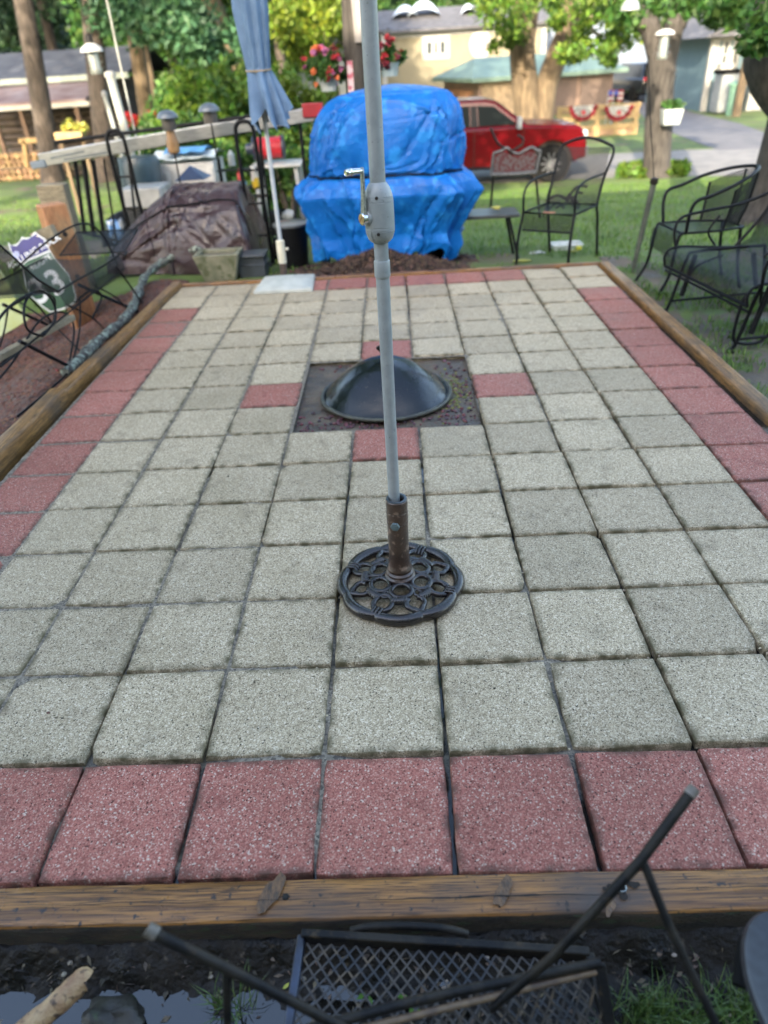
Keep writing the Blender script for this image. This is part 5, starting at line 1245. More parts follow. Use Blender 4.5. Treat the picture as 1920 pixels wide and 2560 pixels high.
# upturned legs
lg1 = [onz(1497,1706,.46), onz(1385,1858,.40), onz(1190,2070,.24), onz(1060,2180,.13)]
seg('upturned_leg', lg1, [.0092,.0084,.0078,.0074], sm=0)
b = MB(); d_ = (lg1[0]-lg1[1]).normalized(); b.tube([lg1[0]-d_*.012, lg1[0]+d_*.004], [.0102,.0097], 12); b.build('leg_cap', mat('worn_end', (.20,.17,.14), (.10,.09,.07), scale=60, rough=.6), tc_, smooth=40, world=True)
seg('leg_brace', [onz(1385,1856,.40), onz(1392,1868,.395), onz(1450,2010,.33), onz(1560,2240,.22), onz(1600,2330,.15)], .0070, sm=4)
lg2 = [onz(322,2008,.40), onz(345,2022,.39), onz(490,2092,.33), onz(620,2158,.27), onz(760,2230,.20)]
seg('upturned_leg', lg2, [.0105,.0092,.0086,.0082,.0078], sm=0)
b = MB(); d_ = (lg2[0]-lg2[1]).normalized(); b.tube([lg2[0]-d_*.014, lg2[0]+d_*.003], [.0112,.0107], 12); b.build('leg_cap', mat('worn_end', (.2,.17,.14)), tc_, smooth=40, world=True)
seg('leg_brace', [onz(488,2090,.33), onz(490,2120,.31), onz(492,2260,.20)], .0068, sm=4)
# round seat edge of another chair, lower right
rc_ = empty('round_seat_chair', (.95, -.33, 0), 'dark round edged chair seat at the bottom corner beside the mud', 'garden chair')
def rr_(x, y, z): return onz(x, y, z)
b = MB(); cc = onz(1752, 2165, .25); 
b.lathe([(.001,.0),(.088,.0),(.098,.004),(.102,-.006),(.098,-.014),(.001,-.010)], 60, (0,0,0), Matrix.Diagonal((.85,1.35,1)).to_3x3(), cap=False)
for i, v in enumerate(b.v): b.v[i] = (v[0]+cc.x, v[1]+cc.y, v[2]+cc.z)
b.build('seat', mat('charcoal_seat', (.028,.032,.038), (.018,.02,.024), scale=60, rough=.5, c3=(.08,.08,.08), s3=90, t3=.7), rc_, smooth=40, world=True)
b = MB(); p1, p2 = onz(1612, 2030, .15), onz(1596, 2130, .13); b.tube([p1, p1.lerp(p2,.5), p2], [.012,.013,.011], 12); b.build('side_tube', M['rubber'], rc_, smooth=60, world=True)
b = MB(); b.tube([cc+Vector((.01,0,-.01)), cc+Vector((.03,-.02,-.37))], .014, 10); b.build('leg', M['blacksteel'], rc_, world=True, smooth=60)
# split log, lower left
lp = [onz(10,2262,-.01), onz(60,2222,.0), onz(120,2172,.012), onz(172,2122,.018), onz(180,2116,.018)]
b = MB(); sm = smoothpath(lp, 10); k = len(sm); b.tube(sm, [.0225+.0035*noise.noise(p*30)+.0012*noise.noise(p*120) for p in sm[:-3]]+[.021,.017,.010], 18)
tag(b.build('broken_stick', mat('peeled_wood', (.40,.27,.14), (.24,.13,.065), scale=30, rough=.6, contrast=.25, c3=(.07,.04,.025), s3=55, t3=.60, bump=1, bscale=110), smooth=60), 'pale broken stick end with peeled bark lying over the puddle', 'stick')
b = MB(); c = onz(242, 2180, -.10); b.blob((c.x, c.y-.01, -.108), .050, 26, .25, 31, (1.2,.75,.55)); tag(b.build('mud_lump', mat('mossy_lump', (.045,.042,.030), (.025,.022,.018), scale=20, rough=.5, bump=.6, bscale=80, c3=(.05,.09,.03), s3=14, t3=.62), smooth=60), 'rounded mossy lump rising from the puddle beside the peeled stick', 'stone')
# leaf litter, pebbles and straw in the mud
b = MB()
for k in range(900):
    x = rng.uniform(-.9, 1.5); y = -.13-abs(rng.gauss(0, .13)); z = mud_z(x, y)+.003; c = Vector((x, y, z))
    L_ = rng.uniform(.004, .014); d1_ = Vector((rng.gauss(0,1), rng.gauss(0,1), rng.gauss(0,.4))).normalized()*L_; d2_ = d1_.cross(Vector((0,0,1))).normalized()*L_*rng.uniform(.1,.5)
    b.add([c-d1_, c+d2_+Vector((0,0,.002)), c+d1_, c-d2_], [(0,1,2),(0,2,3)])
tag(b.build('leaf_litter', mat('litter', (.115,.085,.055), (.045,.035,.026), scale=40, rough=.8, island=.6)), 'bits of brown leaf and straw strewn over the mud along the timber', 'leaf litter', kind='stuff')
b = MB()
for k in range(70):
    x = rng.uniform(-.8, 1.3); y = -.13-abs(rng.gauss(0, .12)); b.blob((x, y, mud_z(x, y)+.002), rng.uniform(.002,.006), 6, .3, k, (1.2,1,.6))
tag(b.build('pebbles', mat('pale_pebble', (.34,.29,.22), (.2,.17,.13), rough=.6, island=.4), smooth=50), 'small pale pebbles scattered in the wet mud', 'pebbles', kind='stuff')
def leaf(x, y, z, L_, col, nm, lab, rot):
    c = onz(x, y, z); bb = MB(); u_ = Vector((math.cos(rot), math.sin(rot), .15)); v_ = Vector((-math.sin(rot), math.cos(rot), .1))
    bb.add([c-u_*L_, c-u_*L_*.4+v_*L_*.42, c+u_*L_*.4+v_*L_*.4, c+u_*L_+Vector((0,0,.004)), c+u_*L_*.4-v_*L_*.4, c-u_*L_*.4-v_*L_*.42, c+Vector((0,0,-.002))], [(0,1,6),(1,2,6),(2,3,6),(3,4,6),(4,5,6),(5,0,6)])
    tag(bb.build(nm, mat(nm+lab[:6], col, rough=.6), smooth=60), lab, 'leaf')
leaf(618, 2130, -.095, .008, (.42,.44,.06), 'yellow_leaf', 'yellow green leaf on the mud under the upturned leg', .6)
leaf(295, 2378-2378+2376-400 if False else 2375-400, -.09, .011, (.30,.15,.05), 'bark_scrap', 'upright orange brown scrap below the timber above the puddle', 1.4)
b = MB(); c = onz(105, 1541, .004)
for a_, L_ in ((.3,.006),(1.6,.005),(2.7,.0055),(4.2,.005)):
    u_ = Vector((math.cos(a_), math.sin(a_), .5))*L_; v_ = Vector((-math.sin(a_), math.cos(a_), 0))*L_*.5; b.add([c, c+u_*.6+v_, c+u_*1.3, c+u_*.6-v_], [(0,1,2,3)])
tag(b.build('curled_leaf', mat('red_brown_leaf', (.13,.045,.03), (.07,.03,.02), rough=.6)), 'tiny curled red brown leaf alone on a grey slab in the second row', 'leaf')
b = MB()
for k in range(60):
    x = rng.uniform(-1.3, 1.7); y = rng.uniform(.35, 4.6); b.blob((x, y, .002), rng.uniform(.0015,.0035), 6, .3, k, (1.4,.8,.6))
tag(b.build('seed_specks', M['crack']), 'tiny dark seeds and specks dotted over the slabs', 'specks', kind='stuff')
b = MB()
for k in range(260):
    if rng.random() < .6: x = round(rng.uniform(-4, 5))*PX+rng.uniform(-.004,.004); y = rng.uniform(.3, 4.9)
    else: x = rng.uniform(-1.5, 1.8); y = round(rng.uniform(1, 15))*PX+rng.uniform(-.004,.004)
    if -PX < x < 2*PX and 7*PX < y < 10*PX: continue
    b.blob((x, y, -.008), rng.uniform(.0018,.0042), 6, .3, k, (1.2,1,.8))
tag(b.build('joint_pebbles', mat('joint_pebble', (.42,.34,.22), (.25,.20,.14), rough=.6, island=.4), smooth=50), 'small tan pebbles caught in the joints between the slabs', 'pebbles', kind='stuff')
leaf(1412, 2147, -.095, .007, (.35,.30,.12), 'tan_leaf', 'small tan leaf on the mud right of the upturned brace', .3)
leaf(1185, 2075, -.095, .008, (.12,.30,.04), 'green_leaf', 'tiny fresh green leaf on dark soil beside the tipped seat', 1.0) if False else None
for (x_, y_, L_, a_) in ((820,2182,.012,.5),(835,2196,.011,1.9),(818,2200,.009,3.3),(890,2190,.010,.2),(792,2170,.010,2.2)):
    pass
b = MB()
for (x_, y_, a_) in ((780,2152,.5),(800,2162,1.9),(868,2152,3.3),(878,2165,.2),(862,2172,2.2),(890,2178,1.0),(905,2186,2.6),(1355,2050,.4),(1365,2056,2.0)):
    c = onz(x_, y_, -.085); u_ = Vector((math.cos(a_), math.sin(a_), .2))*.011; v_ = Vector((-math.sin(a_), math.cos(a_), .1))*.005
    b.add([c-u_, c+v_, c+u_, c-v_, c+Vector((0,0,-.002))], [(0,1,4),(1,2,4),(2,3,4),(3,0,4)])
tag(b.build('weed_seedling', mat('fresh_green', (.14,.34,.035), (.10,.24,.03), rough=.5, trans=.3)), 'small bright green weed leaves sprouting in the mud under the mesh seat', 'weed', kind='stuff')

# bare trodden soil beside the patio and a gravel path at the left
b = MB(); b.grid(lambda u, v: (2.05+u*2.2, .8+v*5.2, ground_z(2.05+u*2.2, .8+v*5.2)+.006+.012*noise.fractal(Vector((u*9, v*20, 2)), 1, 2, 3)-.05*max(0, max((u-.9)/.1, (.04-v)/.04, (v-.94)/.06))), 70, 160)
M['bare'] = mat('trodden_soil', (.125,.098,.068), (.055,.045,.034), scale=5, rough=.75, contrast=.4, c3=(.075,.115,.028), s3=2.2, t3=.56, bump=1, bscale=60, rvar=.2)
tag(b.build('bare_soil', M['bare'], smooth=60), kind='structure')
b = MB(); b.grid(lambda u, v: (-14+u*11.0, 7.6+v*2.2, tz(7.6+v*2.2)+.03+.02*noise.noise(Vector((u*8, v*3, 0)))-.08*max(0, max((.08-v)/.08, (v-.92)/.08, (u-.95)/.05))), 60, 16)
tag(b.build('gravel_path', mat('tan_gravel', (.27,.23,.18), (.15,.125,.10), scale=3, rough=.9, bump=.8, bscale=60, c3=(.10,.15,.04), s3=1.1, t3=.60), smooth=60), kind='structure')
# ---------------------------------------------------------------- grass
M['blade'] = mat('grass_blade', (.12,.215,.030), (.07,.14,.02), scale=3, rough=.55, island=.45, trans=.25)
def blades(name, label, spots, L, W, mat_, lean=.5):
    vs = []; fs = []
    for (x, y, z) in spots:
        a_ = rng.uniform(0, 6.283); l_ = L*rng.uniform(.5, 1.25); w_ = W*rng.uniform(.7, 1.3)
        dx, dy = math.cos(a_), math.sin(a_); ln = lean*rng.uniform(.2, 1.4)*l_
        n_ = len(vs)
        vs += [(x-dy*w_, y+dx*w_, z), (x+dy*w_, y-dx*w_, z), (x+dx*ln*.45+dy*w_*.8, y+dy*ln*.45-dx*w_*.8, z+l_*.6), (x+dx*ln*.45-dy*w_*.8, y+dy*ln*.45+dx*w_*.8, z+l_*.6), (x+dx*ln, y+dy*ln, z+l_*.88)]
        fs += [(n_, n_+1, n_+2, n_+3), (n_+3, n_+2, n_+4)]
    me = bpy.data.meshes.new(name); me.from_pydata(vs, [], fs); me.materials.append(mat_)
    o = bpy.data.objects.new(name, me); COL.objects.link(o)
    return tag(o, label, 'grass', kind='stuff')
sp_l = []
while len(sp_l) < 52000:
    y = 1.2+15*rng.random()**1.5; x = rng.uniform(-1, 12) if y > 5.2 else rng.uniform(2.1, 5.5)
    if y > 5.2 and x < 1.0 and rng.random() < .8: continue
    if y < 6 and (noise.noise(Vector((x*1.6, y*1.6, 3))) + (.22 if x < 2.5 else 0)+(.12 if y < 5.2 else 0)) > .12: continue
    if x > (y+1)*.62+1.2: continue
    sp_l.append((x, y, ground_z(x, y)-.003))
blades('lawn_grass', 'short green grass of the shaded lawn to the right and behind the patio', sp_l, .055, .0035, M['blade'])
sp_l = [(x, y, ground_z(x, y)+.012) for x, y in ((rng.uniform(2.08, 4.4), rng.uniform(.9, 5.3)) for _ in range(17000)) if noise.noise(Vector((x*1.9, y*1.9, 3))) + .5*noise.noise(Vector((x*6, y*6, 1))) < .02+.12*(x-2.3)]
blades('patchy_grass', 'thin patchy grass growing through the trodden soil under the metal chairs', sp_l, .050, .0028, M['blade'], lean=.8)
sp_l = [(x, y, ground_z(x, y)) for x, y in ((rng.uniform(-13, -.6), 5.6+14*rng.random()) for _ in range(26000)) if noise.noise(Vector((x*.8, y*.8, 1))) < .25 and not (-2.7 < x < -1 and y < 6.8)]
blades('back_grass', 'uneven grass growing round the railings and storage boxes left of the tarp', sp_l, .07, .006, M['blade'])
sp_l = []
for (cx_, cy_, n_, s_) in ((1400,2180,110,.026),(1440,2205,90,.028),(1520,2200,110,.04),(1580,2195,150,.04),(1630,2165,90,.03),(480,2165,26,.012),(515,2180,26,.014),(1360,2230,90,.03),(100,2190,0,.02)):
    c = onz(cx_, cy_, -.1)
    for _ in range(n_): sp_l.append((c.x+rng.gauss(0, s_), c.y+rng.gauss(0, s_*.6), -.112))
blades('grass_tuft', 'long wet green grass tufts in the mud at the bottom of the view', sp_l, .058, .0011, mat('wet_grass', (.12,.20,.04), (.07,.12,.025), scale=9, rough=.4, island=.4, trans=.25), lean=.9)

# ================================================================= FOLIAGE AND TREES
import numpy as np
def leafmesh(name, clumps, per, size, mat_, parent=None, seed=1, aspect=.55, flat=.35, world_off=None):
    """many small folded leaves scattered round each clump centre (x, y, z, r)"""
    g = np.random.default_rng(seed); C_ = np.array([c[:3] for c in clumps]); Rr = np.array([c[3] for c in clumps])
    n_ = len(clumps)*per; idx = np.repeat(np.arange(len(clumps)), per)
    d = g.normal(size=(n_, 3)); d /= np.linalg.norm(d, axis=1)[:, None]
    p = C_[idx] + d*(Rr[idx]*g.random(n_)**.45)[:, None]*np.array([1, 1, .8])
    a = g.normal(size=(n_, 3)); a /= np.linalg.norm(a, axis=1)[:, None]; nn_ = g.normal(size=(n_, 3)); nn_[:, 2] += flat*3
    bb = np.cross(a, nn_); bb /= np.linalg.norm(bb, axis=1)[:, None]+1e-9
    s = size*g.uniform(.55, 1.35, n_)
    A = a*s[:, None]; B_ = bb*(s*aspect)[:, None]
    v = np.stack([p-A, p+B_, p+A, p-B_], 1).reshape(-1, 3)
    if world_off is not None: v -= np.array(world_off)
    me = bpy.data.meshes.new(name); me.vertices.add(len(v)); me.vertices.foreach_set('co', v.astype(np.float32).ravel())
    me.loops.add(n_*4); me.loops.foreach_set('vertex_index', np.arange(n_*4, dtype=np.int32)); me.polygons.add(n_)
    me.polygons.foreach_set('loop_start', np.arange(0, n_*4, 4, dtype=np.int32)); me.update(calc_edges=True); me.materials.append(mat_)
    o = bpy.data.objects.new(name, me); COL.objects.link(o); o.parent = parent; return o
def crown(c, rad_, n_, r_, seed, hollow=.35):
    g = random.Random(seed); out = []
    while len(out) < n_:
        d = Vector((g.gauss(0,1), g.gauss(0,1), g.gauss(0,1))).normalized()*(hollow+(1-hollow)*g.random()**.6)
        if noise.noise(d*2.1+Vector((seed, 0, 0))) < -.18: continue
        out.append((c[0]+d.x*rad_[0], c[1]+d.y*rad_[1], c[2]+d.z*rad_[2], r_*g.uniform(.6, 1.3)))
    return out
M['bark'] = mat('grey_brown_bark', (.11,.088,.072), (.04,.033,.028), scale=5, rough=.95, contrast=.3, stretch=(3,3,.6), bump=1, bscale=18)
M['bark_w'] = mat('warm_bark', (.175,.13,.08), (.075,.055,.036), scale=4, rough=.95, contrast=.35, stretch=(3,3,.7), bump=1, bscale=16)
M['bark_d'] = mat('dark_bark', (.075,.066,.058), (.028,.025,.022), scale=7, rough=.95, contrast=.3, stretch=(3,3,.5), bump=1, bscale=22)
def leafmat(name, a, b_, isl=.45, tr=.38): return mat(name, a, b_, scale=.9, rough=.6, island=isl, trans=tr, contrast=.4)
M['lf_dark'] = leafmat('dark_conifer', (.026,.070,.024), (.013,.038,.016), .5, .15)
M['lf_pine'] = leafmat('pine_needles', (.045,.125,.045), (.022,.068,.03), .45, .25)
M['lf_mid'] = leafmat('mid_green_leaves', (.075,.17,.030), (.035,.095,.018))
M['lf_bright'] = leafmat('bright_leaves', (.125,.215,.020), (.06,.125,.014))
M['lf_yellow'] = leafmat('yellow_green_leaves', (.17,.23,.018), (.08,.14,.012))
def trunk(pts, r, mat_, parent, name='trunk', n=14):
    sm = smoothpath(pts, 6) if len(pts) > 2 else [Vector(p) for p in pts]
    k = len(sm); b = MB()
    rr = [r[0]+(r[1]-r[0])*i/(k-1) for i in range(k)]
    rr = [q*(1+.10*noise.noise(p*1.5)) for q, p in zip(rr, sm)]
    if len(sm) > 3: rr[0] *= 1.25
    b.tube(sm, rr, n); return b.build(name, mat_, parent, smooth=60, world=True)
def tree(name, base, top, r, mat_, lab, crowns, leafm, size, per, group=None, limbs=(), seed=1, lean=None):
    t = empty(name, base, lab, 'tree', group)
    trunk([base, Vector(base).lerp(Vector(top), .5)+Vector((r*.3, 0, 0)), top], (r, r*.55), mat_, t)
    for lp_ in limbs: trunk([Vector(p) for p in lp_], (r*.62, r*.3), mat_, t, 'limb', 10)
    if crowns: leafmesh('crown', crowns, per, size, leafm, t, seed, world_off=base)
    return t
def up(x0_, y0_, x1_, y1_, Y, ext):
    """trunk seen from (x0,y0) low to (x1,y1) high at distance Y, standing on the ground and carried on upward"""
    a_, c_ = ony(x0_, y0_, Y), ony(x1_, y1_, Y); d_ = (c_-a_)/(c_.z-a_.z)
    base = a_+d_*(tz(Y)-.05-a_.z); return base, base+d_*ext

# three tall pines at the left, one more behind the closed umbrella
bs, tp = up(115, 385, 44, 0, 22.5, 13); P = 'tall pines'
tree('pine_tree', bs, tp, .31, M['bark'], 'tall grey pine trunk farthest left, in front of the log cabin', crown((tp.x,tp.y,8.5),(4.2,4.2,3.2),150,.9,3), M['lf_pine'], .16, 60, P, limbs=[(bs.lerp(tp,.26), bs.lerp(tp,.28)+Vector((.28,-.1,.15)))], seed=3)
bs, tp = up(222, 300, 188, 0, 22.0, 13)
tree('pine_tree', bs, tp, .30, M['bark'], 'pine trunk with a sunlit patch behind the hanging silver feeder', crown((tp.x,tp.y,9),(3.8,3.8,3.0),130,.9,4), M['lf_pine'], .16, 60, P, seed=4)
bs, tp = up(318, 262, 275, 0, 25, 14)
cr_ = crown((tp.x,tp.y,9.5),(4,4,3.2),130,.9,5)
for (x_, y_, Y_, r_) in ((240,20,21,.9),(290,30,22,.9),(345,38,21,.7),(365,58,20,.6),(395,80,20,.55),(430,92,20,.55),(465,100,20,.5),(500,108,20,.45),(310,10,23,1),(380,20,22,.8),(420,45,22,.7)):
    p = ony(x_, y_, Y_); cr_ += [(p.x+rng.uniform(-.5,.5), p.y+rng.uniform(-.6,.6), p.z+rng.uniform(-.15,.15), r_) for _ in range(3)]
p1_, p2_ = bs.lerp(tp, .30), ony(500, 108, 20)
tree('pine_tree', bs, tp, .27, M['bark_w'], 'pine with a drooping green bough reaching toward the closed umbrella', cr_, M['lf_pine'], .10, 170, P, limbs=[(p1_, p1_.lerp(p2_,.5)+Vector((0,0,.35)), p2_)], seed=5)
bs, tp = up(508, 130, 450, 0, 33, 14)
tree('pine_tree', bs, tp, .42, M['bark_w'], 'warm brown sunlit trunk just left of the closed umbrella top', crown((tp.x,tp.y,9.5),(4.5,4.5,3.4),120,1.0,6), M['lf_mid'], .2, 60, P, seed=6)
bs, tp = up(345, 262, 322, 150, 27, 7)
tree('slender_tree', bs, tp, .11, M['bark_w'], 'slender sunlit trunk right of the pines, above the ladder', crown((tp.x,tp.y,6.5),(1.6,1.6,1.6),40,.6,7), M['lf_mid'], .15, 60, seed=7)
bs, tp = up(612, 215, 600, 100, 30, 9)
cr_ = []
for (x_, y_) in ((600,20),(630,15),(660,20),(690,20),(720,25),(745,30),(615,45),(645,50),(675,55),(705,55),(735,60),(625,80),(655,85),(685,80),(660,105),(690,110),(610,5),(650,0),(700,0),(740,0),(735,85),(600,60),(676,125)):
    p = ony(x_, y_, 21+rng.uniform(-2,2)); cr_ += [(p.x+rng.uniform(-.3,.3), p.y, p.z+rng.uniform(-.1,.1), .42)]*1
cr_ += crown((tp.x+1,23.5,7.2),(4.2,3.2,3.2),110,.8,8)
tree('maple_tree', bs, tp, .20, M['bark'], 'sunlit yellow green maple between the closed umbrella and the grey post', cr_, M['lf_yellow'], .085, 230, limbs=[(bs.lerp(tp,.75), ony(690,0,22), ony(700,50,21)+Vector((0,0,.3)))], seed=8)

# the double trunk behind the pickup
bs = ony(1150, 262, 24.0); bs.z = -1.15
t = empty('double_tree', bs, 'big two stemmed tree with pale sunlit bark rising behind the red pickup', 'tree')
trunk([bs, ony(1135,200,24), ony(1128,100,24), ony(1137,0,24), ony(1142,0,24)+Vector((.1,0,5))], (.42,.36), M['bark_w'], t, n=20)
trunk([bs+Vector((.30,0,.6)), ony(1180,190,24), ony(1200,130,24), ony(1228,60,24), ony(1240,0,24), ony(1250,0,24)+Vector((1.1,0,4.5))], (.34,.30), M['bark_w'], t, 'stem', 18)
T1_ = [ony(1250,0,23.6), ony(1260,28,23.4), ony(1283,68,23), ony(1300,75,23)]; trunk(T1_, (.07,.04), mat('dead_branch', (.4,.34,.26), (.3,.25,.2), rough=.9), t, 'dead_branch', 8)
cr_ = []
for (x_, y_, r_) in ((1070,20,.5),(1095,40,.5),(1110,70,.35),(1080,60,.35),(1060,5,.6),(1178,8,.4),(1190,40,.25),(1265,20,.55),(1290,40,.5),(1320,25,.6),(1340,50,.45),(1360,20,.6),(1310,80,.35),(1335,90,.3),(1270,75,.3),(1240,105,.28),(1245,130,.22),(1300,110,.25),(1306,125,.2),(1390,10,.5),(1285,0,.6),(1120,5,.6),(1085,90,.25),(1400,60,.35),(1255,95,.3)):
    p = ony(x_, y_, 21.5+rng.uniform(-1.8,1.5)); cr_ += [(p.x+rng.uniform(-.3,.3), p.y+rng.uniform(-.3,.3), p.z+rng.uniform(-.15,.15), r_*.85) for _ in range(2)]
cr_ += crown((bs.x+.5,23.5,7.8),(5,4,3.6),130,.9,9)
leafmesh('crown', [(c[0],c[1],c[2],c[3]*1.25) for c in cr_], 105, .085, M['lf_bright'], t, 9, world_off=bs)
# dark forked tree by the road
bs, tp = up(1418, 366, 1432, 120, 17.0, 3.2)
t = empty('forked_tree', bs, 'dark forked tree at the roadside with hostas round its foot', 'tree')
b_ = ony(1430,130,17); trunk([bs, bs.lerp(b_,.5), b_, b_+Vector((0,0,.35))], (.31,.30), M['bark_d'], t, n=18)
trunk([b_+Vector((.02,0,-.2)), ony(1405,60,17), ony(1382,0,17), ony(1375,0,17)+Vector((-.9,0,3.5))], (.22,.15), M['bark_d'], t, 'limb')
trunk([b_+Vector((.05,0,-.2)), ony(1455,60,17), ony(1480,0,17), ony(1484,0,17)+Vector((.6,0,4))], (.25,.17), M['bark_d'], t, 'limb')
cr_ = crown((bs.x,17,6.6),(3.6,3,2.4),110,.7,10)
for (x_, y_, r_) in ((1350,15,.3),(1370,45,.25),(1420,15,.3),(1425,55,.2),(1505,5,.3),(1530,20,.35),(1560,10,.4),(1595,15,.4),(1630,20,.4),(1545,40,.22),(1605,45,.25),(1650,8,.4)):
    p = ony(x_, y_, 16.2+rng.uniform(-1,1)); cr_ += [(p.x+rng.uniform(-.2,.2), p.y, p.z, r_) for _ in range(2)]
leafmesh('crown', cr_, 110, .085, M['lf_mid'], t, 10, world_off=bs)
b = MB(); cs = []
for k in range(46):
    p = gnd(rng.uniform(1340,1480), rng.uniform(366,386)); cs.append((p.x, p.y, p.z+.10, .13))
o = leafmesh('hosta_plants', cs, 26, .11, M['lf_bright'], None, 12, aspect=.5); tag(o, 'low bright green hosta leaves round the foot of the forked tree', 'plants', kind='stuff')
# trunk at the right edge, beyond the furniture
bs = onz(1650, 500, tz(7.6)); bs = Vector((4.55, 7.6, tz(7.6)-.05)); p_ = ony(1680, 80, 7.6)
t = empty('oak_tree', bs, 'thick grey trunk at the edge of the view behind the mesh glider, with leaves above', 'tree')
trunk([bs, Vector((4.62,7.6,.8)), p_, p_+Vector((.2,0,1.8)), p_+Vector((.3,0,4.5))], (.40,.26), M['bark_d'], t, n=22)
cr_ = crown((6.6,8.0,8.8),(3.4,3.4,2.4),120,.8,11)
for (x_, y_, r_) in ((1645,60,.26),(1635,90,.18),(1665,40,.3)):
    p = ony(x_, y_, 7.0); cr_.append((p.x, p.y, p.z, r_))
leafmesh('crown', cr_, 150, .050, M['lf_mid'], t, 13, world_off=bs)
trunk([p_+Vector((.2,0,.3)), ony(1668,55,7.2), ony(1640,72,7.0)], (.03,.01), M['bark_d'], t, 'limb', 6)
# unseen trees added outside the view so their crowns shade the yard
bs = Vector((-13.5, 7.6, -.3)); tree('added_leaning_shade_tree' if False else 'added_shade_tree', bs, bs+Vector((.2,0,8)), .34, M['bark'], 'tall unseen tree added left of the yard to shade the pines', crown((-13.5,7.6,8.0),(5.2,4.6,3.2),190,.85,21), M['lf_mid'], .14, 70, seed=21)
bs = Vector((-5.6, 7.4, -.3)); tree('added_shade_tree', bs, bs+Vector((2.0,-.2,5)), .26, M['bark'], 'unseen leafy tree added by the mulch to shade the pickup', crown((-2.4,7.0,5.1),(3.7,2.6,1.9),150,.7,22), M['lf_mid'], .13, 60, seed=22)
bs = Vector((-18.5, 14.5, -1.0)); tree('added_shade_tree', bs, bs+Vector((.2,0,9)), .34, M['bark'], 'tall unseen tree added far left of the yard to shade the cabin', crown((-18.5,14.5,8.0),(5,5,3.2),170,.85,24), M['lf_mid'], .14, 70, seed=24)

# bushes behind the railings
def bush(name, x_, y_, Y_, rx, rz_, lab, mm, size=.06, n_=60, per=110, seed=30):
    p = ony(x_, y_, Y_); zb_ = tz(Y_)
    t = empty(name, (p.x, Y_, zb_), lab, 'bush', 'bushes behind the railings')
    cs = [c for c in crown((p.x, Y_, (p.z+zb_)/2+rz_*.15), (rx, rx*.8, (p.z-zb_)/2+.15), n_, rx*.30, seed, .2)]
    leafmesh('foliage', cs, per, size, mm, t, seed, world_off=(p.x, Y_, zb_))
    bb = MB()
    for k in range(6):
        a_ = k*1.05; bb.tube([(0,0,-.05), (math.cos(a_)*rx*.5, math.sin(a_)*rx*.4, (p.z-zb_)*.6)], [.03,.01], 6)
    bb.build('stems', M['bark'], t)
    return t
bush('leafy_bush', 470, 175, 14.5, 1.25, 1, 'broad sunlit bush behind the two solar lanterns', M['lf_bright'], .07, 80, 120, 31)
bush('leafy_bush', 395, 178, 17, 1.1, 1, 'mid green bush behind the lantern with the amber jar', M['lf_mid'], .08, 60, 110, 32)
bush('leafy_bush', 548, 160, 15.5, .9, 1, 'yellowish bush behind the closed blue umbrella', M['lf_bright'], .07, 60, 110, 33)
bush('leafy_bush', 640, 205, 13.5, .65, 1, 'pale yellow green bush between the umbrella and the blue tarp', M['lf_yellow'], .055, 55, 110, 34)
bush('leafy_bush', 605, 265, 11.0, .55, .5, 'low bush behind the white table and red hose drum', M['lf_mid'], .05, 40, 110, 35)
bush('leafy_bush', 420, 295, 10.5, .8, .5, 'low dark green bush behind the white storage box', M['lf_mid'], .05, 50, 110, 36)
bush('leafy_bush', 690, 215, 14.5, .6, .5, 'sunlit bush below the pink flower basket', M['lf_yellow'], .055, 50, 110, 37)

# woods behind: trees one can tell apart, then the far mass
wd_ = [(-34,46,'c'),(-27,40,'d'),(-22,50,'c'),(-29,58,'d'),(-17.5,43,'c'),(-14,56,'d'),(-10.5,40,'d'),(-7.5,50,'c'),(-4,62,'d'),(-20,34,'c'),(0,70,'c'),(5,66,'d'),(10,72,'c'),(15,68,'d'),(21,72,'c'),(20,56,'c'),(25,60,'d'),(30,56,'c'),(24,46,'c'),(32,48,'d'),(-6,36,'m'),(37,60,'d')]
names_ = {'c': ('conifer', 'dark conifer %s', M['lf_dark']), 'd': ('broadleaf_tree', 'leafy green tree %s', M['lf_mid']), 'm': ('broadleaf_tree', 'light green tree %s', M['lf_bright'])}
wh_ = ['at the far left edge of the woods','behind the left part of the log cabin roof','behind the cabin between the first two pines','deep in the woods at far left','behind the pine with the silver feeder','behind the drooping pine bough','between the drooping bough and the sunlit trunk','behind the closed blue umbrella','behind the yellow green maple','over the right end of the cabin roof','behind the white roofed house, left part','behind the beige house roof','behind the beige house above its oval window','above the carport with the green roof','behind the yellow house','right of the yellow house behind the forked tree','behind the forked tree in the dark wood','behind the pale blue house','above the lawn bank left of the pale blue house','behind the gable of the pale blue house','left of the maple above the bushes','at the far right of the woods']
for i, (x_, y_, k_) in enumerate(wd_):
    nm, lb_, lm = names_[k_]; h_ = rng.uniform(11, 15); base = Vector((x_, y_, -1.15))
    if k_ == 'c':
        cs = []
        for j in range(120):
            tt = rng.random()**.8; r_ = (3.6*(1-tt)+.4); a_ = rng.uniform(0, 6.28); q = rng.uniform(.45, 1); cs.append((x_+math.cos(a_)*r_*q, y_+math.sin(a_)*r_*q, -.4+tt*h_, .75))
    else: cs = crown((x_, y_, h_*.48), (4.4, 4.0, h_*.50), 130, 1.0, 50+i, .45)
    tree(nm, base, base+Vector((.2,0,h_*.8)), .32, M['bark'], lb_ % wh_[i], cs, lm, .15, 135, 'trees of the woods behind', seed=60+i)
cs = []
for k in range(1500):
    a_ = rng.uniform(-.62, .62); r_ = rng.uniform(82, 98); cs.append((math.sin(a_)*r_, math.cos(a_)*r_, rng.uniform(-1, 15), 2.2))
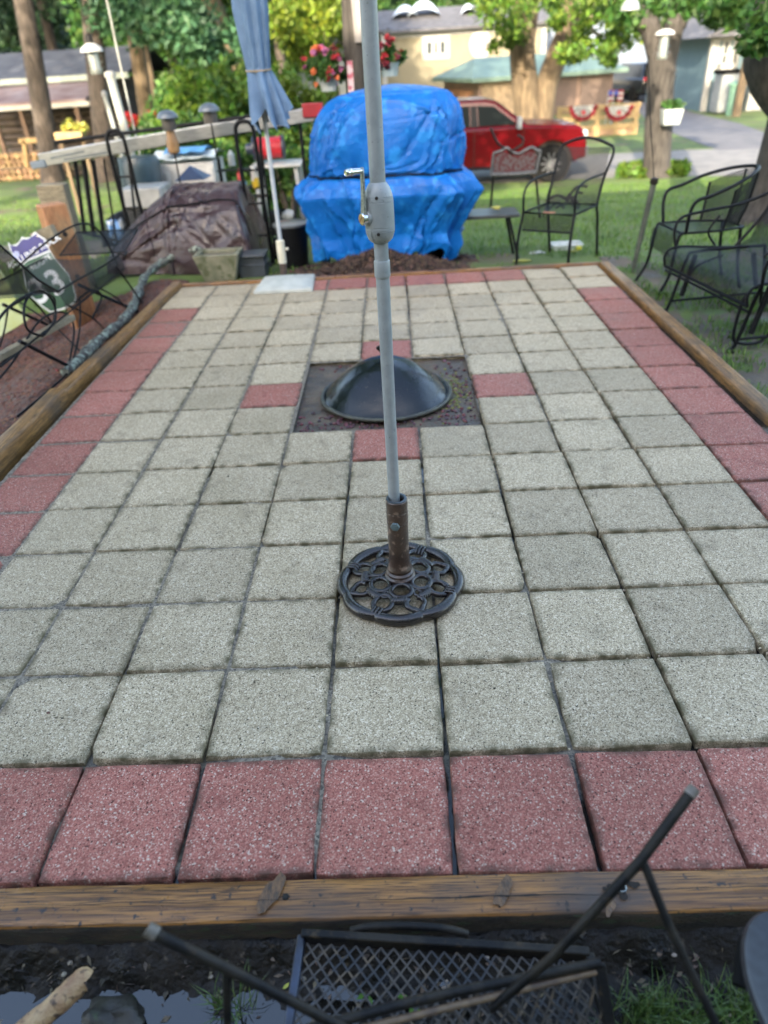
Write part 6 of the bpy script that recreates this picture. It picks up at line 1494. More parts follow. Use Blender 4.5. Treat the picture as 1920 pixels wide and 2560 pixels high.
tag(leafmesh('far_woods', cs, 42, .62, M['lf_dark'], None, 99), 'dark far woods closing the view behind the houses', 'woods', kind='stuff')
cs = []
for k in range(420):
    x_ = rng.uniform(-32, -5); y_ = rng.uniform(36, 62); cs.append((x_, y_, rng.uniform(-1, .7), .8))
tag(leafmesh('undergrowth', cs, 60, .20, M['lf_mid'], None, 98), 'low green undergrowth under the woods', 'undergrowth', kind='stuff')
b = MB(); b.grid(lambda u, v: (13+u*40, 36+v*40, -1.1+3.2*max(0,min(1,(v*40-4)/26))*max(0,min(1,(u*40-6)/10))), 20, 20)
tag(b.build('grass_bank', M['grass_ground'], smooth=60), kind='structure')

# ================================================================= BUILDINGS
def siding(name, c, pitch=.18):
    m = mat(name, c, tuple(v*.93 for v in c), scale=2, rough=.7); n = m.node_tree.nodes; l = m.node_tree.links
    tc = n.new('ShaderNodeTexCoord'); sp = n.new('ShaderNodeSeparateXYZ'); l.new(tc.outputs['Object'], sp.inputs[0])
    d = n.new('ShaderNodeMath'); d.operation = 'DIVIDE'; d.inputs[1].default_value = pitch; l.new(sp.outputs[2], d.inputs[0])
    f = n.new('ShaderNodeMath'); f.operation = 'FRACT'; l.new(d.outputs[0], f.inputs[0])
    bp = n.new('ShaderNodeBump'); bp.inputs['Strength'].default_value = .8; bp.inputs['Distance'].default_value = .02; l.new(f.outputs[0], bp.inputs['Height']); l.new(bp.outputs[0], n['Principled BSDF'].inputs['Normal'])
    return m
M['beige'] = siding('beige_siding', (.215,.19,.125)); M['cream'] = siding('cream_siding', (.31,.27,.175)); M['paleblue'] = siding('pale_blue_siding', (.125,.20,.235)); M['greysid'] = siding('grey_siding', (.30,.32,.31)); M['bluegrey'] = siding('blue_grey_siding', (.17,.21,.27))
M['trim'] = mat('white_trim', (.32,.32,.30), (.27,.27,.255), rough=.5); M['roofgrey'] = mat('grey_shingles', (.10,.10,.108), (.06,.06,.066), scale=3, rough=.9, bump=.8, bscale=12)
M['roofgreen'] = mat('faded_green_roof', (.135,.20,.155), (.10,.15,.115), scale=1.5, rough=.6); M['win'] = glass('window_glass', (.04,.05,.055), .05)
def windo(parent, x0_, x1_, z0_, z1_, y_, nx_=2, nz_=1, fr_=.07, name='window', axis='x', glassm=None):
    """window in a wall facing -Y (axis x) or -X (axis y)"""
    def bx(bb, a0, a1, z0, z1, d0, d1):
        if axis == 'x': bb.box(((a0+a1)/2, y_+(d0+d1)/2, (z0+z1)/2), (abs(a1-a0), abs(d1-d0), abs(z1-z0)))
        else: bb.box((y_+(d0+d1)/2, (a0+a1)/2, (z0+z1)/2), (abs(d1-d0), abs(a1-a0), abs(z1-z0)))
    b = MB(); bx(b, x0_, x1_, z0_, z0_-fr_, -.05, .0); bx(b, x0_, x1_, z1_, z1_+fr_, -.05, .0); bx(b, x0_-fr_, x0_, z0_-fr_, z1_+fr_, -.05, .0); bx(b, x1_, x1_+fr_, z0_-fr_, z1_+fr_, -.05, .0)
    for k in range(1, nx_): xx = x0_+(x1_-x0_)*k/nx_; bx(b, xx-fr_*.35, xx+fr_*.35, z0_, z1_, -.035, -.003)
    for k in range(1, nz_): zz = z0_+(z1_-z0_)*k/nz_; bx(b, x0_, x1_, zz-fr_*.3, zz+fr_*.3, -.037, -.003)
    w = b.build(name, M['trim'], parent); b = MB(); bx(b, x0_, x1_, z0_, z1_, -.012, -.002); b.build('pane', glassm or M['win'], w); return w

# long beige house
HY = 46.0
def hp_(x, y, Y=HY): return ony(x, y, Y)
xL, xR = hp_(745,120).x, hp_(1172,120).x; zE = hp_(960,66).z; zb = -1.1
h1 = empty('beige_house', (xL, HY, zb), 'long beige sided house with a small white window and a round white window', 'house')
def L1(v): return Vector(v)-Vector((xL, HY, zb))
b = MB(); b.box(L1(((xL+xR)/2, HY+3.5, (zE+zb)/2)), (xR-xL, 7, zE-zb)); b.build('wall', M['beige'], h1)
b = MB(); b.box(L1(((xL+xR)/2, HY-.02, zE-.05)), (xR-xL+.5, .10, .34)); b.box(L1((xR+.0, HY-.03, (zE+zb)/2-.1)), (.28,.12,zE-zb-.2)); b.build('trim', M['trim'], h1)
zr = zE+1.25
b = MB(); A = [L1((xL-.3,HY-.5,zE+.13)), L1((xR+.3,HY-.5,zE+.13)), L1((xR+.3,HY+3.6,zr)), L1((xL-.3,HY+3.6,zr)), L1((xR+.3,HY+7.5,zE+.13)), L1((xL-.3,HY+7.5,zE+.13))]
b.add(A+[p+Vector((0,0,-.12)) for p in A], [(0,1,2,3),(3,2,4,5),(7,6,9,8),(8,9,11,10),(0,6,7,1),(4,10,11,5),(0,3,9,6),(3,5,11,9),(1,7,8,2),(2,8,10,4)]); b.build('roof', M['roofgrey'], h1)
for (xx, w_, hh) in ((875,1.5,.65),(915,1.9,.8),(1010,.8,.5)):
    p = hp_(xx, 40, HY+2); bb = MB(); bb.grid(lambda u, v: L1((p.x-w_/2+u*w_, HY+2+v*1.2-.6, zE+.75+hh*math.sin(math.pi*u)**.7*math.sin(math.pi*(.15+.7*v)))), 10, 5); bb.build('roof_cover', mat('pale_sheet', (.55,.62,.66), (.45,.5,.55), rough=.5), h1, smooth=60)
p0, p1 = hp_(912,122), hp_(972,84)
windo(h1, *[v-xL for v in (p0.x+.3, p1.x-.3)], p0.z-zb+.1, p1.z-zb-.1, -.004, 3, 1, .28)
pc = hp_(1038, 97); b = MB(); ro = (hp_(1062,97).x-hp_(1014,97).x)/2; mX = Matrix.Rotation(rad(90), 3, 'X') @ Matrix.Diagonal((1,1.12,1)).to_3x3()
b.lathe([(ro*.68,0),(ro*.70,.08),(ro*.9,.10),(ro,.07),(ro,0)], 32, L1((pc.x, HY-.003, pc.z)), mX, cap=False); ow = b.build('round_window', M['trim'], h1, smooth=40)
b = MB(); b.lathe([(.001,.02),(ro*.69,.02)], 32, L1((pc.x, HY-.003, pc.z)), mX, cap=False); b.build('pane', mat('pinkish_glass', (.30,.24,.27), (.20,.16,.18), rough=.2), ow)
b = MB(); b.box((xR-xL+4.2, 5.0, (zE-zb)/2+.1), (8.2, 6.5, zE-zb-.2)); b.build('side_wing', M['bluegrey'], h1)
b = MB(); b.box((xR-xL+2.0, 1.6, (zE-zb)*.30), (3.4, .12, .5)); b.build('wing_sill', M['trim'], h1)
# porch at its left end
pL = hp_(690,100,44); 
po = empty('porch', (pL.x, 44, zb), 'white posted porch with a low grey roof at the left end of the beige house', 'porch')
zt2 = hp_(720,80,44).z-zb
b = MB(); b.box((1.6,1.5,zt2+.08), (4.6,3.4,.16)); b.build('roof', M['roofgrey'], po)
for k in range(4): b = MB(); b.box((-.3+k*1.25,0,zt2/2), (.24,.24,zt2)); b.build('post', M['trim'], po)
b = MB(); b.box((1.5,2.5,zt2/2-.1), (4.2,.2,zt2-.25)); b.build('back_wall', M['cream'], po)
# grey sided shed left of the porch
pa, pb2 = ony(640,240,38), ony(697,115,38)
gs2 = empty('grey_shed', (pa.x, 38, -1.1), 'plain grey sided shed between the maple leaves and the pink flower basket', 'shed')
wS, hS = pb2.x-pa.x+1.2, pb2.z+1.1
b = MB(); b.box((wS/2,1.5,hS/2), (wS,3,hS)); b.build('wall', M['greysid'], gs2)
b = MB(); b.prism([(-.3,0,hS),(wS+.3,0,hS),(wS/2,0,hS+1.0)], (0,-.3,0), (0,3.3,0)); b.build('roof', M['roofgrey'], gs2)
windo(gs2, wS*.62, wS*.8, hS*.25, hS*.55, -.003, 1, 2)
# brown shed with the faded green roof, corner toward us
KA, KB = ony(1035,168,36), ony(1326,150,38); KL = ony(959,148,41); zt3 = KA.z
g1 = empty('green_roofed_carport', (KA.x, 36, -1.1), 'low brown panelled outbuilding with a faded green roof behind the pickup', 'outbuilding')
def lk(p): return Vector((p.x-KA.x, p.y-36, 0))
q0, q1, q2_ = Vector((0,0,0)), lk(KB), lk(KL); q3_ = q1+q2_; hw_ = zt3+1.1
b = MB(); b.add([q0,q1,q3_,q2_]+[p+Vector((0,0,hw_)) for p in (q0,q1,q3_,q2_)], [(0,1,5,4),(1,2,6,5),(2,3,7,6),(3,0,4,7),(4,5,6,7)])
b.build('wall', mat('brown_panels', (.20,.135,.10), (.16,.105,.08), scale=1.2, rough=.7), g1)
nq = Vector((q1.y,-q1.x,0)).normalized()
for k, (t0, t1, cm) in enumerate(((.02,.30,'tan_a'),(.34,.50,'brn_b'),(.53,.72,'brn_c'),(.75,.98,'brn_d'))):
    b = MB(); pA, pB = q0.lerp(q1,t0)+nq*.02, q0.lerp(q1,t1)+nq*.02; b.prism([pA+Vector((0,0,.05)), pB+Vector((0,0,.05)), pB+Vector((0,0,hw_-.12)), pA+Vector((0,0,hw_-.12))], (0,0,0), nq*.03)
    b.build('panel', mat('panel_'+cm, ((.21,.15,.09),(.15,.09,.065),(.105,.07,.055),(.14,.10,.08))[k], rough=.6), g1)
b = MB(); pA = q0.lerp(q2_,.15); pB = q0.lerp(q2_,.85); n2 = Vector((-q2_.y,q2_.x,0)).normalized(); n2 = n2 if n2.x < 0 else -n2
b.prism([pA+n2*.02, pB+n2*.02, pB+n2*.02+Vector((0,0,hw_*.72)), pA+n2*.02+Vector((0,0,hw_*.72))], (0,0,0), n2*.03); b.build('door', mat('orange_brown_door', (.26,.13,.065), (.2,.1,.05), rough=.6), g1)
b = MB(); o_ = (q1.normalized()*.5, q2_.normalized()*.5)
R4 = [q0-o_[0]-o_[1], q1+o_[0]-o_[1], q3_+o_[0]+o_[1], q2_-o_[0]+o_[1]]
ridge = (q0+q2_)/2+q1*.10, (q1+q3_)/2-q1*.12
V_ = [p+Vector((0,0,hw_)) for p in R4]+[p+Vector((0,0,hw_+.75)) for p in ridge]+[p+Vector((0,0,hw_-.16)) for p in R4]
b.add(V_, [(0,1,5,4),(1,2,5),(2,3,4,5),(3,0,4),(6,7,1,0),(7,8,2,1),(8,9,3,2),(9,6,0,3)]); b.build('roof', M['roofgreen'], g1)
# pale yellow house with tall windows
YY = 60
ya, yb_ = ony(1262,150,YY), ony(1445,60,YY)
y1h = empty('yellow_house', (ya.x, YY, -1.1), 'pale yellow house with tall white framed windows behind the black car', 'house'); wY, hY = yb_.x-ya.x+1, 6.2
b = MB(); b.box((wY/2,4,hY/2), (wY,8,hY)); b.build('wall', M['cream'], y1h)
b = MB(); b.prism([(-.5,0,hY),(wY+.5,0,hY),(wY/2,0,hY+2.6)], (0,-.5,0), (0,8.5,0)); b.build('roof', M['roofgrey'], y1h)
for k in range(4): windo(y1h, .6+k*wY/4.1, .6+k*wY/4.1+1.05, 1.9, 4.9, -.004, 1, 2, .14)
# pale blue house, right
BY = 34.0
bA = ony(1516,242,BY); bB = ony(1530,78,BY); hB = bB.z+1.1
bh2 = empty('pale_blue_house', (bA.x, BY, -1.1), 'pale blue sided house with white windows and a grey gable roof', 'house')
W1 = ony(1612,150,BY).x-bA.x
b = MB(); b.box((W1/2,4,hB/2), (W1,8,hB)); b.box((W1+4,3.2,hB/2-.06), (8,8,hB-.12)); b.build('wall', M['paleblue'], bh2)
b = MB(); b.box((.0,-.01,hB/2-.04), (.22,.22,hB-.1)); b.box((W1,-.92,hB/2-.1), (.22,.16,hB-.24)); b.box((W1/2,-.02,hB-.09), (W1+.3,.12,.2)); b.build('trim', M['trim'], bh2)
b = MB(); ro_ = [(-.7,0,hB-.05),(W1+9,0,hB-.05),(W1+9,0,hB+2.4),(4.6,0,hB+2.4)]; b.prism(ro_, (0,-.8,0), (0,8.5,0)); b.build('roof', M['roofgrey'], bh2)
def bw(xa, ya_, xb, yb2, off, **k):
    a_, c_ = ony(xa, ya_, BY+off), ony(xb, yb2, BY+off); windo(bh2, a_.x-bA.x, c_.x-bA.x, a_.z+1.1, c_.z+1.1, off-.004, **k)
bw(1536,145,1550,92,0,nx_=1,nz_=2,fr_=.10); bw(1557,145,1574,90,0,nx_=1,nz_=2,fr_=.10); bw(1582,140,1596,90,0,nx_=1,nz_=2,fr_=.10)
a_, c_ = ony(1634,172,BY-.8), ony(1700,135,BY-.8); windo(bh2, a_.x-bA.x, c_.x-bA.x, a_.z+1.1, c_.z+1.1, -.804, 2, 2, .10)
p = ony(1567,150,BY-.3); b = MB(); b.box((p.x-bA.x,-.25,p.z+1.1), (.55,.5,.42)); b.build('air_conditioner', M['trim'], bh2, bevel=.02)
b = MB(); a_ = ony(1600,243,BY-.9); b.box((W1+4,-.86,.42), (8,.06,.8)); b.build('lattice_skirt', M['trim'], bh2)
p = gnd(1549, 243); bn = empty('wheelie_bin', (p.x, 32.6, -1.1), 'grey waste bin with a dark lid against the pale blue house', 'bin')
b = MB(); b.box((0,0,.75), (1.05,.9,1.4)); b.build('bin_body', mat('bin_grey', (.25,.27,.28), (.2,.22,.23), rough=.5), bn, bevel=.06)
b = MB(); b.box((0,-.02,1.50), (1.15,1.0,.14)); b.build('lid', M['rubber'], bn, bevel=.04)
p = gnd(1583, 250); b = MB(); b.lathe([(.22,0),(.24,1.0),(.30,1.02),(.30,1.12),(.12,1.2)], 18, (p.x, 31.6, -1.1)); tag(b.build('green_canister', mat('sage_green', (.18,.33,.24), (.14,.27,.2), rough=.5), smooth=40), 'sage green upright canister beside the grey waste bin', 'canister')
pp = ony(1590,250,31); b = MB(); b.tube([(pp.x,31,-1.1),(pp.x,31,3.4)], .17, 10); tag(b.build('wooden_pole', M['bark_w'], smooth=60), 'brown wooden pole in front of the pale blue house', 'pole')

# log cabin at the left
CY = 29.0
cL, cR = ony(-60,200,CY).x, ony(263,200,CY).x
lc = empty('log_cabin', (cL, CY, -1.1), 'dark log cabin with a grey roof above a faded pinkish porch roof', 'cabin'); wC = cR-cL
zTop, zMid, zFas, zP0, zP1 = (ony(160,y_,CY).z+1.1 for y_ in (134,163,172,182,212))
b = MB(); b.box((wC/2,3.5,zFas/2), (wC-.6,5,zFas)); 
for k in range(11): b.tube([(0.1,.98,.15+k*.23),(wC-.35,.98,.15+k*.23)], .11, 8)
b.build('wall', mat('dark_logs', (.055,.042,.035), (.025,.02,.02), scale=3, rough=.8), lc)
b = MB(); b.add([(-.4,.3,zMid),(wC+.3,.3,zMid),(wC+.3,3.6,zTop+.5),(-.4,3.6,zTop+.5),(wC+.3,6.8,zMid),(-.4,6.8,zMid)], [(0,1,2,3),(3,2,4,5),(0,5,4,1)]); b.build('roof', mat('slate_blue_roof', (.07,.078,.095), (.05,.055,.07), scale=2, rough=.85), lc)
b = MB(); b.box((wC/2,.25,(zMid+zFas)/2-.02), (wC+.6,.14,zMid-zFas+.06)); b.build('fascia', mat('pale_fascia', (.30,.36,.32), (.26,.3,.27), rough=.6), lc)
b = MB(); wP = ony(228,200,CY).x-cL; b.add([(-.3,-2.2,zP1),(wP,-2.2,zP1),(wP,.2,zP0+.05),(-.3,.2,zP0+.05),(-.3,-2.2,zP1-.08),(wP,-2.2,zP1-.08),(wP,.2,zP0-.03),(-.3,.2,zP0-.03)], [(0,1,2,3),(4,7,6,5),(0,4,5,1),(1,5,6,2),(3,2,6,7),(0,3,7,4)])
b.build('porch_roof', mat('faded_pink_roof', (.24,.19,.185), (.15,.085,.075), scale=1.6, rough=.7, contrast=.35), lc)
b = MB(); b.box((wP/2,-2.25,zP1-.14), (wP+.3,.10,.14)); b.build('gutter', M['trim'], lc)
for k in range(5): b = MB(); b.box((.6+k*(wP-1)/4,-2.1,zP1/2-.1), (.14,.14,zP1-.2)); b.build('porch_post', mat('porch_wood', (.12,.075,.05), rough=.8), lc)
# firewood, frame, flower box
fw = [(20,335),(20,355),(20,372),(60,340),(60,362)]
for k, (x_, y_, nm_) in enumerate(((45,352,'long stack of split firewood lit by the sun in front of the log cabin'),(70,375,'lower sunlit stack of firewood nearer the lawn'))):
    p = ony(x_, y_, 25-k*1.5); Y_ = 25-k*1.5
    s_ = empty('firewood_stack', (p.x, Y_, tz(Y_)), nm_, 'firewood', 'firewood stacks')
    b = MB()
    for i in range(17):
        for j in range(4 if k == 0 else 2): b.lathe([(.001,-.22),(.085,-.22),(.09,.22),(.001,.22)], 7, (-1.4+i*.18+rng.uniform(-.02,.02), rng.uniform(-.03,.03), .1+j*.165), Matrix.Rotation(rad(90),3,'X'), cap=False)
    b.build('logs', mat('split_wood', (.34,.23,.12), (.18,.11,.055), scale=6, rough=.8, island=.3), s_, smooth=40)
p = ony(75, 300, 23.5); wf = empty('garden_arch', (p.x, 23.5, tz(23.5)), 'sunlit wooden garden frame with a hanging green plant in front of the cabin', 'garden arch')
hF = ony(75,303,23.5).z+1.1
for sx in (-.35,.42): b = MB(); b.bar((sx*1.6,0,0),(sx,0,hF), .12,.12); b.build('post', mat('sunny_pine', (.36,.25,.11), (.27,.18,.08), rough=.7), wf)
b = MB(); b.bar((-.5,0,hF),(.6,0,hF), .12,.14); b.build('crossbeam', mat('sunny_pine', (.5,.4,.2)), wf)
leafmesh('hanging_plant', [(p.x+.15,23.4,p.z-.55,.22),(p.x+.22,23.4,p.z-.42,.18)], 120, .07, M['lf_yellow'], wf, 77, world_off=(p.x,23.5,tz(23.5)))
p = ony(150, 283, 16); fb = empty('flower_planter', (p.x, 16, tz(16)), 'raised yellow wooden planter with yellow green flowers right of the first pine', 'planter'); hP = p.z-tz(16)
b = MB(); b.box((0,0,hP-.10), (.6,.3,.18)); 
b.build('box', mat('sunny_pine', (.5,.4,.2)), fb, bevel=.02)
for sx in (-.24,.24): b = MB(); b.bar((sx,0,0),(sx,0,hP-.19), .07,.07); b.build('leg', M['bark_w'], fb)
leafmesh('flowers', [(p.x-.05+k*.12, 16, p.z+.06+.08*(k == 1), .10) for k in range(4)], 90, .05, mat('yellow_flowers', (.34,.30,.05), (.14,.20,.03), scale=9, rough=.6, island=.4), fb, 78, world_off=(p.x,16,tz(16)))
cs = []
for (x_, y_) in ((278,250),(290,255),(300,262),(330,245),(335,258),(282,265)): q_ = ony(x_, y_, 20); cs.append((q_.x, q_.y, q_.z, .13))
b = leafmesh('red_flowers', cs, 60, .05, mat('red_petals', (.55,.02,.03), (.35,.02,.02), rough=.6), None, 79); tag(b, 'scattered red flowers behind the ladder below the pines', 'flowers', kind='stuff')
leafmesh('flower_foliage', [(c[0], c[1]+.1, -1.1+k*.25, .35) for c in cs for k in range(7)], 40, .08, M['lf_mid'], None, 80).update_tag()
tag(bpy.data.objects['flower_foliage'], 'green stems and leaves under the scattered red flowers', 'foliage', kind='stuff')

# ================================================================= STREET THINGS
# fence with bunting
FY = 26.7
fa, fbb = ony(1205,285,FY), ony(1372,262,FY); zF = ony(1300,228,FY).z
fn = empty('picket_fence', (fa.x, FY, -1.1), 'sunlit yellow wooden fence with patriotic bunting at the roadside', 'fence'); wF = fbb.x-fa.x; hF = zF+1.1
for k in range(5): b = MB(); b.box((wF*k/4,0,hF/2), (.14,.14,hF+.1)); b.build('post', mat('sunny_pine', (.5,.4,.2)), fn)
for zz in (hF-.03, hF*.62, hF*.30): b = MB(); b.box((wF/2,-.075,zz), (wF+.2,.05,.13)); b.build('rail', mat('sunny_pine', (.5,.4,.2)), fn)
for k in range(30): b = MB(); b.box((wF*(k+.5)/30,.02,hF*.62), (.035,.03,hF*.62)); b.build('baluster', mat('sunny_pine', (.5,.4,.2)), fn)
b = MB(); b.box((wF/2,.0,.17), (wF+.2,.10,.34)); b.build('base_board', mat('tan_board', (.33,.20,.11), (.27,.16,.09), rough=.7), fn)
M['bred'] = mat('bunting_red', (.22,.012,.018), rough=.8); M['bwhite'] = mat('bunting_white', (.40,.39,.36), rough=.8); M['bstar'] = mat('bunting_star', (.55,.05,.06), rough=.8)
for k, x_ in enumerate((1261, 1338)):
    p = ony(x_, 228, FY-.16); bt_ = empty('bunting', (p.x, FY-.16, p.z), 'half round red and white bunting on the yellow fence, %s' % ('nearer the pickup' if k == 0 else 'nearer the road corner'), 'bunting', 'buntings on the fence')
    R_ = .50
    for (r0, r1, nm, mm) in ((.0,.70,'white_field',M['bwhite']),(.70,.98,'red_border',M['bred'])):
        b = MB(); vs = []
        for j in range(25):
            a_ = math.pi+math.pi*j/24; w = .05*math.sin(j*1.55)
            for r_ in (r0, r1): vs.append((math.cos(a_)*r_*R_, w*r_, math.sin(a_)*r_*R_*.95))
        b.add(vs, [(2*j,2*j+1,2*j+3,2*j+2) for j in range(24)]); b.build(nm, mm, bt_, smooth=60)
    b = MB(); st_ = [(.11*(1 if q % 2 == 0 else .42)*math.cos(math.pi/2+q*math.pi/5), -.07, -.20+.11*(1 if q % 2 == 0 else .42)*math.sin(math.pi/2+q*math.pi/5)) for q in range(10)]
    b.add([(0,-.07,-.20)]+st_, [(0,1+q,1+(q+1) % 10) for q in range(10)]); b.build('star', M['bstar'], bt_)
for k, x_ in enumerate((1310,1322)):
    p = ony(x_, 240, FY-.1); fl_ = empty('small_flag', (p.x, FY-.1, p.z-.4), 'tiny striped flag on the yellow fence between the buntings, %s one' % ('first' if k == 0 else 'second'), 'flag', 'small flags')
    b = MB(); b.tube([(0,0,0),(0,0,1.0)], .015, 6); b.build('staff', M['bwhite'], fl_)
    b = MB(); b.cur = 0
    for j in range(5): b.cur = j % 2; b.box((.16,0,.98-j*.07), (.32,.012,.07))
    b.build('cloth', M['bred'], fl_, mats=[M['bred'], M['bwhite']])
    b = MB(); b.box((.07,-.008,.93), (.13,.01,.15)); b.build('canton', mat('flag_blue', (.05,.07,.30), rough=.8), fl_)

# ---- red pickup
M['redpaint'] = mat('metallic_red_paint', (.085,.001,.0035), (.07,.001,.003), scale=2, rough=.22, coat=.12, metal=.0, spec=.25)
M['autoglass'] = glass('dark_auto_glass', (.012,.016,.016), .03)
tk = empty('pickup_truck', (3.93, 17.95, -1.1), 'bright red crew cab pickup parked on the road behind the blue tarp', 'pickup', None, rad(-1.5))
# its own space: +X is the nose, side toward us at y=-1.0, front wheel centre at x=0
def side(poly, y0_, y1_, name, mm, parent=tk, bev=.03):
    bb = MB(); bb.prism([(x, 0, z) for x, z in poly], (0,y0_,0), (0,y1_,0)); return bb.build(name, mm, parent, bevel=bev)
def arch(cx, r, a0=0, a1=180, n_=12): return [(cx+r*math.cos(rad(a0+(a1-a0)*i/n_)), .40+r*math.sin(rad(a0+(a1-a0)*i/n_))) for i in range(n_+1)]
low = [(.80,.48),(.79,.80),(.75,1.00),(.60,1.15),(-.20,1.20),(-.62,1.22),(-3.20,1.20),(-4.55,1.20),(-4.62,.55),(-4.35,.40)] + [(x, z) for x, z in reversed(arch(-3.75,.50))] + [(-3.2,.34),(-.60,.34)] + [(x, z) for x, z in reversed(arch(0,.50))] + [(.62,.45)]
side(low, -.98, .98, 'body', M['redpaint'], bev=.07)
# hood bulge and cab
bb = MB(); cab = [(-.50,1.16),(-1.28,1.70),(-1.50,1.745),(-2.60,1.755),(-3.05,1.66),(-3.22,1.18)]
vs = [(x, -.90+(z-1.16)*.22, z) for x, z in cab]+[(x, .90-(z-1.16)*.22, z) for x, z in cab]; k = len(cab)
bb.add(vs, [tuple(range(k)), tuple(range(2*k-1, k-1, -1))]+[(i, k+i, k+(i+1) % k, (i+1) % k) for i in range(k)]); bb.build('cab', M['redpaint'], tk, bevel=.06)
def gl(poly, name='side_window'):
    bb = MB(); bb.prism([(x, -.90+(z-1.16)*.22, z) for x, z in poly], (0,-.012,0), (0,.004,0)); return bb.build(name, M['autoglass'], tk, bevel=.008)
gl([(-.80,1.225),(-1.33,1.60),(-1.70,1.63),(-1.66,1.225)]); gl([(-1.86,1.225),(-1.88,1.63),(-2.56,1.63),(-2.78,1.22)])
bb = MB(); bb.prism([(-1.68,-.90+(z-1.16)*.22,z) if False else (x, -.90+(z-1.16)*.22, z) for x, z in ((-1.68,1.22),(-1.72,1.63),(-1.86,1.63),(-1.84,1.22))], (0,-.014,0), (0,.002,0)); bb.build('door_pillar', M['blacksteel'], tk)
bb = MB(); wsv = [(-.56,-.80,1.19),(-.56,.80,1.19),(-1.27,.70,1.685),(-1.27,-.70,1.685)]; nn_ = Vector((.57,0,.82))*.02; bb.prism([Vector(p) for p in wsv], nn_*.2, nn_); bb.build('windscreen', M['autoglass'], tk)
for cx in (0, -3.75):
    bb = MB(); bb.prism([(x, 0, z) for x, z in arch(cx,.56)+[(cx-.50,.40)]+list(reversed(arch(cx,.49)))+[(cx+.56,.40)]][:26], (0,-1.005,0), (0,-.96,0)); bb.build('arch_flare', M['redpaint'], tk)
    bb = MB(); bb.lathe([(.02,-.2),(.48,-.2),(.48,.2),(.02,.2)], 26, (cx,-.72,.42), Matrix.Rotation(rad(90),3,'X')); bb.build('wheel_well', M['crack'], tk)
    for sy in (-.86,.86):
        bb = MB(); bb.lathe([(.24,-.13),(.37,-.13),(.40,-.09),(.40,.09),(.37,.13),(.24,.13)], 36, (cx,sy,.40), Matrix.Rotation(rad(90),3,'X')); wh = bb.build('wheel', M['rubber'], tk, smooth=40)
        bb = MB(); s_ = -1 if sy < 0 else 1; RX = Matrix.Rotation(rad(90),3,'X')
        bb.lathe([(.22,-.12),(.25,-.135),(.25,.10),(.06,.10),(.05,.06)], 30, (cx,sy,.40), RX if s_ < 0 else Matrix.Rotation(rad(-90),3,'X'))
        for q_ in range(10):
            a_ = q_*math.pi/5; bb.bar((cx,sy+s_*.125,.40), (cx+.235*math.cos(a_),sy+s_*.130,.40+.235*math.sin(a_)), .035,.03, up=(0,1,0))
        bb.build('rim', mat('dark_alloy', (.13,.135,.14), (.08,.08,.09), rough=.45, metal=.4, spec=.2), wh, smooth=40)
bb = MB(); bb.box((.79,0,.60), (.10,1.9,.24)); bb.build('bumper', mat('bumper_grey', (.10,.10,.11), rough=.4), tk, bevel=.03)
bb = MB(); bb.box((.775,0,.86), (.06,1.15,.26)); bb.build('grille', M['blacksteel'], tk, bevel=.01)
for sy in (-.80,.80):
    bb = MB(); bb.box((.62,sy+.01*(1 if sy > 0 else -1),.95), (.34,.32,.20)); bb.build('headlight', mat('headlight_lens', (.55,.62,.62), (.4,.45,.45), rough=.1, coat=1), tk, bevel=.04)
bb = MB(); bb.box((-.78,-1.10,1.27), (.10,.20,.24)); bb.box((-.80,-.98,1.20), (.06,.16,.05)); bb.build('mirror', mat('mirror_grey', (.25,.27,.28), rough=.3), tk, bevel=.02)
for x_ in (-.66,-1.77,-2.84): bb = MB(); bb.box((x_,-.981,.78), (.014,.008,.76)); bb.build('door_seam', M['crack'], tk)
for x_ in (-1.60,-2.66): bb = MB(); bb.box((x_,-.995,1.08), (.20,.03,.045)); bb.build('door_handle', M['redpaint'], tk, bevel=.01)
bb = MB(); bb.box((-1.9,-.93,.37), (2.3,.16,.06)); bb.build('side_step', M['blacksteel'], tk, bevel=.015)
bb = MB(); bb.box((-1.9,0,.42), (5,1.2,.10)); bb.build('chassis', M['crack'], tk)

# ---- black car on the side street
sv = gnd(1368, 206); sv = Vector((ony(1368,206,45).x, 45, -1.1))
cr2 = empty('black_suv', sv, 'black estate car seen from behind on the side street by the forked tree', 'car', None, rad(14)); cr2.scale = (1.08,1.08,1.08)
def csec(pts, y0_, y1_, name, mm, bev=.05):     # x across, seen from behind (-Y)
    bb = MB(); bb.prism([(x, 0, z) for x, z in pts], (0,y0_,0), (0,y1_,0)); return bb.build(name, mm, cr2, bevel=bev)
M['blackpaint'] = mat('black_car_paint', (.012,.014,.018), (.01,.012,.015), rough=.15, coat=1)
csec([(-.92,.35),(.92,.35),(.95,.75),(.90,1.05),(-.90,1.05),(-.95,.75)], -2.3, 2.3, 'body', M['blackpaint'], .09)
bb = MB(); vs = [(-.88,-2.15,1.02),(.88,-2.15,1.02),(.68,-1.75,1.66),(-.68,-1.75,1.66),(-.88,1.3,1.02),(.88,1.3,1.02),(.66,.4,1.68),(-.66,.4,1.68)]
bb.add(vs, [(0,1,2,3),(4,7,6,5),(0,3,7,4),(1,5,6,2),(3,2,6,7)]); bb.build('cabin', M['blackpaint'], cr2, bevel=.07)
bb = MB(); bb.prism([Vector(p) for p in ((-.74,-2.10,1.12),(.74,-2.10,1.12),(.60,-1.82,1.56),(-.60,-1.82,1.56))], (0,-.025,.01), (0,-.005,0)); bb.build('rear_window', M['autoglass'], cr2)
